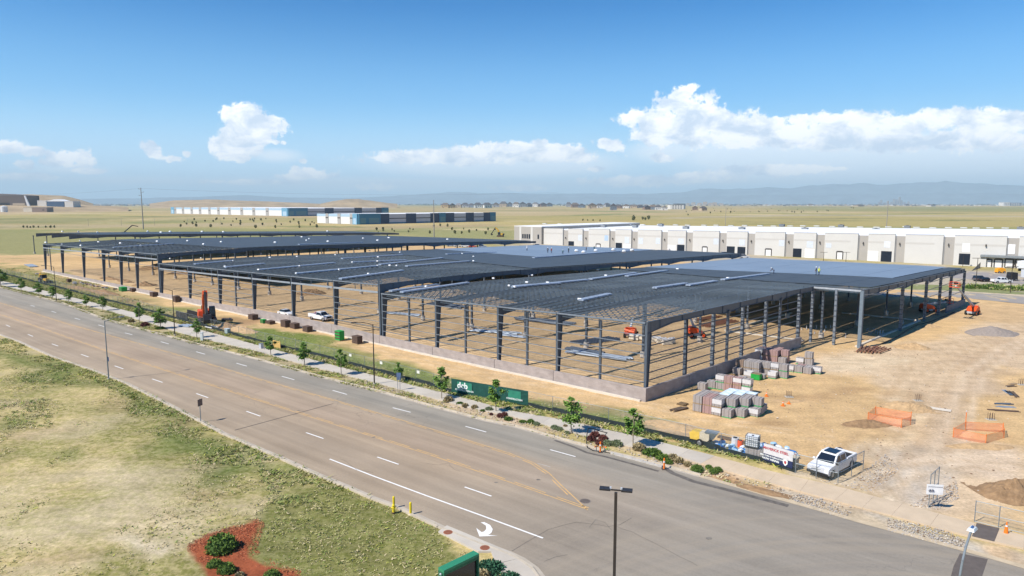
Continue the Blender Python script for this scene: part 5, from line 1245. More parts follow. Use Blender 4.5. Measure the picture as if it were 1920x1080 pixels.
# tall car-park light in the foreground
hh = 9.2; q = G(1155, 917, hh); p = Vector((q.x, q.y, 0)); t = thing('parking_lamp', 'tall dark double-headed lamp in the foreground, nearest the camera', 'street lamp', p, math.atan2(-.22, 1))
MB().box((0,0,hh/2-.1),(.16,.16,hh-.2)).build('pole', bronze, t); MB().box((0,0,.35),(.55,.55,.8)).build('base', conc, t); MB().bar((-.28,0,hh-.06),(.28,0,hh-.06),.07).build('bracket', bronze, t)
for s in (-1, 1):
    b = MB(); b.box((s*.60,0,hh-.02),(.62,.42,.09)); o = b.build('luminaire', mat('lamp_head_dark',(.035,.033,.035),.45,.2), t); 
    MB().box((s*.62,0,hh-.075),(.50,.34,.02)).build('lens', mat('led_panel',(.02,.035,.09),.25), o); MB().box((s*.30,0,hh+.05),(.10,.10,.12)).build('sensor', lens, o)
# curved galvanised lamp at the lower right
q = G(1822, 992, 8.6); p = Vector((q.x-1.05, q.y-.9, 0)); t = thing('street_lamp', 'grey galvanised street lamp at the lower right, its arm curving over the kerb', 'street lamp', p)
MB().tube((0,0,0),(0,0,5.9),.10,.085,10).build('pole', galv, t); MB().tube((0,0,5.75),(0,0,5.95),.13,.13,10).build('collar', galv, t)
MB().path([Vector((0,0,5.9)), Vector((.06,.05,6.6)), Vector((.22,.18,7.3)), Vector((.50,.43,7.9)), Vector((.85,.72,8.4)), Vector((1.0,.85,8.55))], .055, 8).build('arm', galv, t)
b = MB(); b.box((1.12,.95,8.6),(.62,.34,.13), .7, .7); o = b.build('luminaire', mat('pale_head',(.55,.62,.68),.4), t); MB().bar((1.0,.85,8.70),(1.2,1.02,8.70),.09,.06).build('photocell', mat('blue_plate',(.05,.11,.27)), o)
# fence -------------------------------------------------------------------
FL = resample(PG(fence_ln), 3.2)
FL = [q for q in FL]
def link_mat(name, col, a):
    m = bpy.data.materials.new(name); m.use_nodes = True; t = m.node_tree; b = t.nodes['Principled BSDF']; b.inputs['Base Color'].default_value = (*col, 1); b.inputs['Roughness'].default_value = .6
    tc_ = t.nodes.new('ShaderNodeTexCoord'); s_ = t.nodes.new('ShaderNodeSeparateXYZ'); t.links.new(tc_.outputs['UV'], s_.inputs[0])
    def M2(op, x, y): 
        n = t.nodes.new('ShaderNodeMath'); n.operation = op
        for i, q in enumerate((x, y)):
            if isinstance(q, (int, float)): n.inputs[i].default_value = q
            else: t.links.new(q, n.inputs[i])
        return n.outputs[0]
    k = 14.0
    d1 = M2('FRACT', M2('MULTIPLY', M2('ADD', s_.outputs[0], s_.outputs[1]), k), 0); d2 = M2('FRACT', M2('MULTIPLY', M2('SUBTRACT', s_.outputs[0], s_.outputs[1]), k), 0)
    w = M2('MAXIMUM', M2('LESS_THAN', d1, a), M2('LESS_THAN', d2, a)); t.links.new(w, b.inputs['Alpha']); return m
linkm = link_mat('chain_link', (.26,.29,.27), .055)
scr = mat('green_screen', (.012,.07,.055), .8, var=.2, scale=1.5); scr_low = mat('black_silt_screen', (.022,.032,.034), .8, var=.3, scale=1)
fence = thing('site_fence', 'long chain-link site fence behind the pavement with dark screen along its foot', 'fence', FL[0])
f0 = Vector((FL[0].x, FL[0].y, 0))
bann_a, bann_b = G(846, 737), G(991, 762)
mesh_b = MB()
HF = 1.95
n_f = len(FL)
def vface(b, p, q, z0, z1, base):
    p = p-base; q = q-base; b.quad((p.x,p.y,z0),(q.x,q.y,z0),(q.x,q.y,z1),(p.x,p.y,z1))
def uvface(me):
    uvl = me.uv_layers.new(name='UVMap')
    for pl in me.polygons:
        vs = [Vector(me.vertices[me.loops[l].vertex_index].co) for l in pl.loop_indices]; t_ = (vs[1]-vs[0]).normalized()
        for l, v in zip(pl.loop_indices, vs): uvl.data[l].uv = ((v-vs[0]).dot(t_), v.z)
for i in range(n_f-1):
    p, q = FL[i], FL[i+1]
    if p.length < 330:
        MB().tube((p.x-f0.x, p.y-f0.y, 0), (p.x-f0.x, p.y-f0.y, HF+.03), .03, .03, 6).build('post', galv, fence)
        b = MB(); vface(b, p, q, .05, HF, f0); me = b.mesh('chain_link_panel', linkm); uvface(me); obj('chain_link_panel', me, fence)
        MB().tube((p.x-f0.x, p.y-f0.y, HF), (q.x-f0.x, q.y-f0.y, HF), .022, .022, 5, False).build('top_rail', galv, fence)
        t_ = (q-p).normalized(); n_ = Vector((t_.y, -t_.x, 0))*.03
        if not (p.x > bann_a.x-2 and q.x < bann_b.x+2):
            b = MB(); hgt_ = .45+.25*rnd.random(); p2, q2 = p+n_, q+n_
            b.hexa([(p2.x-f0.x,p2.y-f0.y,0),(q2.x-f0.x,q2.y-f0.y,0),(q2.x-f0.x,q2.y-f0.y+.02,0),(p2.x-f0.x,p2.y-f0.y+.02,0),(p2.x-f0.x,p2.y-f0.y,hgt_),(q2.x-f0.x,q2.y-f0.y,hgt_*rnd.uniform(.8,1.1)),(q2.x-f0.x,q2.y-f0.y+.02,hgt_),(p2.x-f0.x,p2.y-f0.y+.02,hgt_)])
            b.build('foot_screen', scr_low, fence)
for x in (657, 715, 785):
    p = nearest_on(PG(fence_ln), G(x, 684+(x-655)*.26)); t = thing('fence_notice', f'small pale notice hung on the fence, {["left","middle","right"][(657,715,785).index(x)]} one of three behind the street lamp', 'notice', (p.x+.06, p.y-.08, 1.6), RA)
    MB().box((0,0,0),(.55,.03,.4)).build('board', mat('notice_white',(.68,.68,.60),.7), t); MB().box((0,0,.22),(.60,.04,.03)).build('batten', galv, t)
def text_mesh(s, size, m, name, parent, mw, extr=.004, bold=False, align='CENTER'):
    cu = bpy.data.curves.new(name, 'FONT'); cu.body = s; cu.size = size; cu.extrude = extr; cu.align_x = align; cu.align_y = 'CENTER'
    if bold: cu.offset = size*.03
    to = bpy.data.objects.new('tmp', cu); COL.objects.link(to); dg = bpy.context.evaluated_depsgraph_get(); me = bpy.data.meshes.new_from_object(to.evaluated_get(dg)); bpy.data.objects.remove(to)
    me.name = name; me.materials.clear(); me.materials.append(m); o = obj(name, me, parent); o.matrix_local = mw; return o
def board_frame(p, q, z):
    """matrix whose x runs p->q, y up, z out towards the camera side"""
    t = (q-p).normalized(); up = Vector((0,0,1)); n_ = t.cross(up)
    if n_.y > 0: pass
    m = Matrix((t, up, n_)).transposed().to_4x4(); return m, t, n_
ba = nearest_on(PG(fence_ln), bann_a); bb_ = nearest_on(PG(fence_ln), bann_b)
banner = thing('fence_banner', 'dark green mesh banner with white dcb lettering hung along the site fence', 'banner', (ba.x, ba.y, 0))
m4, t_, n_ = board_frame(ba, bb_, 0); LBn = (bb_-ba).length; k = 8; b = MB()
for i in range(k):
    a = t_*(LBn*i/k)+n_*.07; c = t_*(LBn*(i+1)/k)+n_*.07; bb0 = n_*(.05*math.sin(i*2.1)); bb1 = n_*(.05*math.sin((i+1)*2.1))
    for j in range(4):
        z0, z1 = .15+j*.46, .15+(j+1)*.46; w0 = math.sin(j*1.1)*.8; w1 = math.sin((j+1)*1.1)*.8
        b.quad(tuple(a+bb0*w0+Vector((0,0,z0))), tuple(c+bb1*w0+Vector((0,0,z0))), tuple(c+bb1*w1+Vector((0,0,z1))), tuple(a+bb0*w1+Vector((0,0,z1))))
b.build('cloth', scr, banner)
pgm = mat('banner_green', (.03,.20,.13), .7, var=.15, scale=2); wtxt = mat('print_white', (.75,.78,.76), .7)
for x0, x1, lab in ((.085,.285,1),(.755,.915,0)):
    a = t_*(LBn*x0)+n_*.13; c = t_*(LBn*x1)+n_*.13
    o = MB().quad(tuple(a+Vector((0,0,.50))), tuple(c+Vector((0,0,.50))), tuple(c+Vector((0,0,1.75))), tuple(a+Vector((0,0,1.75)))).build('print_panel', pgm, banner)
    mid = a.lerp(c, .36 if lab else .4)+n_*.02
    mw = m4.copy(); mw.translation = mid+Vector((0,0,1.25))
    if lab: text_mesh('dcb', 1.15, wtxt, 'lettering', banner, mw, .004, True)
    mw = m4.copy(); mw.translation = a.lerp(c, .5)+n_*.02+Vector((0,0,.66)); text_mesh('CONSTRUCTION CO.' if lab else 'CONSTRUCTION', .30, wtxt, 'lettering', banner, mw, .004, True)
# white subcontractor banner near the gate
ca = nearest_on(PG(fence_ln), G(1430, 868)); cb_ = nearest_on(PG(fence_ln), G(1488, 884))
sb = thing('fence_banner', 'white and navy subcontractor banner with a shield, hung on the fence beside the white pickup', 'banner', (ca.x, ca.y, 0)); m4, t_, n_ = board_frame(ca, cb_, 0); LB2 = (cb_-ca).length
def bq(x0, x1, z0, z1, m, o, name):
    a = t_*(LB2*x0)+n_*o; c = t_*(LB2*x1)+n_*o; return MB().quad((a.x,a.y,z0),(c.x,c.y,z0),(c.x,c.y,z1),(a.x,a.y,z1)).build(name, m, sb)
navy = mat('print_navy', (.02,.03,.085), .7); redp = mat('print_red', (.42,.06,.07), .7)
bq(0,1,1.00,1.98,mat('banner_white',(.56,.55,.55),.7),.10,'upper_field'); bq(0,1,.32,1.0,navy,.10,'lower_field')
mw = m4.copy(); mw.translation = t_*(LB2*.42)+n_*.12+Vector((0,0,1.58)); text_mesh('MAVERICK STEEL', .34, redp, 'lettering', sb, mw, .003, True)
mw = m4.copy(); mw.translation = t_*(LB2*.30)+n_*.12+Vector((0,0,.83)); text_mesh('ERECTORS & FABRICATORS', .20, wtxt, 'lettering', sb, mw, .003, True)
mw = m4.copy(); mw.translation = t_*(LB2*.26)+n_*.12+Vector((0,0,.55)); text_mesh('NOW HIRING', .28, wtxt, 'lettering', sb, mw, .003, True)
a = t_*(LB2*.76)+n_*.12; b = MB(); sh_ = [(-.24,.95),(0,1.05),(.24,.95),(.22,.6),(0,.38),(-.22,.6)]; b.quad(*[tuple(a+t_*x+Vector((0,0,z))) for x, z in sh_]); b.build('shield', wtxt, sb)
b = MB(); b.quad(*[tuple(a+n_*.01+t_*x*.5+Vector((0,0,.72+(z-.72)*.5))) for x, z in sh_]); b.build('shield_mark', redp, sb)
# loose fence panels by the gate
def free_fence(name, label, P, h, rails=(.08,.98), n=0, sign=None):
    base = P[0]; t = thing(name, label, 'fence', base)
    for i, p in enumerate(P): MB().tube((p.x-base.x,p.y-base.y,0),(p.x-base.x,p.y-base.y,h),.035,.035,6).build('post', galv, t)
    for p, q in zip(P, P[1:]):
        for r_ in rails: MB().tube((p.x-base.x,p.y-base.y,h*r_),(q.x-base.x,q.y-base.y,h*r_),.028,.028,5).build('rail', galv, t)
        b = MB(); vface(b, p, q, .05, h, base); me = b.mesh('chain_link_panel', linkm); uvface(me); obj('chain_link_panel', me, t)
    return t
free_fence('fence_return', 'galvanised fence panels in front of and beside the white crew-cab pickup', [G(1491,887), G(1530,897), G(1571,906), G(1596,893), G(1618,881)], 1.9, (.50,.98))
ga_ = G(1741, 952); gb_ = G(1757, 936); g = free_fence('gate_leaf', 'open galvanised gate leaf standing by the gravel entrance with a white notice', [ga_, G(1749,944), gb_], 2.9, (.03,.5,.98))
MB().box((.15,-.4,1.75),(1.25,.04,.85), -.15).build('notice', mat('notice_white2',(.74,.74,.74),.7), g)
mw = Matrix.Rotation(-.15, 4, 'Z') @ Matrix.Rotation(math.pi/2, 4, 'X'); mw.translation = Vector((.15,-.44,1.98)); text_mesh('CONSTRUCTION ENTRANCE', .085, navy, 'lettering', g, mw, .002)
mw = mw.copy(); mw.translation = Vector((-.15,-.44,1.68)); text_mesh('dcb', .30, navy, 'lettering', g, mw, .002, True)
free_fence('guard_fence', 'rail fence along the pavement at the right edge, behind the orange cone', [G(1827,978), G(1872,989), G(1925,1002), G(1990,1018)], 1.75, (.02,.48,.98))
# timber sheet in the fence and utility boxes
p = G(520, 653); t = thing('plywood_sheet', 'orange-tan plywood sheet leaning at the fence below the sedan', 'board', p, RA); MB().box((0,.1,.65),(2.3,.06,1.35)).build('sheet', mat('plywood',(.56,.36,.12),.8,var=.15), t); MB().bar((.9,.15,0),(.9,.5,1.1),.08).build('prop', bark, t)
p = G(379, 639); t = thing('utility_pedestal', 'white utility pedestal post on the verge below the excavator', 'utility box', p); MB().box((0,0,.75),(.42,.42,1.5)).build('case', mat('pedestal_white',(.66,.68,.66),.6), t); MB().box((0,0,1.55),(.48,.48,.12)).build('cap', mat('pedestal_cap',(.58,.60,.60)), t)
p = G(427, 626); t = thing('utility_cabinet', 'pale grey-green utility cabinet behind the fence right of the excavator', 'utility box', p, RA); MB().box((0,0,.5),(1.1,.7,1.0)).build('case', mat('cab_green',(.30,.37,.37),.6), t); MB().box((0,0,1.03),(1.18,.78,.06)).build('lid', mat('cab_lid',(.45,.50,.52)), t)
p = G(490, 654); t = thing('utility_cabinet', 'small grey-blue cabinet at the fence left of the plywood sheet', 'utility box', p, RA); MB().box((0,0,.45),(.7,.5,.9)).build('case', mat('cab_grey',(.42,.43,.46),.6), t); MB().box((0,0,.93),(.76,.56,.06)).build('lid', galv, t)
# signs
p = G(376.5, 792); h = zat(p, 748); t = thing('road_sign', 'back of a square brown road sign on a post in the near grass', 'sign', p, RA-1.2); MB().box((0,0,h/2),(.07,.07,h)).build('post', galv, t); MB().box((0,-.05,h-.42),(.72,.03,.78)).build('plate', mat('sign_back',(.17,.125,.11),.5,.2), t); MB().box((0,-.03,h-.42),(.10,.03,.84)).build('brace', mat('sign_brace',(.12,.09,.08)), t)
p = G(748, 733); h = zat(p, 699); t = thing('pavement_sign', 'blue-grey sign plate on two posts at the kerb side of the pavement', 'sign', p, RA+math.pi+.5)
for s in (-.16,.16): MB().box((s,0,h*.4),(.05,.05,h*.8)).build('post', galv, t)
MB().box((0,.05,h-.5),(.62,.03,1.0)).build('plate', mat('sign_blue',(.10,.15,.26),.5), t); MB().box((0,.075,h-.3),(.46,.02,.2)).build('print', mat('sign_print',(.42,.48,.58),.5), t); MB().box((0,.075,h-.65),(.46,.02,.14)).build('print', mat('sign_print',(.42,.48,.58)), t)
# hydrant, bollards
yel = mat('safety_yellow', (.72,.55,.02), .5, var=.08, scale=3)
def bollard(x, yb, h, label, foot=False):
    p = G(x, yb); t = thing('bollard', label, 'bollard', p); MB().tube((0,0,0),(0,0,h),.10,.10,12).build('post', yel, t); MB().ball((0,0,h),.10,10,6).build('cap', yel, t)
    if foot: MB().tube((0,0,-.02),(0,0,.05),.22,.22,14).build('footing', mat('pale_footing',(.62,.55,.38)), t)
bollard(738.5, 953, .95, 'yellow bollard standing behind the fire hydrant'); bollard(770, 965, .98, 'yellow bollard right of the fire hydrant, at the kerb', True)
p = G(738, 962); t = thing('fire_hydrant', 'yellow fire hydrant in the lawn with a dark foot', 'hydrant', p); MB().tube((0,0,.08),(0,0,.62),.11,.10,12).build('barrel', yel, t); MB().ball((0,0,.64),.13,12,6,(1,1,.9)).build('bonnet', yel, t); MB().tube((0,0,0),(0,0,.10),.16,.16,12).build('flange', mat('hydrant_dark',(.10,.06,.04)), t)
MB().tube((-.20,0,.45),(.20,0,.45),.06,.06,10).build('nozzle', yel, t); MB().tube((0,0,.74),(0,0,.82),.03,.03,6).build('nut', yel, t); MB().tube((0,-.2,.45),(0,0,.45),.075,.075,10).build('pumper_nozzle', yel, t)
# green monument sign
P1 = G(827, 1067, 2.7); P2 = G(893, 1035, 2.7); P1.z = P2.z = 0; T = thing('monument_sign', 'big green-framed sign seen end-on at the bottom edge, with a black panel', 'sign', P1); dd = P2-P1; L0 = dd.length; tt_ = dd.normalized(); nn_ = Vector((tt_.y, -tt_.x, 0)); ang = math.atan2(tt_.y, tt_.x)
gf = mat('sign_green', (.035,.23,.12), .45, var=.06); gf2 = mat('sign_green_dark', (.02,.13,.07), .5); blk = mat('sign_black', (.006,.008,.012), .25, spec=.5)
c = dd/2
MB().box((c.x,c.y,2.62),(L0,.55,.16),ang).build('cap', gf, T)
for s in (.06, L0-.06): q = tt_*s; MB().box((q.x,q.y,1.27),(.12,.55,2.54),ang).build('side_post', gf2, T)
MB().box((c.x+nn_.x*.08,c.y+nn_.y*.08,2.44),(L0-.24,.36,.2),ang).build('header', gf2, T); MB().box((c.x,c.y,1.2),(L0-.26,.26,2.3),ang).build('panel', blk, T); MB().box((c.x,c.y,.15),(L0+.1,.7,.3),ang).build('plinth', conc, T)
MB().ball((-.02,-.15,2.45),.07,8,5).build('lamp', lens, T)
# ---- shrubs ---------------------------------------------------------------
def leafball(n, r, h, seed, leaf, mats, gaps=.0):
    g = random.Random(seed); b = MB()
    for i in range(n):
        a = Vector((g.gauss(0,1), g.gauss(0,1), abs(g.gauss(0,1)))).normalized()*(g.uniform(.72,1.02)+.08*math.sin(g.random()*9))
        c = Vector((a.x*r, a.y*r, a.z*h)); s = leaf*g.uniform(.6,1.4); d1 = (a+Vector((g.uniform(-1,1), g.uniform(-1,1), g.uniform(-.5,1)))*.9).normalized()*s; d2 = d1.cross(Vector((g.uniform(-1,1), g.uniform(-1,1), g.uniform(-1,1)))).normalized()*s*.55
        b.m = g.randrange(len(mats)); b.quad(c-d1*.4, c+d2, c+d1, c-d2)
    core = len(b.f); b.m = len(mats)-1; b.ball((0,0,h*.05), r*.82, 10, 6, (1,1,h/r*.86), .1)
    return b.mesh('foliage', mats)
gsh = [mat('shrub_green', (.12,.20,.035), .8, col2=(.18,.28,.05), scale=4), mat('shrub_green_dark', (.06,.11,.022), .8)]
sag = [mat('sage_green', (.24,.28,.17), .8), mat('sage_dark', (.14,.17,.08), .8)]; maroon = [mat('maroon_leaf', (.20,.07,.055), .8), mat('maroon_dark', (.10,.035,.03), .8)]; straw = [mat('straw_grass', (.44,.36,.20), .9), mat('straw_dark', (.25,.20,.10), .9)]
jun = [mat('juniper', (.05,.15,.08), .8), mat('juniper_dark', (.02,.07,.035), .8)]
SM = {'g': leafball(900, 1, .85, 1, .11, gsh), 's': leafball(500, 1, .8, 2, .16, sag), 'm': leafball(350, 1, .9, 3, .22, maroon), 't': leafball(350, 1, .9, 4, .3, straw), 'j': leafball(700, 1, .55, 5, .12, jun), 'l': leafball(500, 1, .4, 6, .14, [mat('lowgreen', (.13,.20,.03), .8), mat('lowgreen_dark', (.06,.11,.02), .8)])}
def shrub(x, y, r, kind, label, h=None):
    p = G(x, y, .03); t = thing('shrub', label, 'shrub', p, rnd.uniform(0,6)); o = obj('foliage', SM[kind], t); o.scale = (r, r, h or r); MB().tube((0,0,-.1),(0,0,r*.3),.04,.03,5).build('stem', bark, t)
shrub(416, 1030, 1.12, 'g', 'large round green bush on the red mulch bed, biggest at lower left', 1.25)
shrub(402, 1062, .55, 'g', 'small green bush left of two below the large round bush'); shrub(425, 1074, .62, 'g', 'dark green bush right of two below the large round bush', .8); shrub(509, 1082, .55, 'g', 'green bush on the bottom edge of the red mulch bed')
shrub(920, 1068, .95, 'j', 'spreading blue-green juniper directly right of the green sign'); shrub(905, 1083, .5, 't', 'dry brown clump in front of the juniper by the green sign'); shrub(955, 1090, .85, 'j', 'spreading juniper at the bottom edge beside the corner walk'); shrub(450, 1083, .35, 't', 'dry tuft at the bottom of the red mulch bed')
V = [(995,792,'g',.45,'round green shrub in the verge left of the sage pair'),(1006,796,'s',.4,'sage shrub, right of a round green one'),(1040,803,'s',.45,'sage shrub left of the second tree from the gate'),(1049,806,'s',.42,'sage shrub touching the one at its left near the second tree'),(1063,812,'s',.3,'small sage shrub at the foot of the second tree'),(980,791,'l',.45,'flat green mat in the verge left of the second tree'),(953,786,'l',.55,'flat green cushion right of the third tree from the gate'),(938,781,'m',.42,'maroon bush at the foot of the third tree from the gate'),(946,778,'m',.38,'maroon bush behind another beside the third tree'),(921,777,'m',.22,'tiny maroon bush left of the third tree from the gate'),(917,769,'s',.5,'grey-green shrub left of the third tree from the gate'),(841,752,'t',.6,'dry tan grass tuft by the fourth tree from the gate'),(875,738,'m',.75,'reddish-brown bush against the green fence banner'),(1116,818,'m',.55,'maroon bush, upper one beside the black hose loop'),(1108,825,'m',.5,'maroon bush, lower one beside the black hose loop'),(1131,824,'m',.5,'maroon bush right of the black hose loop'),(1124,832,'m',.45,'pinkish-maroon bush behind the left orange delineator'),(1139,833,'s',.55,'grey-green shrub right of the left orange delineator'),(1156,834,'s',.62,'round grey-green shrub, farther right of the left orange delineator'),(1198,842,'t',.6,'dry tuft at the foot of the right-most tree'),(1204,840,'m',.35,'brown clump in the shade of the right-most tree'),(1222,850,'l',1.0,'broad flat green mat below the right-most tree'),(1245,860,'l',.8,'flat green mat behind the right orange delineator'),(1253,867,'l',.45,'small green mat right of the right orange delineator'),(1307,882,'g',.62,'round bright green shrub in the stony verge near the gate'),(1329,878,'g',.38,'small green shrub, upper of three near the dug soil'),(1337,886,'g',.42,'green shrub, lower of three near the dug soil'),(1346,882,'g',.4,'green shrub, right one of three near the dug soil'),(1273,866,'t',.45,'dry tuft in the verge between the delineator and the green shrubs'),(1289,872,'t',.35,'small dry tuft left of the round bright green shrub'),(1262,861,'t',.5,'dry tuft just right of the right orange delineator'),(272,611,'m',.8,'low maroon bush in the verge near the lamp left of the excavator'),(246,603,'t',.6,'dry tuft in the verge left of the maroon bush'),(300,616,'l',.9,'green mat in the verge left of the dark lamp post'),(1060,800,'t',.25,'tiny dry tuft between the sage shrubs and the pavement'),(890,765,'t',.4,'dry tuft midway between the third and fourth trees'),(905,770,'l',.35,'small green cushion left of the third tree'),(862,757,'l',.5,'green cushion right of the fourth tree from the gate'),(872,762,'t',.4,'dry tuft right of the green cushion by the fourth tree'),(1176,803,'m',.35,'small red clump at the pavement edge above the hose loop') ]
for x, y, k, r_, lb in V: shrub(x, y, r_, k, lb)
# stones, tufts, grass: past counting
def scatter(n, P, fn):
    pts = PG(P); xs = [p.x for p in pts]; ys = [p.y for p in pts]; X = np.random.default_rng(n).uniform(min(xs), max(xs), n); Y = np.random.default_rng(n+1).uniform(min(ys), max(ys), n)
    k = sdpoly(X, Y, pts) > .12; 
    for x, y in zip(X[k], Y[k]): fn(x, y)
np.random.seed(4)
def tri_soup(name, V_, mats, mi, kind_label=None):
    n = len(V_)//3; me = bpy.data.meshes.new(name); me.vertices.add(n*3); me.vertices.foreach_set('co', np.asarray(V_, np.float32).ravel()); me.loops.add(n*3); me.loops.foreach_set('vertex_index', np.arange(n*3, dtype=np.int32)); me.polygons.add(n); me.polygons.foreach_set('loop_start', np.arange(n, dtype=np.int32)*3)
    for m in mats: me.materials.append(m)
    me.polygons.foreach_set('material_index', np.asarray(mi, np.int32)); me.update(calc_edges=True); o = obj(name, me); o['kind'] = 'stuff'; return o
gm = [mat('blade_green', (.17,.24,.055), .8, col2=(.25,.31,.08), scale=.6), mat('blade_olive', (.31,.31,.12), .8, col2=(.38,.35,.15), scale=.6), mat('blade_straw', (.60,.50,.30), .9, col2=(.50,.42,.24), scale=.6), mat('blade_lime', (.40,.41,.08), .8), mat('blade_dark', (.11,.16,.045), .8)]
def tufts(name, P, dens, hgt, wid, weights, seed, clump=2.0, blades=4, thr=.42, label=None, zz=0.0):
    pts = PG(P); xs = np.array([p.x for p in pts]); ys = np.array([p.y for p in pts]); rg = np.random.default_rng(seed)
    area = abs(sum(pts[i].x*pts[(i+1) % len(pts)].y-pts[(i+1) % len(pts)].x*pts[i].y for i in range(len(pts)))/2); N_ = int(area*dens*(xs.max()-xs.min())*(ys.max()-ys.min())/max(area, 1))
    X = rg.uniform(xs.min(), xs.max(), N_); Y = rg.uniform(ys.min(), ys.max(), N_); d_ = fbm(X/clump, Y/clump, 3, seed)
    k = (sdpoly(X, Y, pts) > .05) & (d_ > thr); X, Y, d_ = X[k], Y[k], d_[k]; n = len(X); V_ = []; mi = []
    cls = rg.choice(5, n, p=np.array(weights)/sum(weights))
    for b_ in range(blades):
        a = rg.uniform(0, 6.28, n); s = rg.uniform(.5, 1.3, n)*(.7+d_*.7); ox, oy = rg.normal(0, wid*.7, n), rg.normal(0, wid*.7, n); h = hgt*s; w = wid*.35*s; lx, ly = rg.normal(.25, .95, n)*h, rg.normal(-.2, .95, n)*h; h = h*.75
        z = np.zeros(n)+zz
        p0 = np.stack([X+ox-np.cos(a)*w, Y+oy-np.sin(a)*w, z], 1); p1 = np.stack([X+ox+np.cos(a)*w, Y+oy+np.sin(a)*w, z], 1); p2 = np.stack([X+ox+lx, Y+oy+ly, z+h], 1)
        V_.append(np.stack([p0, p1, p2], 1).reshape(-1, 3)); mi.append(cls)
    return tri_soup(name, np.concatenate(V_), gm, np.concatenate(mi))
edge = [(0,628),(100,669),(175,694),(250,724),(350,774),(425,814),(480,837),(605,892),(655,912),(700,934),(640,925),(560,905),(470,880),(400,850),(330,800),(240,745),(150,705),(60,680),(0,655)]
tufts('roadside_grass', edge, 8, .26, .16, [4,4,2,1.5,1], 3, 3.0, 4, .36)
tufts('field_grass', [(0,640),(200,725),(400,830),(560,915),(520,945),(495,975),(400,1000),(340,1030),(350,1085),(-60,1085),(-60,640)], 6, .10, .14, [1,3,6,1,.3], 5, 4.0, 4, .47)
for i, P in enumerate(([(20,690),(120,680),(150,720),(60,730)],[(230,750),(320,760),(360,830),(300,850),(240,800)],[(300,850),(420,850),(480,890),(440,915),(360,880)],[(480,870),(600,905),(580,950),(500,945)],[(40,940),(110,925),(110,975),(10,990)],[(220,985),(290,975),(290,1010),(220,1010)],[(0,760),(90,745),(100,800),(0,810)])):
    tufts('weed_patch', P, 6, .22, .15, [4,3,1,2.5 if i in (4,5) else .6,1], 20+i, 2.2, 4, .44)
tufts('lawn', [(515,952),(600,907),(640,910),(720,946),(828,990),(850,1020),(878,1035),(840,1085),(560,1085),(500,1055),(489,1020),(497,987)], 14, .09, .13, [2.5,5,3,.6,.5], 8, 1.5, 3, .40)
vg = [p for p in far_kerb[2:15]]+[p for p in reversed(walk_lo[2:17])]
tufts('verge_grass', [p for p in far_kerb[2:11]]+[(820,752),(700,718)]+[p for p in reversed(walk_lo[2:9])], 9, .26, .20, [3,4,3,1.5,.6], 9, 3.2, 5, .40)
tufts('verge_dry_tufts', [p for p in far_kerb[9:20]]+[p for p in reversed(walk_lo[9:21])], 2.0, .22, .18, [1,2,4,.3,.4], 10, 1.6, 5, .52)
tufts('fence_weeds', [p for p in walk_hi[2:14]]+[(x, y-3) for x, y in reversed(fence_ln[2:])], 9.0, .36, .22, [4,4,2.5,2.2,.7], 12, 2.4, 5, .36)
tufts('inner_grass', [(440,622),(560,622),(655,650),(705,670),(805,695),(905,722),(1000,744),(1200,768),(1240,785),(1200,806),(1085,782),(990,760),(848,733),(655,682),(480,640)], 2.6, .12, .2, [3,4,3,.5,.5], 13, 4, 3, .45)
tufts('left_weeds', [(0,500),(60,505),(190,534),(250,560),(330,585),(420,602),(400,614),(250,575),(112,540),(0,512)], 3, .22, .26, [3,4,3,1,.4], 14, 4, 3, .42)
stn = [mat('stone_tan', (.50,.40,.28), .9), mat('stone_grey', (.40,.37,.34), .9), mat('stone_pale', (.62,.55,.45), .9), mat('stone_brown', (.26,.18,.12), .9)]
def stones(name, P, n, r0, r1, seed, w=(4,2,2,1)):
    pts = PG(P); rg = random.Random(seed); xs = [p.x for p in pts]; ys = [p.y for p in pts]; X = np.array([rg.uniform(min(xs), max(xs)) for _ in range(n)]); Y = np.array([rg.uniform(min(ys), max(ys)) for _ in range(n)])
    k = sdpoly(X, Y, pts) > .1; b = MB(); cl = []
    for i, c in enumerate(w): cl += [i]*int(c)
    for x, y in zip(X[k], Y[k]): b.m = rg.choice(cl); r_ = rg.uniform(r0, r1); b.ball((x, y, r_*.2), r_, 5, 3, (rg.uniform(.8,1.5),1,.7), .25)
    o = b.build(name, stn); o['kind'] = 'stuff'; return o
stones('verge_stones', [p for p in far_kerb[9:20]]+[p for p in reversed(walk_lo[9:21])], 15000, .04, .10, 1)
stones('gravel_stones', [(1470,930),(1500,925),(1560,945),(1600,960),(1585,975),(1520,955)], 900, .03, .07, 2, (2,5,1,2)); stones('gravel_stones', [(1660,970),(1750,985),(1810,1010),(1815,1035),(1760,1022),(1660,995)], 1500, .03, .07, 3, (2,5,1,2))
stones('gravel_stones', [(1510,895),(1560,908),(1640,925),(1690,880),(1660,850),(1620,880),(1590,908)], 3200, .03, .07, 5, (2,5,1,2)); stones('gravel_stones', [(1700,948),(1740,925),(1795,900),(1800,935),(1760,958)], 2400, .03, .07, 6, (2,5,1,2))
stones('soil_clods', [(1200,770),(1500,650),(1900,640),(1920,960),(1700,900),(1490,870),(1300,815)], 2200, .03, .09, 7, (5,1,1,4))
mul = [mat('mulch_red', (.34,.085,.035), .9), mat('mulch_dark', (.16,.04,.02), .9), mat('mulch_light', (.46,.17,.08), .9)]
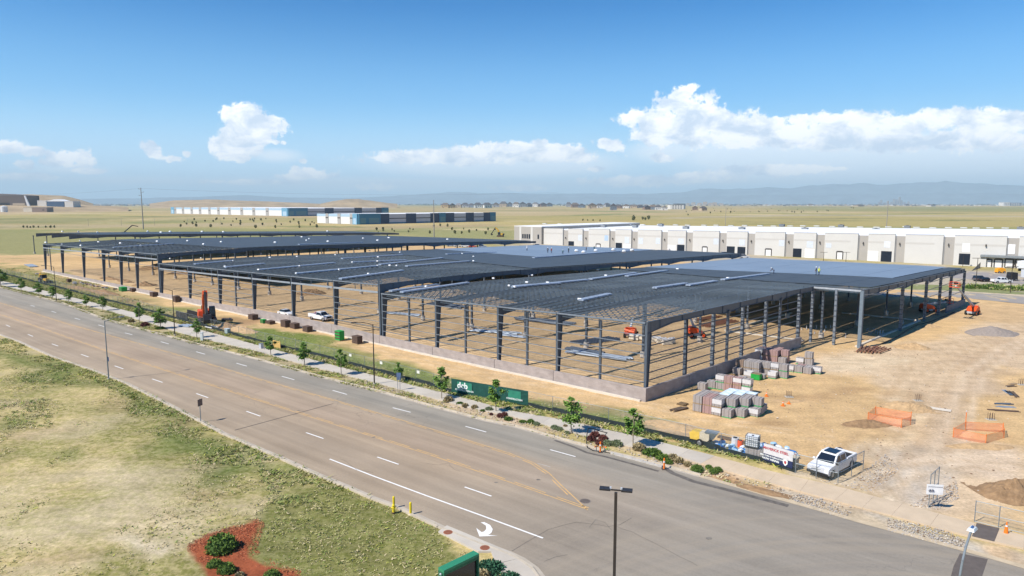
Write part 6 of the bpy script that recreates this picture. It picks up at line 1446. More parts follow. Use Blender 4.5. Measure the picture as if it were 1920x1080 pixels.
b = MB(); pts = PG([(350,1027),(360,1017),(385,1004),(435,987),(460,984),(480,972),(497,981),(482,1030),(490,1040),(517,1055),(565,1070),(560,1090),(410,1095),(385,1062),(370,1052),(352,1035)]); xs = [p.x for p in pts]; ys = [p.y for p in pts]; X = np.random.default_rng(3).uniform(min(xs), max(xs), 9000); Y = np.random.default_rng(5).uniform(min(ys), max(ys), 9000); k = sdpoly(X, Y, pts) > 0
for x, y in zip(X[k], Y[k]):
    a = rnd.uniform(0, 6.28); l = rnd.uniform(.04,.10); z = rnd.uniform(.01,.05); b.m = rnd.randrange(3); dx, dy = math.cos(a)*l, math.sin(a)*l; b.quad((x-dx,y-dy,z),(x+dy*.35,y-dx*.35,z+.02),(x+dx,y+dy,z+rnd.uniform(0,.04)),(x-dy*.35,y+dx*.35,z))
b.build('mulch_chips', mul)['kind'] = 'stuff'
# orange delineators, hose
org = mat('safety_orange', (.80,.19,.02), .5)
def cone(x, yb, label, h=.7, tall=False):
    p = G(x, yb, .02); t = thing('delineator' if tall else 'traffic_cone', label, 'traffic cone', p); MB().box((0,0,.03),(.42,.42,.06)).build('foot', org if not tall else seal, t); r0 = .09 if tall else .16
    MB().tube((0,0,.05),(0,0,h),r0,.035 if not tall else .07,12).build('body', org, t); MB().tube((0,0,h*.62),(0,0,h*.75),r0*.55 if not tall else .092,r0*.45 if not tall else .088,12).build('band', mat('reflective_white',(.7,.7,.7)), t)
cone(1125.5, 848, 'orange delineator left of two standing at the kerb', 1.1, True); cone(1245, 880, 'orange delineator right of two standing at the kerb', 1.1, True); cone(1886, 1001, 'orange traffic cone on the pavement at the lower right', .95)
cone(1437, 743, 'orange cone, left of two in the dirt beside the block stacks', .6); cone(1468, 761, 'orange cone, right of two in the dirt beside the block stacks', .6); cone(1479, 757, 'small orange cone lying far right beside the block stacks', .35)
for i, (x, y) in enumerate(((1118,846),(1133,847))): 
    p = G(x, y, .05); t = thing('barrier_board', f'orange and white barrier board beside the left delineator, {["left","right"][i]} one', 'barrier', p, .6*(-1)**i); MB().box((0,0,.5),(.5,.04,.12)).build('board', org, t); MB().box((0,0,.3),(.06,.06,.6)).build('leg', galv, t)
hose = mat('black_hose', (.02,.022,.024), .5); b = MB(); hp = [(1100,846),(1097,836),(1098,824),(1104,816),(1114,810),(1128,808),(1150,808)]
pts = [G(x, y, .0) for x, y in [(1150,852),(1128,848),(1112,846),(1101,840),(1100,832)]]+[Vector((G(1100,832).x+.05, G(1100,832).y+.3, .9)), Vector((G(1104,828).x, G(1104,828).y+.5, 1.3)), Vector((G(1112,824).x, G(1112,824).y, 1.2)), Vector((G(1125,820).x, G(1125,820).y, .7))]+[G(x, y, .03) for x, y in [(1140,812),(1165,808)]]
for i in range(5): pts[i].z = .08
b.path(pts, .05, 6); tag(b.build('hose_loop', hose), 'black pipe loop standing in the verge behind the left orange delineator', 'hose')
wat = MB(); wp = PG([(1148,852),(1180,860),(1215,868),(1242,877)]); 
for i in range(14): p = wp[0].lerp(wp[-1], i/14+.02); wat.box((p.x,p.y+.05,.10),(.5,.22,.14+.03*(i % 3)), RA+.1*(i % 2))
tag(wat.build('sandbag_row', mat('sandbag',(.46,.43,.39),.9)), 'row of grey sandbags lying along the kerb between the two orange delineators', 'sandbags', kind='stuff')
# ------------------------------------------------------------------ block stacks
bg_ = [mat('block_grey', (.33,.30,.285), .9, var=.10, scale=6), mat('block_rose', (.36,.235,.215), .9, var=.10, scale=6), mat('block_brown', (.27,.19,.14), .9, var=.1, scale=6)]
wrapw = mat('shrink_wrap', (.58,.57,.57), .35, var=.08, scale=4); green_p = mat('green_pallet', (.07,.36,.13), .7); woodp = mat('pallet_wood', (.34,.24,.14), .9, var=.2, scale=6)
tarp = mat('blue_white_tarp', (.52,.66,.76), .4, col2=(.66,.75,.80), scale=2)
CUBE_W, CUBE_D, CUBE_H = 1.12, 1.02, 1.02
def pallet_meshes(bm_, pm):
    """pallet boards; a cube of five courses with recessed joints"""
    b = MB(); b.m = 0
    for k in (-.45,0,.45): b.box((0,k*CUBE_D,.05),(CUBE_W,.09,.09))
    for k in (-.42,-.14,.14,.42): b.box((k*CUBE_W,0,.11),(.14,CUBE_D,.025))
    pal = b.mesh('pallet', pm)
    crs = []
    for j in range(5):
        b = MB(); z = .13+.178*j; b.box((0,0,z+.084),(CUBE_W*.985,CUBE_D*.985,.166)); 
        crs.append(b.mesh('block_course', bm_))
    return pal, crs
PAL = {}
for nm, bm_, pm in (('grey', bg_[0], green_p), ('rose', bg_[1], woodp), ('brown', bg_[2], woodp), ('greywood', bg_[0], woodp)): PAL[nm] = pallet_meshes(bm_, pm)
wrap_me = MB(); 
for s in (-1, 1): wrap_me.quad((-CUBE_W*.51,s*CUBE_D*.51,.42),(CUBE_W*.51,s*CUBE_D*.51,.42),(CUBE_W*.51,s*CUBE_D*.51,.98),(-CUBE_W*.51,s*CUBE_D*.51,.98)); wrap_me.quad((s*CUBE_W*.51,-CUBE_D*.51,.42),(s*CUBE_W*.51,CUBE_D*.51,.42),(s*CUBE_W*.51,CUBE_D*.51,.98),(s*CUBE_W*.51,-CUBE_D*.51,.98))
wrap_me = wrap_me.mesh('wrap', wrapw)
strap_me = MB()
for k in (-.25,.25):
    strap_me.box((k*CUBE_W,0,1.025),(.03,CUBE_D*1.0,.012))
    for s in (-1,1): strap_me.box((k*CUBE_W,s*CUBE_D*.497,.55),(.03,.012,.92))
strap_me = strap_me.mesh('strap', seal)
def cube(p, kind, label, wrapped=False, rz=0.0, courses=5, tarped=False):
    t = thing('block_pallet', label, 'block pallet', p, rz, 'pallets of concrete blocks stacked beside the frame')
    pal, crs = PAL[kind]; obj('pallet', pal, t)
    for c in crs[:courses]: obj('block_course', c, t)
    if wrapped: obj('wrap', wrap_me, t)
    if courses == 5: obj('strap', strap_me, t)
    if tarped:
        b = MB(); b.box((0,0,1.07),(CUBE_W*1.03,CUBE_D*1.03,.07)); b.box((.1,-.1,1.15),(.6,.5,.10),.5,.6); b.build('plastic_cover', tarp, t)
    return t
KN = {'grey':'grey','rose':'rose-brown','brown':'brown','greywood':'charcoal'}
COLN = ['first','second','third','fourth','fifth','sixth','seventh','eighth']
def cluster(name, org, rows, ang=None, jit=.05):
    """rows: list (front to back) of strings like 'g2 g2 r1 .', stepping right along -e1"""
    a = E1A+math.pi+R(3) if ang is None else ang; ex = Vector((math.cos(a), math.sin(a), 0)); ey = Vector((-math.sin(a), math.cos(a), 0))
    used = {}
    for j, row in enumerate(rows):
        for i, q in enumerate(row.split()):
            if q == '.': continue
            kind = {'g':'grey','r':'rose','b':'brown','d':'greywood'}[q[0]]; n = int(q[1]); w = 'w' in q[2:]; tp = 't' in q[2:]; low = 'l' in q[2:]
            for k in range(n):
                p = org+ex*(i*1.2+rnd.uniform(-jit,jit))+ey*(j*1.14+rnd.uniform(-jit,jit)); p = Vector((p.x, p.y, k*1.03+.0))
                tier = '' if n == 1 else (', lower tier' if k == 0 else ', upper tier')
                cube(p, kind, f'{KN[kind]} block cube {COLN[i]} from left in {COLN[j]} row of the {name}{tier}', w and (k == n-1 or i % 2 == 0), a+rnd.uniform(-.03,.03), 3 if (low and k == n-1) else 5, tp and k == n-1)
cluster('big front stack', G(1310,771), ['d2 r2 d2w g1 .', 'd2 r2 g2 g2 g1', 'd2 d2 g2t g2 g2 g1w', '. d1 d2t g2t g2 g2', '. . g2t g2t g2t g1'])
cluster('wall-side row', G(1335,727), ['g1 g2w r2 r2w g2w', '. d1 . . .'])
cluster('small left pair', G(1317,731), ['d1'])
cluster('middle stack', G(1382,702), ['d1 . . g1l', 'b2 d2 d2 . g1lw', '. g2w d2w d2 d2w g2'])
cluster('back rose stack', G(1424,676), ['d2w r2 r2 d1', 'r2w r2w r2 r2', '. r1 r2 .'])
cluster('small far group', G(1482,696), ['g1w g1 d1', '. r1 g1w g1w'], jit=.12)
cluster('white wrapped pair', G(1502,682), ['g1w d2'], jit=.1)
p = G(1418, 711); t = thing('green_crate', 'bright green metal crate in front of the block stacks', 'crate', p, E1A+math.pi); gcm = mat('crate_green', (.02,.33,.06), .5); MB().box((0,0,.42),(1.25,.95,.8)).build('case', gcm, t); MB().box((0,0,.84),(1.27,.97,.05)).build('lid', mat('crate_lid',(.22,.17,.10),.8), t)
for s in (-.4,0,.4): MB().box((s,-.49,.42),(.05,.03,.74)).build('rib', gcm, t)
def lumber(p, label, n, l, w, rz, m, cat='timber', name='timber_pile', th=.09):
    t = thing(name, label, cat, p, rz)
    for i in range(n):
        k = i % 6; lv = i//6; MB().box((rnd.uniform(-.1,.1)*l, (k-2.5)*w*1.15, th/2+lv*th*1.1+.01),(l*rnd.uniform(.8,1),w,th),rnd.uniform(-.05,.05)).build('plank', m, t)
    return t
dkw = mat('dark_timber', (.12,.085,.06), .9, var=.25, scale=3)
lumber(G(1272,768), 'dark timber boards lying in the dirt left of the big block stack', 9, 2.3, .16, E2A-.2, dkw)
lumber(G(1280,759), 'empty green-edged pallet stack left of the big block stack', 12, 1.1, .14, E1A+math.pi, mat('pallet_dark',(.16,.11,.06),.9), 'pallet', 'empty_pallet', .1)
lumber(G(1372,822), 'long brown beam lying behind the orange pump trailer', 2, 3.3, .26, RA+math.pi-.05, dkw, 'beam', 'timber_beam', .2)
cube(G(1391,714), 'grey', 'low broken grey cube left of the bright green crate', False, E1A, 3); cube(G(1404,708), 'greywood', 'low pale wrapped cube behind the bright green crate', True, E1A, 3)
# crates along the street front
dkc = mat('dark_crate', (.10,.065,.05), .8, var=.2, scale=3)
def crate(x, yb, w, h, m, label, slats=True):
    p = G(x, yb); t = thing('crate', label, 'crate', p, E1A+math.pi, None)
    MB().box((0,0,h*.5),(w,w*.7,h*.9)).build('box', m, t)
    for k in range(3): MB().box((0,-w*.36,h*(.25+.28*k)),(w*1.03,.05,h*.12)).build('slat', dkc, t)
    MB().box((0,0,.05),(w*1.05,w*.72,.1)).build('pallet', woodp, t)
for a in ((231,546,2.2,1.3,gcm,'green crate in the grass at the front of the third bay from the far left'),(250,547,1.8,1.1,dkc,'low dark crate right of the green crate, far left of the frame'),(289,556,2.0,1.3,dkc,'dark plum crate at the foot of the front wall, left of the lamp post'),(331,566,1.7,1.6,dkc,'dark square crate just right of the lamp post left of the excavator'),(475,599,1.9,1.2,dkc,'dark crate left of the small green box near the sedan'),(494,606,1.2,.9,gcm,'small green box in the grass near the white sedan'),(507,607,1.8,.7,dkc,'flat dark crate right of the small green box near the sedan'),(536,613,1.8,1.5,dkc,'dark crate in front of the white sedan, left of its twin'),(553,616,1.7,1.2,dkc,'dark crate right of its twin, in front of the white sedan'),(577,622,1.7,1.2,dkc,'slatted dark crate in front of the white utility truck'),(637,638,1.5,1.9,gcm,'tall bright green crate in the grass by the wall'),(670,644,1.6,1.5,dkc,'dark slatted crate right of the tall green crate'),(130,529,1.5,1.1,dkc,'dark crate right of the yellow backhoe'),(140,533,1.3,.8,wrapw,'pale wrapped bundle right of the yellow backhoe')): crate(*a)
for i, (x, y) in enumerate(((152,531),(158,533),(166,534),(173,536),(180,538),(196,540),(202,541),(212,543),(72,514),(78,517))):
    p = G(x, y); t = thing('block_heap', f'small heap of pale blocks by the front wall, {NTH[i]} one listed from the left lamp', 'blocks', p); 
    for k in range(4): MB().box((rnd.uniform(-.7,.7),rnd.uniform(-.4,.4),.2),(.8,.4,.4),rnd.uniform(0,3)).build('block', bg_[k % 3] if k else wrapw, t)
# pipes ---------------------------------------------------------------------
rustp = mat('rust_pipe', (.26,.12,.075), .8, var=.25, scale=3)
def pipes(p, label, n, l, r_, rz, m, spread=1.0, name='pipe_bundle', cat='pipes'):
    t = thing(name, label, cat, p, rz)
    for i in range(n):
        y = (i-n/2)*r_*2.3*spread; a = rnd.uniform(-.5,.5)
        MB().tube((-l/2+a,y,r_+.12),(l/2+a,y,r_+.12),r_,r_,8).build('pipe', m, t)
    for s in (-.35,.35): MB().box((s*l,0,.05),(.12,n*r_*2.4*spread,.1)).build('bearer', woodp, t)
    return t
pipes(G(1622,657), 'rusty steel pipes lying side by side, left part of the pile at the corner column', 5, 5.8, .12, E2A+.15, rustp, 2.0)
pipes(G(1643,657), 'rusty steel pipes, right part of the pile at the corner column', 5, 5.2, .12, E2A-.05, rustp, 2.0)
silver = mat('silver_purlin', (.33,.38,.44), .4, .4, var=.1); darksteel = mat('stacked_steel', (.09,.11,.14), .5, .1)
pipes(G(930,624), 'bundle of pale silver purlins on the ground in the middle bays', 5, 10, .14, E1A+math.pi+.35, silver, 1.3); pipes(G(966,632), 'second shorter bundle of silver purlins beside the front column', 4, 6, .13, E1A+math.pi+.2, silver, 1.2)
pipes(G(1125,668), 'long blue-grey purlins lying across the second bay from the front corner', 6, 11, .15, E1A+math.pi+.12, silver, 1.3); pipes(G(1100,660), 'stack of blue-grey joist chords left of the long purlins', 5, 7, .16, E1A+math.pi, darksteel, 1.2); pipes(G(1117,640), 'blue-grey lattice joists lying behind the long purlins', 7, 9, .12, E2A-.25, darksteel, 2.0)
pipes(G(1025,604), 'dark stacked joists on the ground right of the third front column', 7, 13, .16, E1A+math.pi+.1, darksteel, 1.5); pipes(G(1000,600), 'dark joist bundle behind the stacked joists', 5, 8, .16, E1A+math.pi+.05, darksteel, 1.5); pipes(G(840,574), 'dark joist bundle on the ground behind the second step of the roof', 6, 11, .17, E1A+math.pi, darksteel, 1.4); pipes(G(1345,607), 'rusty rebar bundle behind the orange boom lift', 7, 11, .13, E2A-.1, rustp, 1.6); pipes(G(1325,598), 'second rusty rebar bundle under the roof edge', 5, 9, .13, E2A, rustp, 1.6)
pipes(G(755,590), 'grey purlins on the ground behind the tall middle column', 5, 9, .13, E1A+math.pi+.3, silver, 1.3); pipes(G(60,499), 'grey steel lengths on the ground at the far left corner', 6, 14, .16, E1A+math.pi-.1, silver, 1.4); pipes(G(640,466), 'distant dark stacked steel between the roof sections', 6, 12, .2, E1A, darksteel, 1.4)
# pvc pipes, bagged goods inside
cream = mat('cream_bundle', (.60,.53,.42), .8, var=.12, scale=3)
for i, (x, y, w) in enumerate(((1190,637,2.0),(1203,638,1.6),(1215,640,1.8),(1228,642,2.0),(1240,644,1.7),(1250,646,1.9),(1258,644,1.3))):
    p = G(x, y); t = thing('wrapped_bundle', f'{NTH[i]} pale wrapped bundle from the left, in the row beside the front corner column', 'bundle', p, E1A+.2*i); MB().box((0,0,.45),(w,1.0,.7),0,.9).build('bundle', cream, t); MB().box((0,0,.06),(w,.9,.12)).build('pallet', woodp, t); MB().tube((-w/2,.1,.95),(w/2,.1,.95),.2,.2,8).build('roll', wrapw, t)
for i, (x, y) in enumerate([(1503+k*9, 619-k*.6) for k in range(7)]+[(1527,626),(1537,625),(1546,622),(1585,633),(1650,628),(1655,626),(1690,608),(1693,607)]):
    p = G(x, y); t = thing('riser_pipe', f'white plastic riser pipe standing in the soil of the notch, {NTH[i]} from the left', 'pipe', p); MB().tube((0,0,0),(0,0,rnd.uniform(.5,1.0)),.07,.07,8).build('pipe', wrapw, t); MB().tube((0,0,.2),(.3,.1,.2),.05,.05,6).build('branch', wrapw, t)
for i in range(6):
    p = G(1625+i*4, 622+(i % 3)*3); t = thing('conduit_stub', f'{NTH[i]} grey conduit elbow from the left in the muddle behind the corner column', 'conduit', p); MB().tube((0,0,0),(0,0,.6),.05,.05,6).build('pipe', silver, t); MB().tube((0,0,.6),(.5,.2,.5),.05,.05,6).build('elbow', silver, t)
silt = mat('silt_sock', (.10,.085,.06), .95); 
for L0, lb in (([(1452,660),(1485,655),(1495,650),(1515,638),(1545,634),(1600,613)],'dark silt sock winding over the soil to the pallet yard'),([(1640,650),(1680,633),(1700,620),(1720,609),(1745,603),(1765,595),(1790,585)],'dark silt sock running along the right side of the frame')):
    q = PG(L0, .1); b = MB().path(q, .13, 6); tag(b.build('silt_sock', silt), lb, 'silt sock')
# ------------------------------------------------------------------ dirt mounds
def mound(p, w, d_, h, m, label, seed, cat='dirt mound', rz=0.0, rough=.95):
    g = np.random.default_rng(seed); n = 26; b = MB(); idx = {}
    for i in range(n):
        for j in range(n):
            x = (i/(n-1)-.5)*2; y = (j/(n-1)-.5)*2; r_ = math.hypot(x, y)*(1+.25*(float(fbm(np.array([math.atan2(y,x)*1.6+seed]), np.array([1.0*seed]), 2, seed)[0])-.5))
            z = h*max(0, 1-r_)**.9*(1+rough*(float(fbm(np.array([x*3+seed]), np.array([y*3.0]), 3, seed)[0])-.5))+(g.uniform(-.03,.05)*h if r_ < .95 else 0)
            b.v.append((x*w/2, y*d_/2, z-.03))
    for i in range(n-1):
        for j in range(n-1): b.f.append((i*n+j, (i+1)*n+j, (i+1)*n+j+1, i*n+j+1)); b.mi.append(0)
    o = b.build('dirt_mound', m); o.location = p; o.rotation_euler = (0,0,rz); return tag(o, label, cat)
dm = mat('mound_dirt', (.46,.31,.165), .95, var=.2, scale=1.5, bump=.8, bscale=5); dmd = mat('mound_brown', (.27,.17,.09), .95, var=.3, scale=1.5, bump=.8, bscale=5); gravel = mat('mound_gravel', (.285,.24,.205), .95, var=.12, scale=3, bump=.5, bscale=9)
mound(G(1858,625), 10, 7.5, 1.5, gravel, 'smooth grey gravel cone on the dirt at the right', 1, rough=.1)
mound(G(1710,652), 6, 4.5, 1.0, dm, 'brown dirt mound right of the rusty pipes', 2); mound(G(1745,612), 4, 3, .5, dm, 'low dirt heap between the rusty pipes and the gravel cone', 3)
mound(G(1700,765), 6, 4.5, .9, dm, 'dirt mound behind the left orange netting', 4); mound(G(1625,796), 6, 2.6, .6, dmd, 'low brown mound in front of the left orange netting', 5); mound(G(1905,925), 6.5, 5, 1.3, dmd, 'lumpy brown dirt mound at the right edge near the guard fence', 6); mound(G(1840,838), 7.5, 2.0, .45, dm, 'low lumpy ridge in front of the right orange netting', 7)
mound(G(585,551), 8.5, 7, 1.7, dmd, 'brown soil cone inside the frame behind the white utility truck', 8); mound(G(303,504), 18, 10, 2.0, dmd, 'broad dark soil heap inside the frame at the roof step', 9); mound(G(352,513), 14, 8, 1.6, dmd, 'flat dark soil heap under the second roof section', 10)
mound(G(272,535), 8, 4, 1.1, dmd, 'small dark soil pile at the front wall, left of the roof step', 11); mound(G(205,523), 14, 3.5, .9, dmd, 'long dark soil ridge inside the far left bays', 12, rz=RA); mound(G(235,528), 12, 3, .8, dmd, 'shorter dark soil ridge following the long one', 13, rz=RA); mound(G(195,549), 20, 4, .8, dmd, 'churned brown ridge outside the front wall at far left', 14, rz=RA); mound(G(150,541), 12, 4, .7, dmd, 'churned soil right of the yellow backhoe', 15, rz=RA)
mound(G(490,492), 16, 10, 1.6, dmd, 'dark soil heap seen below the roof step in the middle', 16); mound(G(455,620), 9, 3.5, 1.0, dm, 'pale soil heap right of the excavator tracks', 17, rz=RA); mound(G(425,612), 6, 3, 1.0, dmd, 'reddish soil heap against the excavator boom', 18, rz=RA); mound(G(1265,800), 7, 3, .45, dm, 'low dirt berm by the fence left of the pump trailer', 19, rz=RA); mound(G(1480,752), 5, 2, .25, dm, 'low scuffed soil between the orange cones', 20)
mound(G(1425,920), 5, 1.6, .35, dmd, 'dug reddish soil in the verge right of the green shrubs', 21, rz=RA)
# ------------------------------------------------------------------ orange safety netting
def net_mat():
    m = link_mat('orange_net', (.74,.24,.11), .27); m.node_tree.nodes['Principled BSDF'].inputs['Roughness'].default_value = .6; return m
NM = net_mat()
def net_box(corners, h, label):
    P = PG(corners); base = P[0]; t = thing('safety_netting', label, 'safety netting', base)
    for i, p in enumerate(P):
        q = P[(i+1) % len(P)]; MB().tube((p.x-base.x,p.y-base.y,0),(p.x-base.x,p.y-base.y,h*1.12),.03,.03,6).build('stake', org, t)
        b = MB(); n = 5
        for k in range(n):
            a, c = p.lerp(q, k/n), p.lerp(q, (k+1)/n); s0, s1 = -.10*math.sin(math.pi*k/n), -.10*math.sin(math.pi*(k+1)/n); b.quad((a.x-base.x,a.y-base.y,.02),(c.x-base.x,c.y-base.y,.02),(c.x-base.x,c.y-base.y,h+s1),(a.x-base.x,a.y-base.y,h+s0))
        me = b.mesh('net', NM); uvface(me); obj('net', me, t)
        MB().bar((p.x-base.x,p.y-base.y,h-.02),(q.x-base.x,q.y-base.y,h-.02),.03).build('top_cord', org, t)
net_box([(1627,790),(1690,802),(1707,797),(1708,789),(1641,778)], 1.0, 'orange safety netting round a pit, left of two enclosures'); net_box([(1787,820),(1848,833),(1882,822),(1880,811),(1810,807)], 1.0, 'orange safety netting round a pit, right of two enclosures')
p = G(1810, 800); t = thing('marker_stake', 'thin stake with a pale tip at the right orange netting', 'stake', p); MB().tube((0,0,0),(0,0,1.7),.04,.04,6).build('stake', org, t); MB().tube((0,0,1.7),(0,0,1.9),.05,.05,6).build('tip', wrapw, t)
for x, y, lb in ((1476,745,'behind the orange cones'),(1718,752,'on the pale pad behind the left netting'),(1855,788,'left of the formwork pile'),(1913,722,'at the upper end of the formwork pile')):
    p = G(x, y); t = thing('rebar_cage', f'rebar starter bars sticking up {lb}', 'rebar', p)
    for i in range(3):
        for j in range(2): MB().tube((i*.28,j*.3,0),(i*.28,j*.3,.85),.025,.025,5).build('bar', dkc, t)
    MB().box((.28,.15,.03),(1.0,.8,.06)).build('pad', conc, t)
for i, (x, y, l, a, m) in enumerate(((1885,735,2.0,1.3,silver),(1891,738,2.4,1.25,darksteel),(1900,740,3.2,1.2,dkw),(1893,724,1.6,.2,dkw),(1897,720,1.6,.4,woodp),(1879,757,2.2,-.1,darksteel),(1883,763,2.0,-.15,silver),(1882,770,3.4,-.25,dkc))):
    t = lumber(G(x, y), f'{NTH[i]} length of formwork counting down the pile at the right edge', 4, l, .12, a, m, 'formwork', 'formwork_bundle', .08)
lumber(G(1745,754), 'pale concrete strip poured on the dirt behind the left netting', 1, 6, 1.0, RA+math.pi, mat('pale_pour',(.62,.55,.45),.9), 'concrete pad', 'concrete_strip', .04)
# ------------------------------------------------------------------ vehicles
carw = mat('car_white', (.74,.75,.76), .25, 0, var=.02, spec=.5); glass = mat('car_glass', (.012,.018,.03), .08, 0, var=.02, spec=.6); tyre = mat('tyre', (.02,.02,.02), .8); rim = mat('rim', (.35,.36,.38), .35, .7); chrome = mat('chrome_trim', (.5,.5,.52), .2, .8); blackp = mat('black_plastic', (.018,.018,.02), .6); redl = mat('tail_red', (.4,.02,.02), .3); headl = mat('headlight', (.62,.65,.70), .15)
def wheel(par, x, y, r_, w, s):
    o = MB().tube((x,y-w/2,r_),(x,y+w/2,r_),r_,r_,20).build('wheel', tyre, par); MB().tube((x,y+s*(w/2-.01),r_),(x,y+s*(w/2+.012),r_),r_*.62,r_*.55,14).build('rim', rim, o); return o
def poly_ext(prof, y0, y1, inset_top, ztop, m, name, par):
    """side profile extruded across the width, upper points drawn in"""
    b = MB(); n = len(prof)
    def yy(z, y): return y*(1-inset_top*max(0, min(1, (z-(ztop-.75))/.75)))
    L_1 = [(x, yy(z, y0), z) for x, z in prof]; L_2 = [(x, yy(z, y1), z) for x, z in prof]
    b.v = L_1+L_2; b.f = [tuple(range(n)), tuple(range(2*n-1, n-1, -1))]+[(i, n+i, n+(i+1) % n, (i+1) % n) for i in range(n)]; b.mi = [0]*len(b.f)
    return b.build(name, m, par)
def pickup(p, rz, label, crew=True, utility=False, col=None, blue_roof=False):
    m = col or carw; t = thing('pickup_truck', label, 'pickup truck', p, rz); L1 = 2.9
    # front at +x
    if crew: hood, cabf, cabr = 1.55, 1.45, -.85
    else: hood, cabf, cabr = 1.55, 1.45, -.45
    body = poly_ext([(-2.9,.55),(-2.9,1.12),(cabr,1.15),(cabr+.02,1.18),(hood,1.22),(2.55,1.12),(2.88,1.02),(2.93,.75),(2.9,.5),(2.5,.42),(2.45,.62),(2.25,.85),(1.75,.85),(1.55,.62),(1.5,.42),(-1.35,.42),(-1.4,.62),(-1.6,.85),(-2.1,.85),(-2.3,.62),(-2.35,.5)], -.99, .99, 0, 9, m, 'body', t)
    cab = poly_ext([(cabr,1.13),(cabr+.05,1.55),(cabr+.18,1.93),(cabr+.6,1.97),(cabf-.95,1.96),(cabf-.55,1.85),(cabf+.15,1.22),(cabf+.2,1.13)], -.93, .93, .17, 1.97, m, 'cab', t)
    q = lambda x, y, z: (x, y*(1-.17*max(0, min(1, (z-1.22)/.75))), z)
    MB().quad((cabf+.125,-.80,1.26),(cabf+.125,.80,1.26),(cabf-.53,.68,1.84),(cabf-.53,-.68,1.84)).build('windshield', glass, t).location = (.02,0,.01)
    MB().quad((cabr-.0,.76,1.28),(cabr-.0,-.76,1.28),(cabr+.13,-.68,1.82),(cabr+.13,.68,1.82)).build('rear_window', glass, t).location = (-.02,0,0)
    mid = (cabf+cabr)/2-.05
    for s in (-1, 1):
        spans = [(cabr+.18, mid-.04), (mid+.04, cabf-.28)] if crew else [(cabr+.2, cabf-.28)]
        for i, (a, c) in enumerate(spans):
            c2 = c-.38 if i == len(spans)-1 else c
            MB().quad(q(a,s*.945,1.26), q(c+.15 if i == len(spans)-1 else c,s*.945,1.26), q(c2,s*.945,1.80), q(a+.05,s*.945,1.80)).build('side_window', glass, t)
        MB().box((cabf-.02,s*1.08,1.30),(.12,.22,.20)).build('mirror', blackp if not blue_roof else (m if s < 0 else blackp), t)
        for x in (-1.85, 2.0): wheel(t, x, s*.86, .40, .27, s)
        MB().box((2.84,s*.80,.93),(.14,.32,.20)).build('headlight', headl, t); MB().box((-2.90,s*.90,.95),(.05,.14,.32)).build('tail_light', redl, t)
        MB().box((mid,s*.995,1.0),(.16,.02,.04)).build('door_handle', chrome, t)
    MB().box((2.90,0,.90),(.08,1.16,.36)).build('grille', mat('grille_pale',(.55,.56,.58),.4) if blue_roof else blackp, t); MB().box((2.93,0,.55),(.18,1.94,.22)).build('front_bumper', blackp if blue_roof else chrome, t); MB().box((-2.97,0,.60),(.14,1.85,.2)).build('rear_bumper', chrome, t)
    if utility:
        for s in (-1, 1):
            MB().box((-1.68,s*.80,1.08),(2.42,.42,.66)).build('tool_locker', m, t)
        MB().box((-1.68,0,.86),(2.42,1.2,.12)).build('bed_floor', blackp, t); MB().box((-1.4,0,1.25),(.7,.8,.5)).build('fuel_tank', redl, t)
    else:
        MB().box((-1.85,0,1.135),(1.9,1.62,.02)).build('bed_floor', blackp, t)
        for s in (-1, 1): MB().box((-1.88,s*.92,1.22),(2.0,.14,.18)).build('bed_rail', m, t)
        MB().box((-2.84,0,1.2),(.1,1.8,.2)).build('tailgate', m, t)
    if blue_roof: MB().box((cabf-1.35,0,1.985),(1.25,1.12,.02)).build('sunroof', glass, t)
    return t
def sedan(p, rz, label, col=None, suv=False):
    m = col or carw; t = thing('suv' if suv else 'sedan', label, 'car', p, rz); k = 1.18 if suv else 1
    poly_ext([(-2.3,.4),(-2.35,.85*k),(-1.9,.95*k),(1.0,.98*k),(2.1,.85*k),(2.35,.62),(2.3,.35),(1.8,.35),(1.75,.55),(1.55,.7),(1.2,.7),(1.0,.55),(.95,.32),(-.95,.32),(-1.0,.55),(-1.2,.7),(-1.55,.7),(-1.75,.55),(-1.8,.35)], -.9, .9, 0, 9, m, 'body', t)
    top_ = 1.44*k+(.15 if suv else 0)
    poly_ext([(-1.9 if not suv else -2.2,.93*k),(-1.2 if not suv else -2.0,top_-.04),(-.6,top_),(.1,top_),(.95,.96*k)], -.84, .84, .2, top_, glass, 'cabin_glass', t)
    MB().box((-.45 if not suv else -.8,0,top_+.005),(1.2 if not suv else 2.1,1.22,.04)).build('roof_panel', m, t)
    for s in (-1, 1):
        for x in (-1.38, 1.38): wheel(t, x, s*.80, .33, .22, s)
        MB().box((2.24,s*.66,.66*k),(.12,.32,.13)).build('headlight', headl, t); MB().box((-2.3,s*.66,.75*k),(.08,.3,.13)).build('tail_light', redl, t); MB().box((.75,s*.96,1.0*k),(.14,.16,.12)).build('mirror', m, t)
    return t
pk = G(1560, 882); pickup(pk, math.radians(-140), 'white crew-cab pickup with a dark sunroof parked by the site gate', True, False, blue_roof=True)
t = thing('beacon_drum', 'dark blue drum standing on the dirt behind the white crew-cab pickup', 'drum', G(1574,850)); MB().tube((0,0,0),(0,0,.55),.26,.26,12).build('drum', mat('drum_blue',(.02,.04,.16),.5), t); MB().tube((0,0,.55),(0,0,.62),.2,.1,12).build('lid', blackp, t)
pickup(G(601,600), E1A+math.pi+.1, 'white utility truck with side lockers inside the front wall', False, True)
sedan(G(537,592), E1A+math.pi+.0, 'white sedan parked inside the frame left of the utility truck')
pickup(G(1877,531), .02, 'white pickup parked on the road by the grass strip at far right', True)
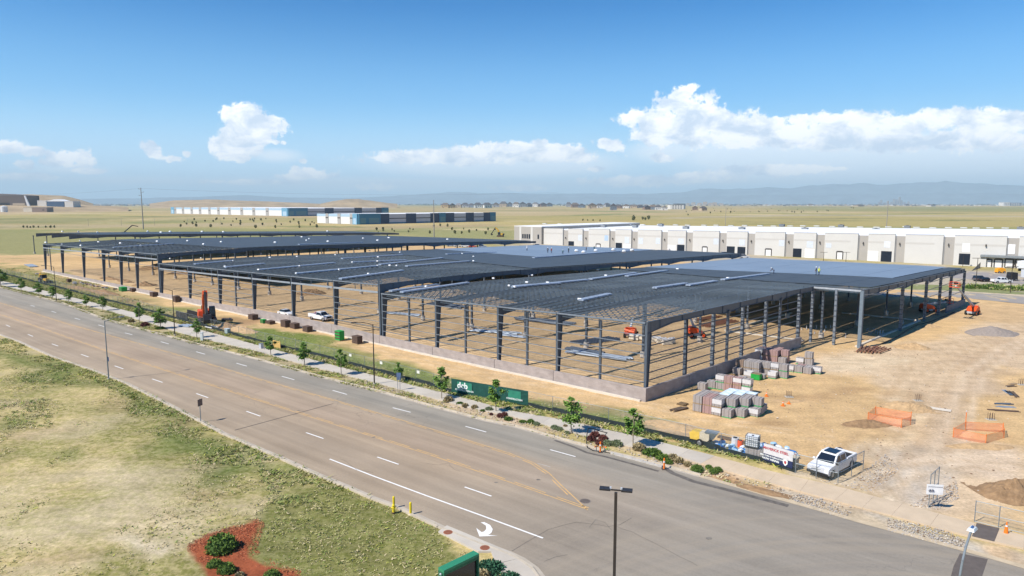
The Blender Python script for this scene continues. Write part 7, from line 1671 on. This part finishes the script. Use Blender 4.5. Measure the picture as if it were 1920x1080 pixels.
for i, (x, y, c, lb) in enumerate(((1838,527,(.1,.1,.11),'dark grey car partly behind shrubs left of the white roadside pickup'),(1849,528,(.03,.03,.035),'black car just left of the white roadside pickup'),(1395,484,(.6,.6,.6),'white van-like car beside the yellow-orange lift at the warehouse'),(1260,470,(.6,.6,.62),'pale car in the yard behind the second roof section'))):
    sedan(G(x, y), .1, lb, mat(f'paint_{i}', c, .3), i % 2 == 0)
# truck trailers at the right
def trailer(p, rz, label, l=11, m=None):
    m = m or carw; t = thing('truck_trailer', label, 'trailer', p, rz); MB().box((0,0,2.45),(l,2.5,2.7)).build('box', m, t); MB().box((0,0,1.0),(l*.9,1.0,.2)).build('chassis', blackp, t)
    for x in (-l*.38,-l*.28):
        for s in (-1,1): wheel(t, x, s*1.0, .5, .3, s)
    MB().box((-l/2-.03,0,2.4),(.06,2.3,2.4)).build('rear_door', mat('trailer_door',(.60,.62,.64),.5), t); MB().box((l*.3,0,.5),(.15,1.6,.9)).build('landing_leg', blackp, t)
    return t
trailer(G(1925,507), math.pi*.15+.15, 'white box trailer backed up to the canopy docks, rear end visible', 12); trailer(G(1955,527), .03, 'long pale grey trailer with a dark cab front, behind the roadside pickup', 13, mat('trailer_grey',(.40,.43,.47),.5))
p = G(1897,526); t = thing('truck_cab', 'dark truck cab in front of the long pale grey trailer', 'truck', p, math.pi); MB().box((0,0,1.6),(2.2,2.4,2.2),0,.92).build('cab', blackp, t); MB().box((1.12,0,2.0),(.05,1.9,.8)).build('windshield', glass, t)
for x in (-.6,.7):
    for s in (-1,1): wheel(t, x, s*1.0, .48, .3, s)
p = G(1875,512); t = thing('equipment', 'orange-yellow boxy machine on the yard below the canopy docks', 'machine', p); ylo = mat('machine_orange',(.75,.33,.02),.5); MB().box((0,0,1.0),(3.0,1.8,1.3),0,.9).build('body', ylo, t); MB().box((0,0,1.8),(1.6,1.2,.3)).build('hood', ylo, t)
for x in (-.9,.9):
    for s in (-1,1): wheel(t, x, s*.8, .4, .3, s)
# street and grass strip beyond the frame at the right
struct(sheet('road', PG([(1640,548),(1800,548),(1920,556),(2400,585),(2400,604),(1920,570),(1800,558),(1640,556)]), .02, mat('far_asphalt', (.30,.27,.24), .9, var=.1, scale=.3)))
struct(sheet('road', PG([(1560,512),(1800,522),(1920,533),(2400,560),(2400,545),(1920,515),(1800,508),(1560,500)]), .02, mat('yard_asphalt', (.30,.27,.25), .9, var=.1, scale=.3)))
struct(sheet('grass_strip', PG([(1600,530),(1815,536),(1920,543),(2400,572),(2400,580),(1920,553),(1800,546),(1600,540)]), .03, mat('strip_grass', (.22,.23,.09), .9, var=.3, scale=.5)))
Q = PG([(1600,541),(1800,547),(1920,554.5),(2400,582)]); struct(band('kerb', Q, offset(Q, .5), 0, .16, kerbm))
tufts('strip_bushes', [(1800,532),(1920,538),(2100,548),(2100,556),(1920,546),(1800,541)], .5, .9, .9, [3,2,.5,.3,3], 61, 5, 8, .40)
for i, (x, y) in enumerate(((1818,541),(1832,540),(1843,541),(1858,539),(1867,541),(1896,543),(1910,544))):
    p = G(x, y); t = thing('roadside_shrub', f'{NTH[i]} dark shrub from the left on the grass strip at far right', 'shrub', p); o = obj('foliage', SM['g'], t); o.scale = (1.3,1.3,1.2); MB().tube((0,0,0),(0,0,.5),.06,.05,5).build('stem', bark, t)
# light poles by the warehouse
for x, yb, yt, lb in ((1805,500,478,'in front of the open dark bay'),(1829,541,484,'left of the canopy docks'),(1862,498,449,'behind the dock canopy'),(1894,549,500,'in the grass strip right of the roadside pickup'),(1544,489,473,'before the white wall behind the front roof section'),(1586,491,473,'right of a small dark dock door'),(1430,478,463,'before the middle of the white wall')):
    p = G(x, yb); h = zat(p, yt); t = thing('yard_lamp', f'slim yard lamp {lb}', 'street lamp', p); MB().tube((0,0,0),(0,0,h),.11,.08,6).build('pole', bronze, t); MB().bar((-1.0,0,h),(1.0,0,h),.14).build('crossbar', bronze, t)
    for s in (-1,1): MB().box((s*1.2,0,h),(.7,.4,.12)).build('luminaire', bronze, t)
# ---- boom lifts -----------------------------------------------------------
lift_o = mat('lift_orange', (.72,.085,.015), .4); lift_g = mat('lift_grey', (.42,.45,.48), .5)
def boom_lift(p, rz, label, a1, l1, basket=True, az2=0.0, l2=None):
    t = thing('boom_lift', label, 'boom lift', p, rz); MB().box((0,0,.62),(2.6,1.7,.4)).build('chassis', lift_g, t)
    for x in (-1.1,1.1):
        for s in (-1,1):
            o = MB().tube((x,s*.95-.18,.5),(x,s*.95+.18,.5),.5,.5,16).build('wheel', tyre, t); MB().tube((x,s*.95+s*.17,.5),(x,s*.95+s*.2,.5),.3,.28,12).build('rim', lift_o, o)
    b = MB(); b.prism([(-1.6,.85),(-1.7,1.3),(-1.3,1.85),(-.2,1.9),(.6,1.5),(1.0,1.2),(1.0,.85)], -.95, .95); b.build('turret', lift_o, t)
    MB().box((-1.1,0,1.98),(.8,1.5,.12)).build('engine_cover', lift_o, t)
    d_ = Vector((math.cos(a1)*math.cos(az2), math.cos(a1)*math.sin(az2), math.sin(a1))); s0 = Vector((-.5,0,1.9)); e0 = s0+d_*l1
    bo = MB().bar(s0, s0+d_*l1*.55, .34, .42).build('boom', lift_g, t); MB().bar(s0+d_*l1*.5, e0, .24, .30).build('boom_extension', lift_g, bo)
    MB().tube(Vector((.3,0,1.4)), s0+d_*l1*.3, .08,.08,8).build('lift_cylinder', chrome, t)
    if basket:
        c = e0+Vector((.6,0,-.2)); 
        k = MB().box((c.x,c.y,c.z),(1.0,1.9,.08)).build('basket', lift_o, t)
        for z in (.55,1.1):
            for s in (-1,1): MB().bar((c.x-.5,c.y+s*.95,c.z+z),(c.x+.5,c.y+s*.95,c.z+z),.05).build('rail', lift_o, k); MB().bar((c.x+s*.5,c.y-.95,c.z+z),(c.x+s*.5,c.y+.95,c.z+z),.05).build('rail', lift_o, k)
        for sx in (-1,1):
            for sy in (-1,1): MB().bar((c.x+sx*.5,c.y+sy*.95,c.z),(c.x+sx*.5,c.y+sy*.95,c.z+1.1),.05).build('rail_post', lift_o, k)
        MB().box((c.x-.6,c.y,c.z+.75),(.25,.8,.4)).build('control_box', blackp, k)
    return t, e0
bp_ = G(1823, 590); tgt = G(1791, 532, 8.0); v = tgt-bp_; azb = math.atan2(v.y, v.x)
boom_lift(bp_, azb, 'orange boom lift with its boom raised to the roof edge at right', math.atan2(5.6, math.hypot(v.x, v.y)*1.0), math.hypot(math.hypot(v.x, v.y), 5.6))
boom_lift(G(1306,632), -.1, 'orange boom lift with folded boom inside the open bays', math.radians(115), 3.4, False)
bt, _ = boom_lift(G(1740,585), .15, 'dull red boom lift standing in the shade under the roof', math.radians(4), 5.0)
boom_lift(G(1183,632), 1.2, 'small red lift half hidden behind the front roof edge', math.radians(40), 2.5, False)
def small_lift(p, rz, lb):
    t = thing('scissor_lift', lb, 'scissor lift', p, rz); MB().box((0,0,.6),(2.4,1.2,.6)).build('chassis', lift_o, t); 
    for i in range(3):
        z = 1.0+i*.6; MB().bar((-1,.4,z),(1,.4,z+.6),.1).build('arm', lift_o, t); MB().bar((1,-.4,z),(-1,-.4,z+.6),.1).build('arm', lift_o, t)
    MB().box((0,0,2.9),(2.5,1.3,.12)).build('platform', lift_g, t); MB().box((0,.62,3.4),(2.5,.05,1.0)).build('guard_rail', lift_o, t)
    for x in (-.8,.8):
        for s in (-1,1): wheel(t, x, s*.55, .25, .18, s)
small_lift(G(1232,468), .2, 'small orange lift in the yard at the white warehouse wall')
# ---- excavator --------------------------------------------------------------
exo = mat('excavator_orange', (.66,.10,.025), .45, var=.06); exd = mat('excavator_dark', (.035,.032,.034), .5)
def excavator(p, rz, label, body, name='excavator', col=exo):
    t = thing(name, label, 'excavator', p, rz); t.scale = (1.25,1.25,1.25)
    for s in (-1,1):
        b = MB(); b.prism([(-2.0,.35),(-1.85,.08),(1.85,.08),(2.0,.35),(2.0,.62),(1.8,.88),(-1.8,.88),(-2.0,.62)], s*1.2-.3, s*1.2+.3); tr = b.build('track', exd, t)
        for k in range(7): MB().tube((-1.5+k*.5,s*1.2+s*.28,.4),(-1.5+k*.5,s*1.2+s*.34,.4),.18,.18,10).build('roller', rustp, tr)
    MB().box((0,0,.7),(1.6,1.8,.4)).build('undercarriage', exd, t)
    MB().box((-.7,-.1,1.65),(3.0,2.4,1.1),0,.94).build('house', body, t); MB().box((-2.0,0,1.5),(.7,2.5,1.0)).build('counterweight', exd, t)
    cb = MB().box((.55,.85,2.05),(1.5,1.0,1.7),0,.88).build('cab', exd, t); MB().quad((1.31,.40,1.7),(1.31,1.28,1.7),(1.22,1.24,2.8),(1.22,.44,2.8)).build('windshield', glass, cb); MB().quad((-.1,1.36,1.7),(1.2,1.36,1.7),(1.15,1.31,2.75),(-.1,1.31,2.75)).build('side_window', glass, cb)
    MB().tube((-1.3,-.6,2.2),(-1.3,-.6,2.9),.07,.07,8).build('exhaust', exd, t)
    P = [Vector((.6,-.25,1.6)), Vector((1.5,-.25,4.4)), Vector((3.0,-.25,5.6))]
    bo = MB().bar(P[0], P[1], .8, .85).bar(P[1], P[2], .75, .7).build('boom', col, t); A2 = Vector((5.2,-.25,2.3)); MB().bar(P[2], A2, .38, .48).build('stick', exd, t)
    MB().tube(P[0]+Vector((.5,0,0)), P[1]+Vector((.3,0,-.4)), .09,.09,8).build('cylinder', chrome, t); MB().tube(P[1]+Vector((.1,0,.5)), P[2]+Vector((.3,0,.4)), .08,.08,8).build('cylinder', chrome, t)
    b = MB(); b.prism([(5.1,2.4),(5.7,2.2),(5.9,1.4),(5.4,.8),(4.7,1.0),(4.75,1.5),(5.15,1.6)], -.85, .35); b.build('bucket', exd, t)
    return t
excavator(G(388,606), math.radians(-62), 'orange excavator digging beside the front wall, boom up', exo)
def backhoe(p, rz, label, col):
    t = thing('backhoe', label, 'backhoe', p, rz); MB().box((.9,0,1.15),(1.9,1.0,.9)).build('hood', col, t); cb = MB().box((-.6,0,1.9),(1.5,1.5,1.7),0,.92).build('cab', exd, t); MB().box((-.6,0,2.8),(1.7,1.7,.14)).build('cab_roof', col, cb); MB().quad((.18,-.6,1.5),(.18,.6,1.5),(.12,.56,2.6),(.12,-.56,2.6)).build('windshield', glass, cb)
    for s in (-1,1):
        wheel(t, -.9, s*.95, .75, .42, s); wheel(t, 1.5, s*.85, .48, .3, s); MB().bar((.4,s*.65,1.3),(2.6,s*.65,.6),.14,.2).build('loader_arm', col, t)
    b = MB(); b.prism([(2.5,.1),(3.2,.1),(2.9,.5),(2.8,.9),(2.5,.9)], -1.05, 1.05); b.build('loader_bucket', exd, t)
    bo = MB().bar((-1.6,0,1.0),(-2.2,0,3.2),.22,.35).build('hoe_boom', col, t); MB().bar((-2.2,0,3.2),(-3.2,0,1.6),.2,.28).build('hoe_stick', col, bo); b = MB(); b.prism([(-3.4,1.6),(-3.0,1.6),(-2.8,1.1),(-3.2,.8),(-3.6,1.1)], -.3, .3); b.build('hoe_bucket', exd, bo)
p = G(352, 598); t = thing('trench_box', 'dark steel trench box lying left of the orange excavator', 'trench box', p, E1A+math.pi)
for s in (-1,1): MB().box((0,s*1.2,.9),(5.5,.18,1.5)).build('side_plate', exd, t); MB().tube((s*2.2,-1.2,1.0),(s*2.2,1.2,1.0),.09,.09,8).build('spreader', exd, t)
pipes(G(352,612), 'pale grey pipes lying in the verge below the trench box', 5, 3.2, .12, RA+math.pi+.2, silver, 1.6); pipes(G(398,615), 'short pale pipes lying below the excavator track', 4, 2.6, .13, RA+math.pi, wrapw, 1.4)
lumber(G(425,600), 'black ribbed attachment on the ground right of the excavator', 6, 2.8, .3, RA+math.pi-.5, exd, 'attachment', 'excavator_attachment', .25)
yc = mat('backhoe_yellow', (.55,.33,.04), .5)
backhoe(G(84,531), math.radians(-30), 'yellow backhoe with a black cab at the far left of the front wall', yc)
excavator(G(1000,450), math.radians(190), 'far yellow excavator at the left end of the warehouse, in the field', yc, 'far_excavator', yc).scale = (1.2,1.2,1.2)
excavator(G(938,444), math.radians(170), 'farther yellow excavator left of another, beyond the roof', yc, 'far_excavator', yc)
for lb, x, y in (('dark boom of a machine rising behind the left roof',233,440),):
    p = G(x, y); t = thing('loader', lb, 'machine', p, .4); MB().box((0,0,1.4),(4,2,1.6)).build('body', exd, t); MB().bar((0,0,2),(6,2,7.5),.5,.7).build('boom', exd, t); MB().bar((6,2,7.5),(10,3,6.5),.4,.6).build('stick', exd, t)
# ---- pump trailer, IBC tote, mixer sacks by the fence ------------------------
p = G(1312, 833); t = thing('pump_trailer', 'yellow and cream grout pump on a two-wheel trailer behind the fence', 'trailer', p, RA+math.pi+.1)
py = mat('pump_yellow', (.66,.44,.08), .5); pc = mat('pump_cream', (.60,.52,.38), .6); b = MB(); b.prism([(-.9,.6),(-1.0,1.25),(-.6,1.45),(.1,1.45),(.1,.6)], -.5, .5); b.build('engine_hood', py, t); b = MB(); b.prism([(.1,.6),(.1,1.45),(1.1,1.4),(1.1,.8),(.9,.6)], -.5, .5); b.build('body', pc, t)
b = MB(); b.hexa([(.9,-.25,.8),(1.4,-.25,.8),(1.4,.25,.8),(.9,.25,.8),(.6,-.55,1.6),(1.9,-.55,1.6),(1.9,.55,1.6),(.6,.55,1.6)]); b.build('hopper', galv, t)
for s in (-1,1): wheel(t, .15, s*.62, .38, .22, s)
MB().bar((-.9,0,.5),(-2.6,0,.45),.12).build('drawbar', exd, t); MB().box((.1,0,.55),(2.2,.9,.1)).build('frame', exd, t); MB().tube((-2.5,0,0),(-2.5,0,.5),.05,.05,6).build('jack', galv, t)
for i in range(4): lumber(G(1290+i*3, 826-i), f'{["first","second","third","fourth"][i]} dark hose length from the left along the pump drawbar', 1, 3.2, .1, RA+math.pi+.1*i, hose, 'hose', 'pump_hose', .1)
def ibc(p, rz, label):
    t = thing('ibc_tote', label, 'water tank', p, rz); MB().box((0,0,.07),(1.2,1.0,.14)).build('pallet', blackp, t); MB().box((0,0,.66),(1.1,.92,.98)).build('bottle', mat('milky_plastic',(.66,.68,.70),.4), t)
    for k in range(6): 
        z = .2+k*.2; b = MB()
        for s in (-1,1): b.box((0,s*.5,z),(1.2,.025,.025)); b.box((s*.6,0,z),(.025,1.0,.025))
        b.build('cage_ring', galv, t)['kind'] = 'stuff'
    b = MB()
    for k in range(7):
        for s in (-1,1): b.box((-.6+k*.2,s*.5,.7),(.025,.025,1.1)); b.box((s*.6,-.5+k*.167,.7),(.025,.025,1.1))
    b.build('cage_bars', galv, t)['kind'] = 'stuff'; MB().tube((0,0,1.16),(0,0,1.2),.11,.11,12).build('cap', blackp, t)
ip = G(1410, 857); cube(ip, 'greywood', 'grey hollow-block cube carrying the white caged water tank', False, RA+math.pi+.1); cube(ip+rd*-1.25+Vector((0,.1,0)), 'greywood', 'dark grey block cube right of the one under the water tank', False, RA+math.pi)
ibc(ip+Vector((0,0,1.06)), RA+math.pi+.1, 'white caged water tank on top of a grey block cube behind the fence')
blu = mat('bright_blue', (.02,.18,.50), .5); bagm = [mat('bag_white', (.66,.70,.73), .5), mat('bag_blue', (.32,.50,.66), .5), blu]
def sackpile(p, rz, label, n, w, d_, h, seed):
    g = random.Random(seed); t = thing('sack_pile', label, 'sacks', p, rz)
    for i in range(n):
        x, y = g.uniform(-w/2,w/2), g.uniform(-d_/2,d_/2); z = h*g.random()*max(.1, 1-abs(x/w)*1.2); b = MB(); b.ball((0,0,0), .36, 7, 4, (1,.65,.35), .15); o = b.build('sack', bagm[g.choice((0,0,1,1,2) if i % 4 else (2,0))], t); o.location = (x, y, z+.12); o.rotation_euler = (g.uniform(-.4,.4), g.uniform(-.4,.4), g.uniform(0,3))
sackpile(G(1365,842), RA+math.pi, 'scattered white and blue sacks left of the caged water tank', 46, 4.4, 1.8, .4, 1); sackpile(G(1455,852), RA+math.pi, 'heap of white and blue plastic sacks right of the caged water tank', 52, 3.8, 1.5, 1.0, 2); sackpile(G(1437,850), RA+math.pi, 'blue wrapped bags between the water tank and the sack heap', 12, 1.2, .8, .6, 3)
for x, y, m, lb, s in ((1354,832,lift_o,'small red can left of the water tank',.22),(1388,838,lift_o,'red-orange drum behind the sacks',.32),(1378,836,wrapw,'pale round mixer drum beside the red-orange drum',.4),(1487,862,lift_o,'red bucket at the right end of the sack heap',.25),(1492,856,wrapw,'small cream box right of the red bucket',.2),(1432,840,blu,'tall blue jug left of its pale neighbour',.25),(1438,841,blu,'blue jug right of the tall blue jug',.22)):
    t = thing('drum', lb, 'drum', G(x, y)); MB().tube((0,0,0),(0,0,s*2.2),s,s*.9,12).build('body', m, t); MB().tube((0,0,s*2.2),(0,0,s*2.35),s*.6,s*.5,12).build('lid', blackp, t)
p = G(1468, 872); t = thing('mortar_box', 'flat tan-grey mortar box lying behind the subcontractor banner', 'box', p, RA+math.pi); MB().box((0,0,.5),(2.6,1.1,1.0)).build('box', mat('mortar_tan',(.42,.37,.28),.9,var=.1), t); MB().box((0,0,1.02),(2.7,1.2,.05)).build('lid', mat('mortar_lid',(.46,.41,.32),.9), t)
# ------------------------------------------------------------------ things on the roof
def roofpt(x, y, k):
    z = 10.0
    for _ in range(6): q = G(x, y, z); u, v = UV(q); z = ZR(k, u, v)+.16
    return G(x, y, z), u, v
zinc = mat('zinc_strip', (.32,.38,.47), .5, .1, var=.15, scale=1); rollw = mat('white_roll', (.80,.81,.82), .6)
SN = {1:'front roof section',2:'second roof section',3:'third roof section',4:'farthest narrow roof'}
def deck_bundle(k, x0, y0, x1, y1, n):
    a, _, _ = roofpt(x0, y0, k); c, _, _ = roofpt(x1, y1, k); t = thing('deck_bundle', None, 'sheet bundle', a); L0 = (c-a); off_ = Vector((e1.x,e1.y,0))*.0
    for i in range(2): o = e1*(i*.5-.25); MB().bar(o+Vector((0,0,.14)), L0+o+Vector((0,0,.14)), .46, .22+.05*i).build('sheet_stack', zinc, t)
    for s in (.1,.5,.9): q = L0*s; MB().bar(q-e1*.6+Vector((0,0,.22)), q+e1*.6+Vector((0,0,.22)), .06).build('strap', blackp, t)
    return t
DB = [(1,732,547,821,534.5),(1,753,549,878,531),(1,963,538,1049,532),(1,1089,564,1143,552.5),(1,962,539.5,1102,525.5),(1,1107,524.5,1192,512.5),(1,1175,518.5,1250,508),(1,1227,541,1287,532.5),(1,1290,536,1342,528),(1,1355,525.5,1440,514.5),
 (2,365,496,436,489.5),(2,422,502,496,495),(2,484,507,628,493.5),(2,555,514,707,499.5),(2,638,524,755,508),(2,641,485.5,755,478.5),(2,660,492.5,762,488.5),(2,762,500,880,490.5),(2,712,497,830,484.5),(2,837,477,930,473.5),(2,1000,484,1180,470.5),(3,212,464.5,325,457.5),(3,560,459,680,455)]
ords = {1:0,2:0,3:0}
for d_ in DB:
    k = d_[0]; t = deck_bundle(*d_, 0); t['label'] = f'{NTH[ords[k]]} listed silver sheet bundle on the {SN[k]}, near photo left {int(d_[1]/19.2)} percent'; t['label'] = f'silver strip of roof sheets on the {SN[k]}'; t['group'] = f'silver sheet strips on the {SN[k]}'; ords[k] += 1
RL = {1:[(1087,563),(965,539.5),(1027,531.5),(988,531),(1136,518),(1121,507),(997,517.5),(1365,523),(1270,505.5),(925,523.5),(799,539),(955,537.5)],
 2:[(645,469),(505,477),(557,482),(506,484),(631,474),(629,479),(693,471),(750,474),(709,483),(708,491),(661,493),(731,499),(744,499.5),(708,499.5),(636,507),(562,500),(485,507),(556,514),(691,515),(867,476.5),(888,482),(888,490.5),(319,486),(377,485),(437,490),(422,501)],
 3:[(86,456),(116,459.5),(152,462),(150,453),(185,455),(226,457.5),(295,454),(264,462),(352,453),(382,459.5),(415,455),(516,456),(566,445.5),(580,449),(575,452),(615,454),(681,448),(708,452),(729,447),(839,450)],
 4:[(147,433),(183,434.5),(117,433),(277,432.5),(302,434.5),(319,433),(379,433),(419,433.5),(614,432)]}
for k, pts_ in RL.items():
    for x, y in pts_:
        if k == 4: y += 2.6
        p, u, v = roofpt(x, y, k); s = .62 if k < 3 else .95 if k == 3 else 1.25
        t = thing('insulation_roll', f'white roll on the joists of the {SN[k]}', 'roll', p, E1A+rnd.uniform(-.3,.3), f'white rolls on the {SN[k]}'); t.scale = (s,)*3
        MB().tube((-.5,0,.3),(.5,0,.3),.28,.28,10).build('roll', rollw, t); MB().tube((-.55,0,.3),(.55,0,.3),.07,.07,6).build('core', woodp, t)
# ------------------------------------------------------------------ people on the roofs
skin = mat('skin', (.36,.20,.13), .6); vest = mat('hi_vis', (.55,.62,.05), .7); jeans = mat('dark_trousers', (.03,.04,.07), .8); hat = mat('hard_hat', (.78,.78,.76), .4)
shirts = {'dark': mat('dark_shirt', (.04,.035,.05), .8), 'red': mat('red_shirt', (.20,.03,.03), .8), 'hi-vis': vest, 'white': mat('white_shirt', (.62,.62,.62), .8), 'teal': mat('teal_shirt', (.05,.12,.13), .8)}
def person(p, rz, shirt, label, pose=0):
    """one skinned body: pelvis root, legs, spine, arms, head"""
    J = [(0,0,.95),(0,.0,1.15),(0,.01,1.40),(0,0,1.50),(0,.01,1.60),(0,.02,1.70)]
    E_ = [(0,1),(1,2),(2,3),(3,4),(4,5)]; Rr = [(.15,.11),(.14,.10),(.17,.11),(.055,.055),(.085,.095),(.075,.085)]
    if pose == 1: J = [(0,0,.80),(0,.20,.98),(0,.42,1.10),(0,.50,1.16),(0,.58,1.20),(0,.66,1.24)]
    for s in (-1,1):
        n = len(J); hz_ = J[0][2]; st = .16*s
        J += [(s*.10,0,hz_-.06),(s*.12,st*.4+(.05 if pose else 0),hz_*.53),(s*.12,-st*.2,.10),(s*.12,-st*.2+.13,.04)]; E_ += [(0,n),(n,n+1),(n+1,n+2),(n+2,n+3)]; Rr += [(.095,.095),(.07,.07),(.045,.05),(.045,.035)]
        n = len(J); c = J[2]; a = .28 if pose else .06
        J += [(s*.20,c[1],c[2]-.02),(s*.27,c[1]+a*.5,c[2]-.30),(s*.24,c[1]+a+.15,c[2]-.50),(s*.23,c[1]+a+.22,c[2]-.57)]; E_ += [(2,n),(n,n+1),(n+1,n+2),(n+2,n+3)]; Rr += [(.065,.065),(.048,.048),(.035,.035),(.04,.03)]
    me = bpy.data.meshes.new('body'); me.from_pydata(J, E_, []); tmp = bpy.data.objects.new('tmp', me); COL.objects.link(tmp)
    md = tmp.modifiers.new('s', 'SKIN'); sv = me.skin_vertices[0].data
    for i, r_ in enumerate(Rr): sv[i].radius = r_; sv[i].use_root = (i == 0)
    tmp.modifiers.new('d', 'SUBSURF').levels = 1
    dg = bpy.context.evaluated_depsgraph_get(); m2_ = bpy.data.meshes.new_from_object(tmp.evaluated_get(dg)); bpy.data.objects.remove(tmp)
    m2_.name = 'person_body'; m2_.materials.clear()
    for q in (skin, shirts[shirt], jeans): m2_.materials.append(q)
    hip = .88 if not pose else .80
    for pl in m2_.polygons:
        c = pl.center; pl.use_smooth = True
        up = c.z > hip; headz = 1.50 if not pose else 9
        if pose: hd_ = c.y > .50 and c.z > 1.1
        else: hd_ = c.z > 1.50 and abs(c.x) < .15
        hand = abs(c.x) > .18 and ((not pose and c.z < 1.0) or (pose and c.z < .66)) and c.z > .5
        pl.material_index = 0 if hd_ or hand else 1 if up else 2
    t = thing('person', label, 'person', p, rz); obj('body', m2_, t); h_ = J[5]
    MB().ball((h_[0], h_[1], h_[2]+.05), .125, 10, 6, (1,1.1,.8)).tube((h_[0],h_[1],h_[2]+.03),(h_[0],h_[1],h_[2]+.045),.15,.14,12).build('hard_hat', hat, t)
    if shirt == 'hi-vis' or shirt == 'dark': MB().tube((0,J[1][1],J[1][2]-.08),(0,J[1][1]+.005,J[1][2]-.02),.155,.155,10).build('reflective_band', rollw, t).scale = (1,.8,1)
    return t
for k, x, y, sh_, pose, lb in ((1,1530,516,'dark',0,'person in dark clothes and white hard hat on the front roof, left of a pair'),(1,1535,516.5,'hi-vis',0,'person in a hi-vis top and hard hat on the front roof, right of a pair'),(1,1451,513.5,'dark',1,'person in dark clothes crouching alone at the left edge of the front roof membrane'),
    (2,988,470.5,'white',0,'person in a white top standing alone, left-most on the second roof'),(2,1027,474.5,'dark',0,'person in dark clothes on the second roof, left of the one in red'),(2,1034,475,'red',0,'person in a dark red top on the second roof, beside one in dark clothes'),(2,1055,477,'teal',1,'person in teal kneeling on the second roof between two standing groups'),(2,1066,474.5,'teal',0,'person in teal standing near the middle of the second roof'),(2,1099,471,'dark',0,'person in dark clothes on the second roof by the white rolls, left of two'),(2,1114,470.5,'teal',0,'person in a teal top on the second roof by the white rolls, right of two')):
    p, u, v = roofpt(x, y, k); p.z += .03; person(p, rnd.uniform(0,6.28), sh_, lb, pose)
t = thing('person', 'tmp', 'person', (0,0,0)); bpy.data.objects.remove(t)
for i, (x, y) in enumerate(((1081,472),(1094,474.5),(1150,470),(1117,471.5),(1170,473),(1185,471))):
    p, u, v = roofpt(x, y, 2); t = thing('white_bale', f'{NTH[i]} white bale from the left on the blue membrane of the second roof', 'bale', p); MB().ball((0,0,.4),.55,8,5,(1.3,.9,.8),.1).build('bale', rollw, t); MB().box((0,0,.05),(1.3,.9,.1)).build('pallet', woodp, t)
# red and white vehicles glimpsed between the roofs
for i, (x, y) in enumerate(((560,447),(575,447.5),(600,447),(628,447.5),(655,446.5),(690,446),(845,462),(858,463),(872,463.5),(886,464),(905,464.5),(1004,463),(1010,463.5),(1300,484),(1318,482),(1338,480),(1360,479))):
    c = ((.6,.6,.6),(.45,.05,.04),(.2,.25,.35),(.6,.6,.6))[i % 4]; s = sedan(G(x, y), rnd.uniform(-.2,.2), f'{["white","red","blue-grey","white"][i % 4]} parked car glimpsed between the roofs, {NTH[i]} from the left', mat(f'far_paint_{i % 4}', c, .4), i % 2 == 0)

# ---- last pass: where repeats share one label, tell them apart by order -----
def ordinal(n):
    if n < 30: return NTH[n]
    T_ = {3:'thirty',4:'forty',5:'fifty'}; n += 1; a, b_ = divmod(n, 10)
    return {30:'thirtieth',40:'fortieth',50:'fiftieth'}[n] if b_ == 0 else T_[a]+'-'+NTH[b_-1]
_g = {}
for o in bpy.data.objects:
    if o.parent is None and o.get('group') and o.get('label'): _g.setdefault((o['group'], o['label']), []).append(o)
for (g_, lb), L__ in _g.items():
    if len(L__) < 2: continue
    L__.sort(key=lambda o: o.location.x/max(o.location.y, 1))
    base = lb.replace('one of the ', '').replace('trees ', 'tree ').replace('shrubs ', 'shrub ').replace('conifers ', 'conifer ')
    for i, o in enumerate(L__): o['label'] = f'{base}, {ordinal(i)} from the left'
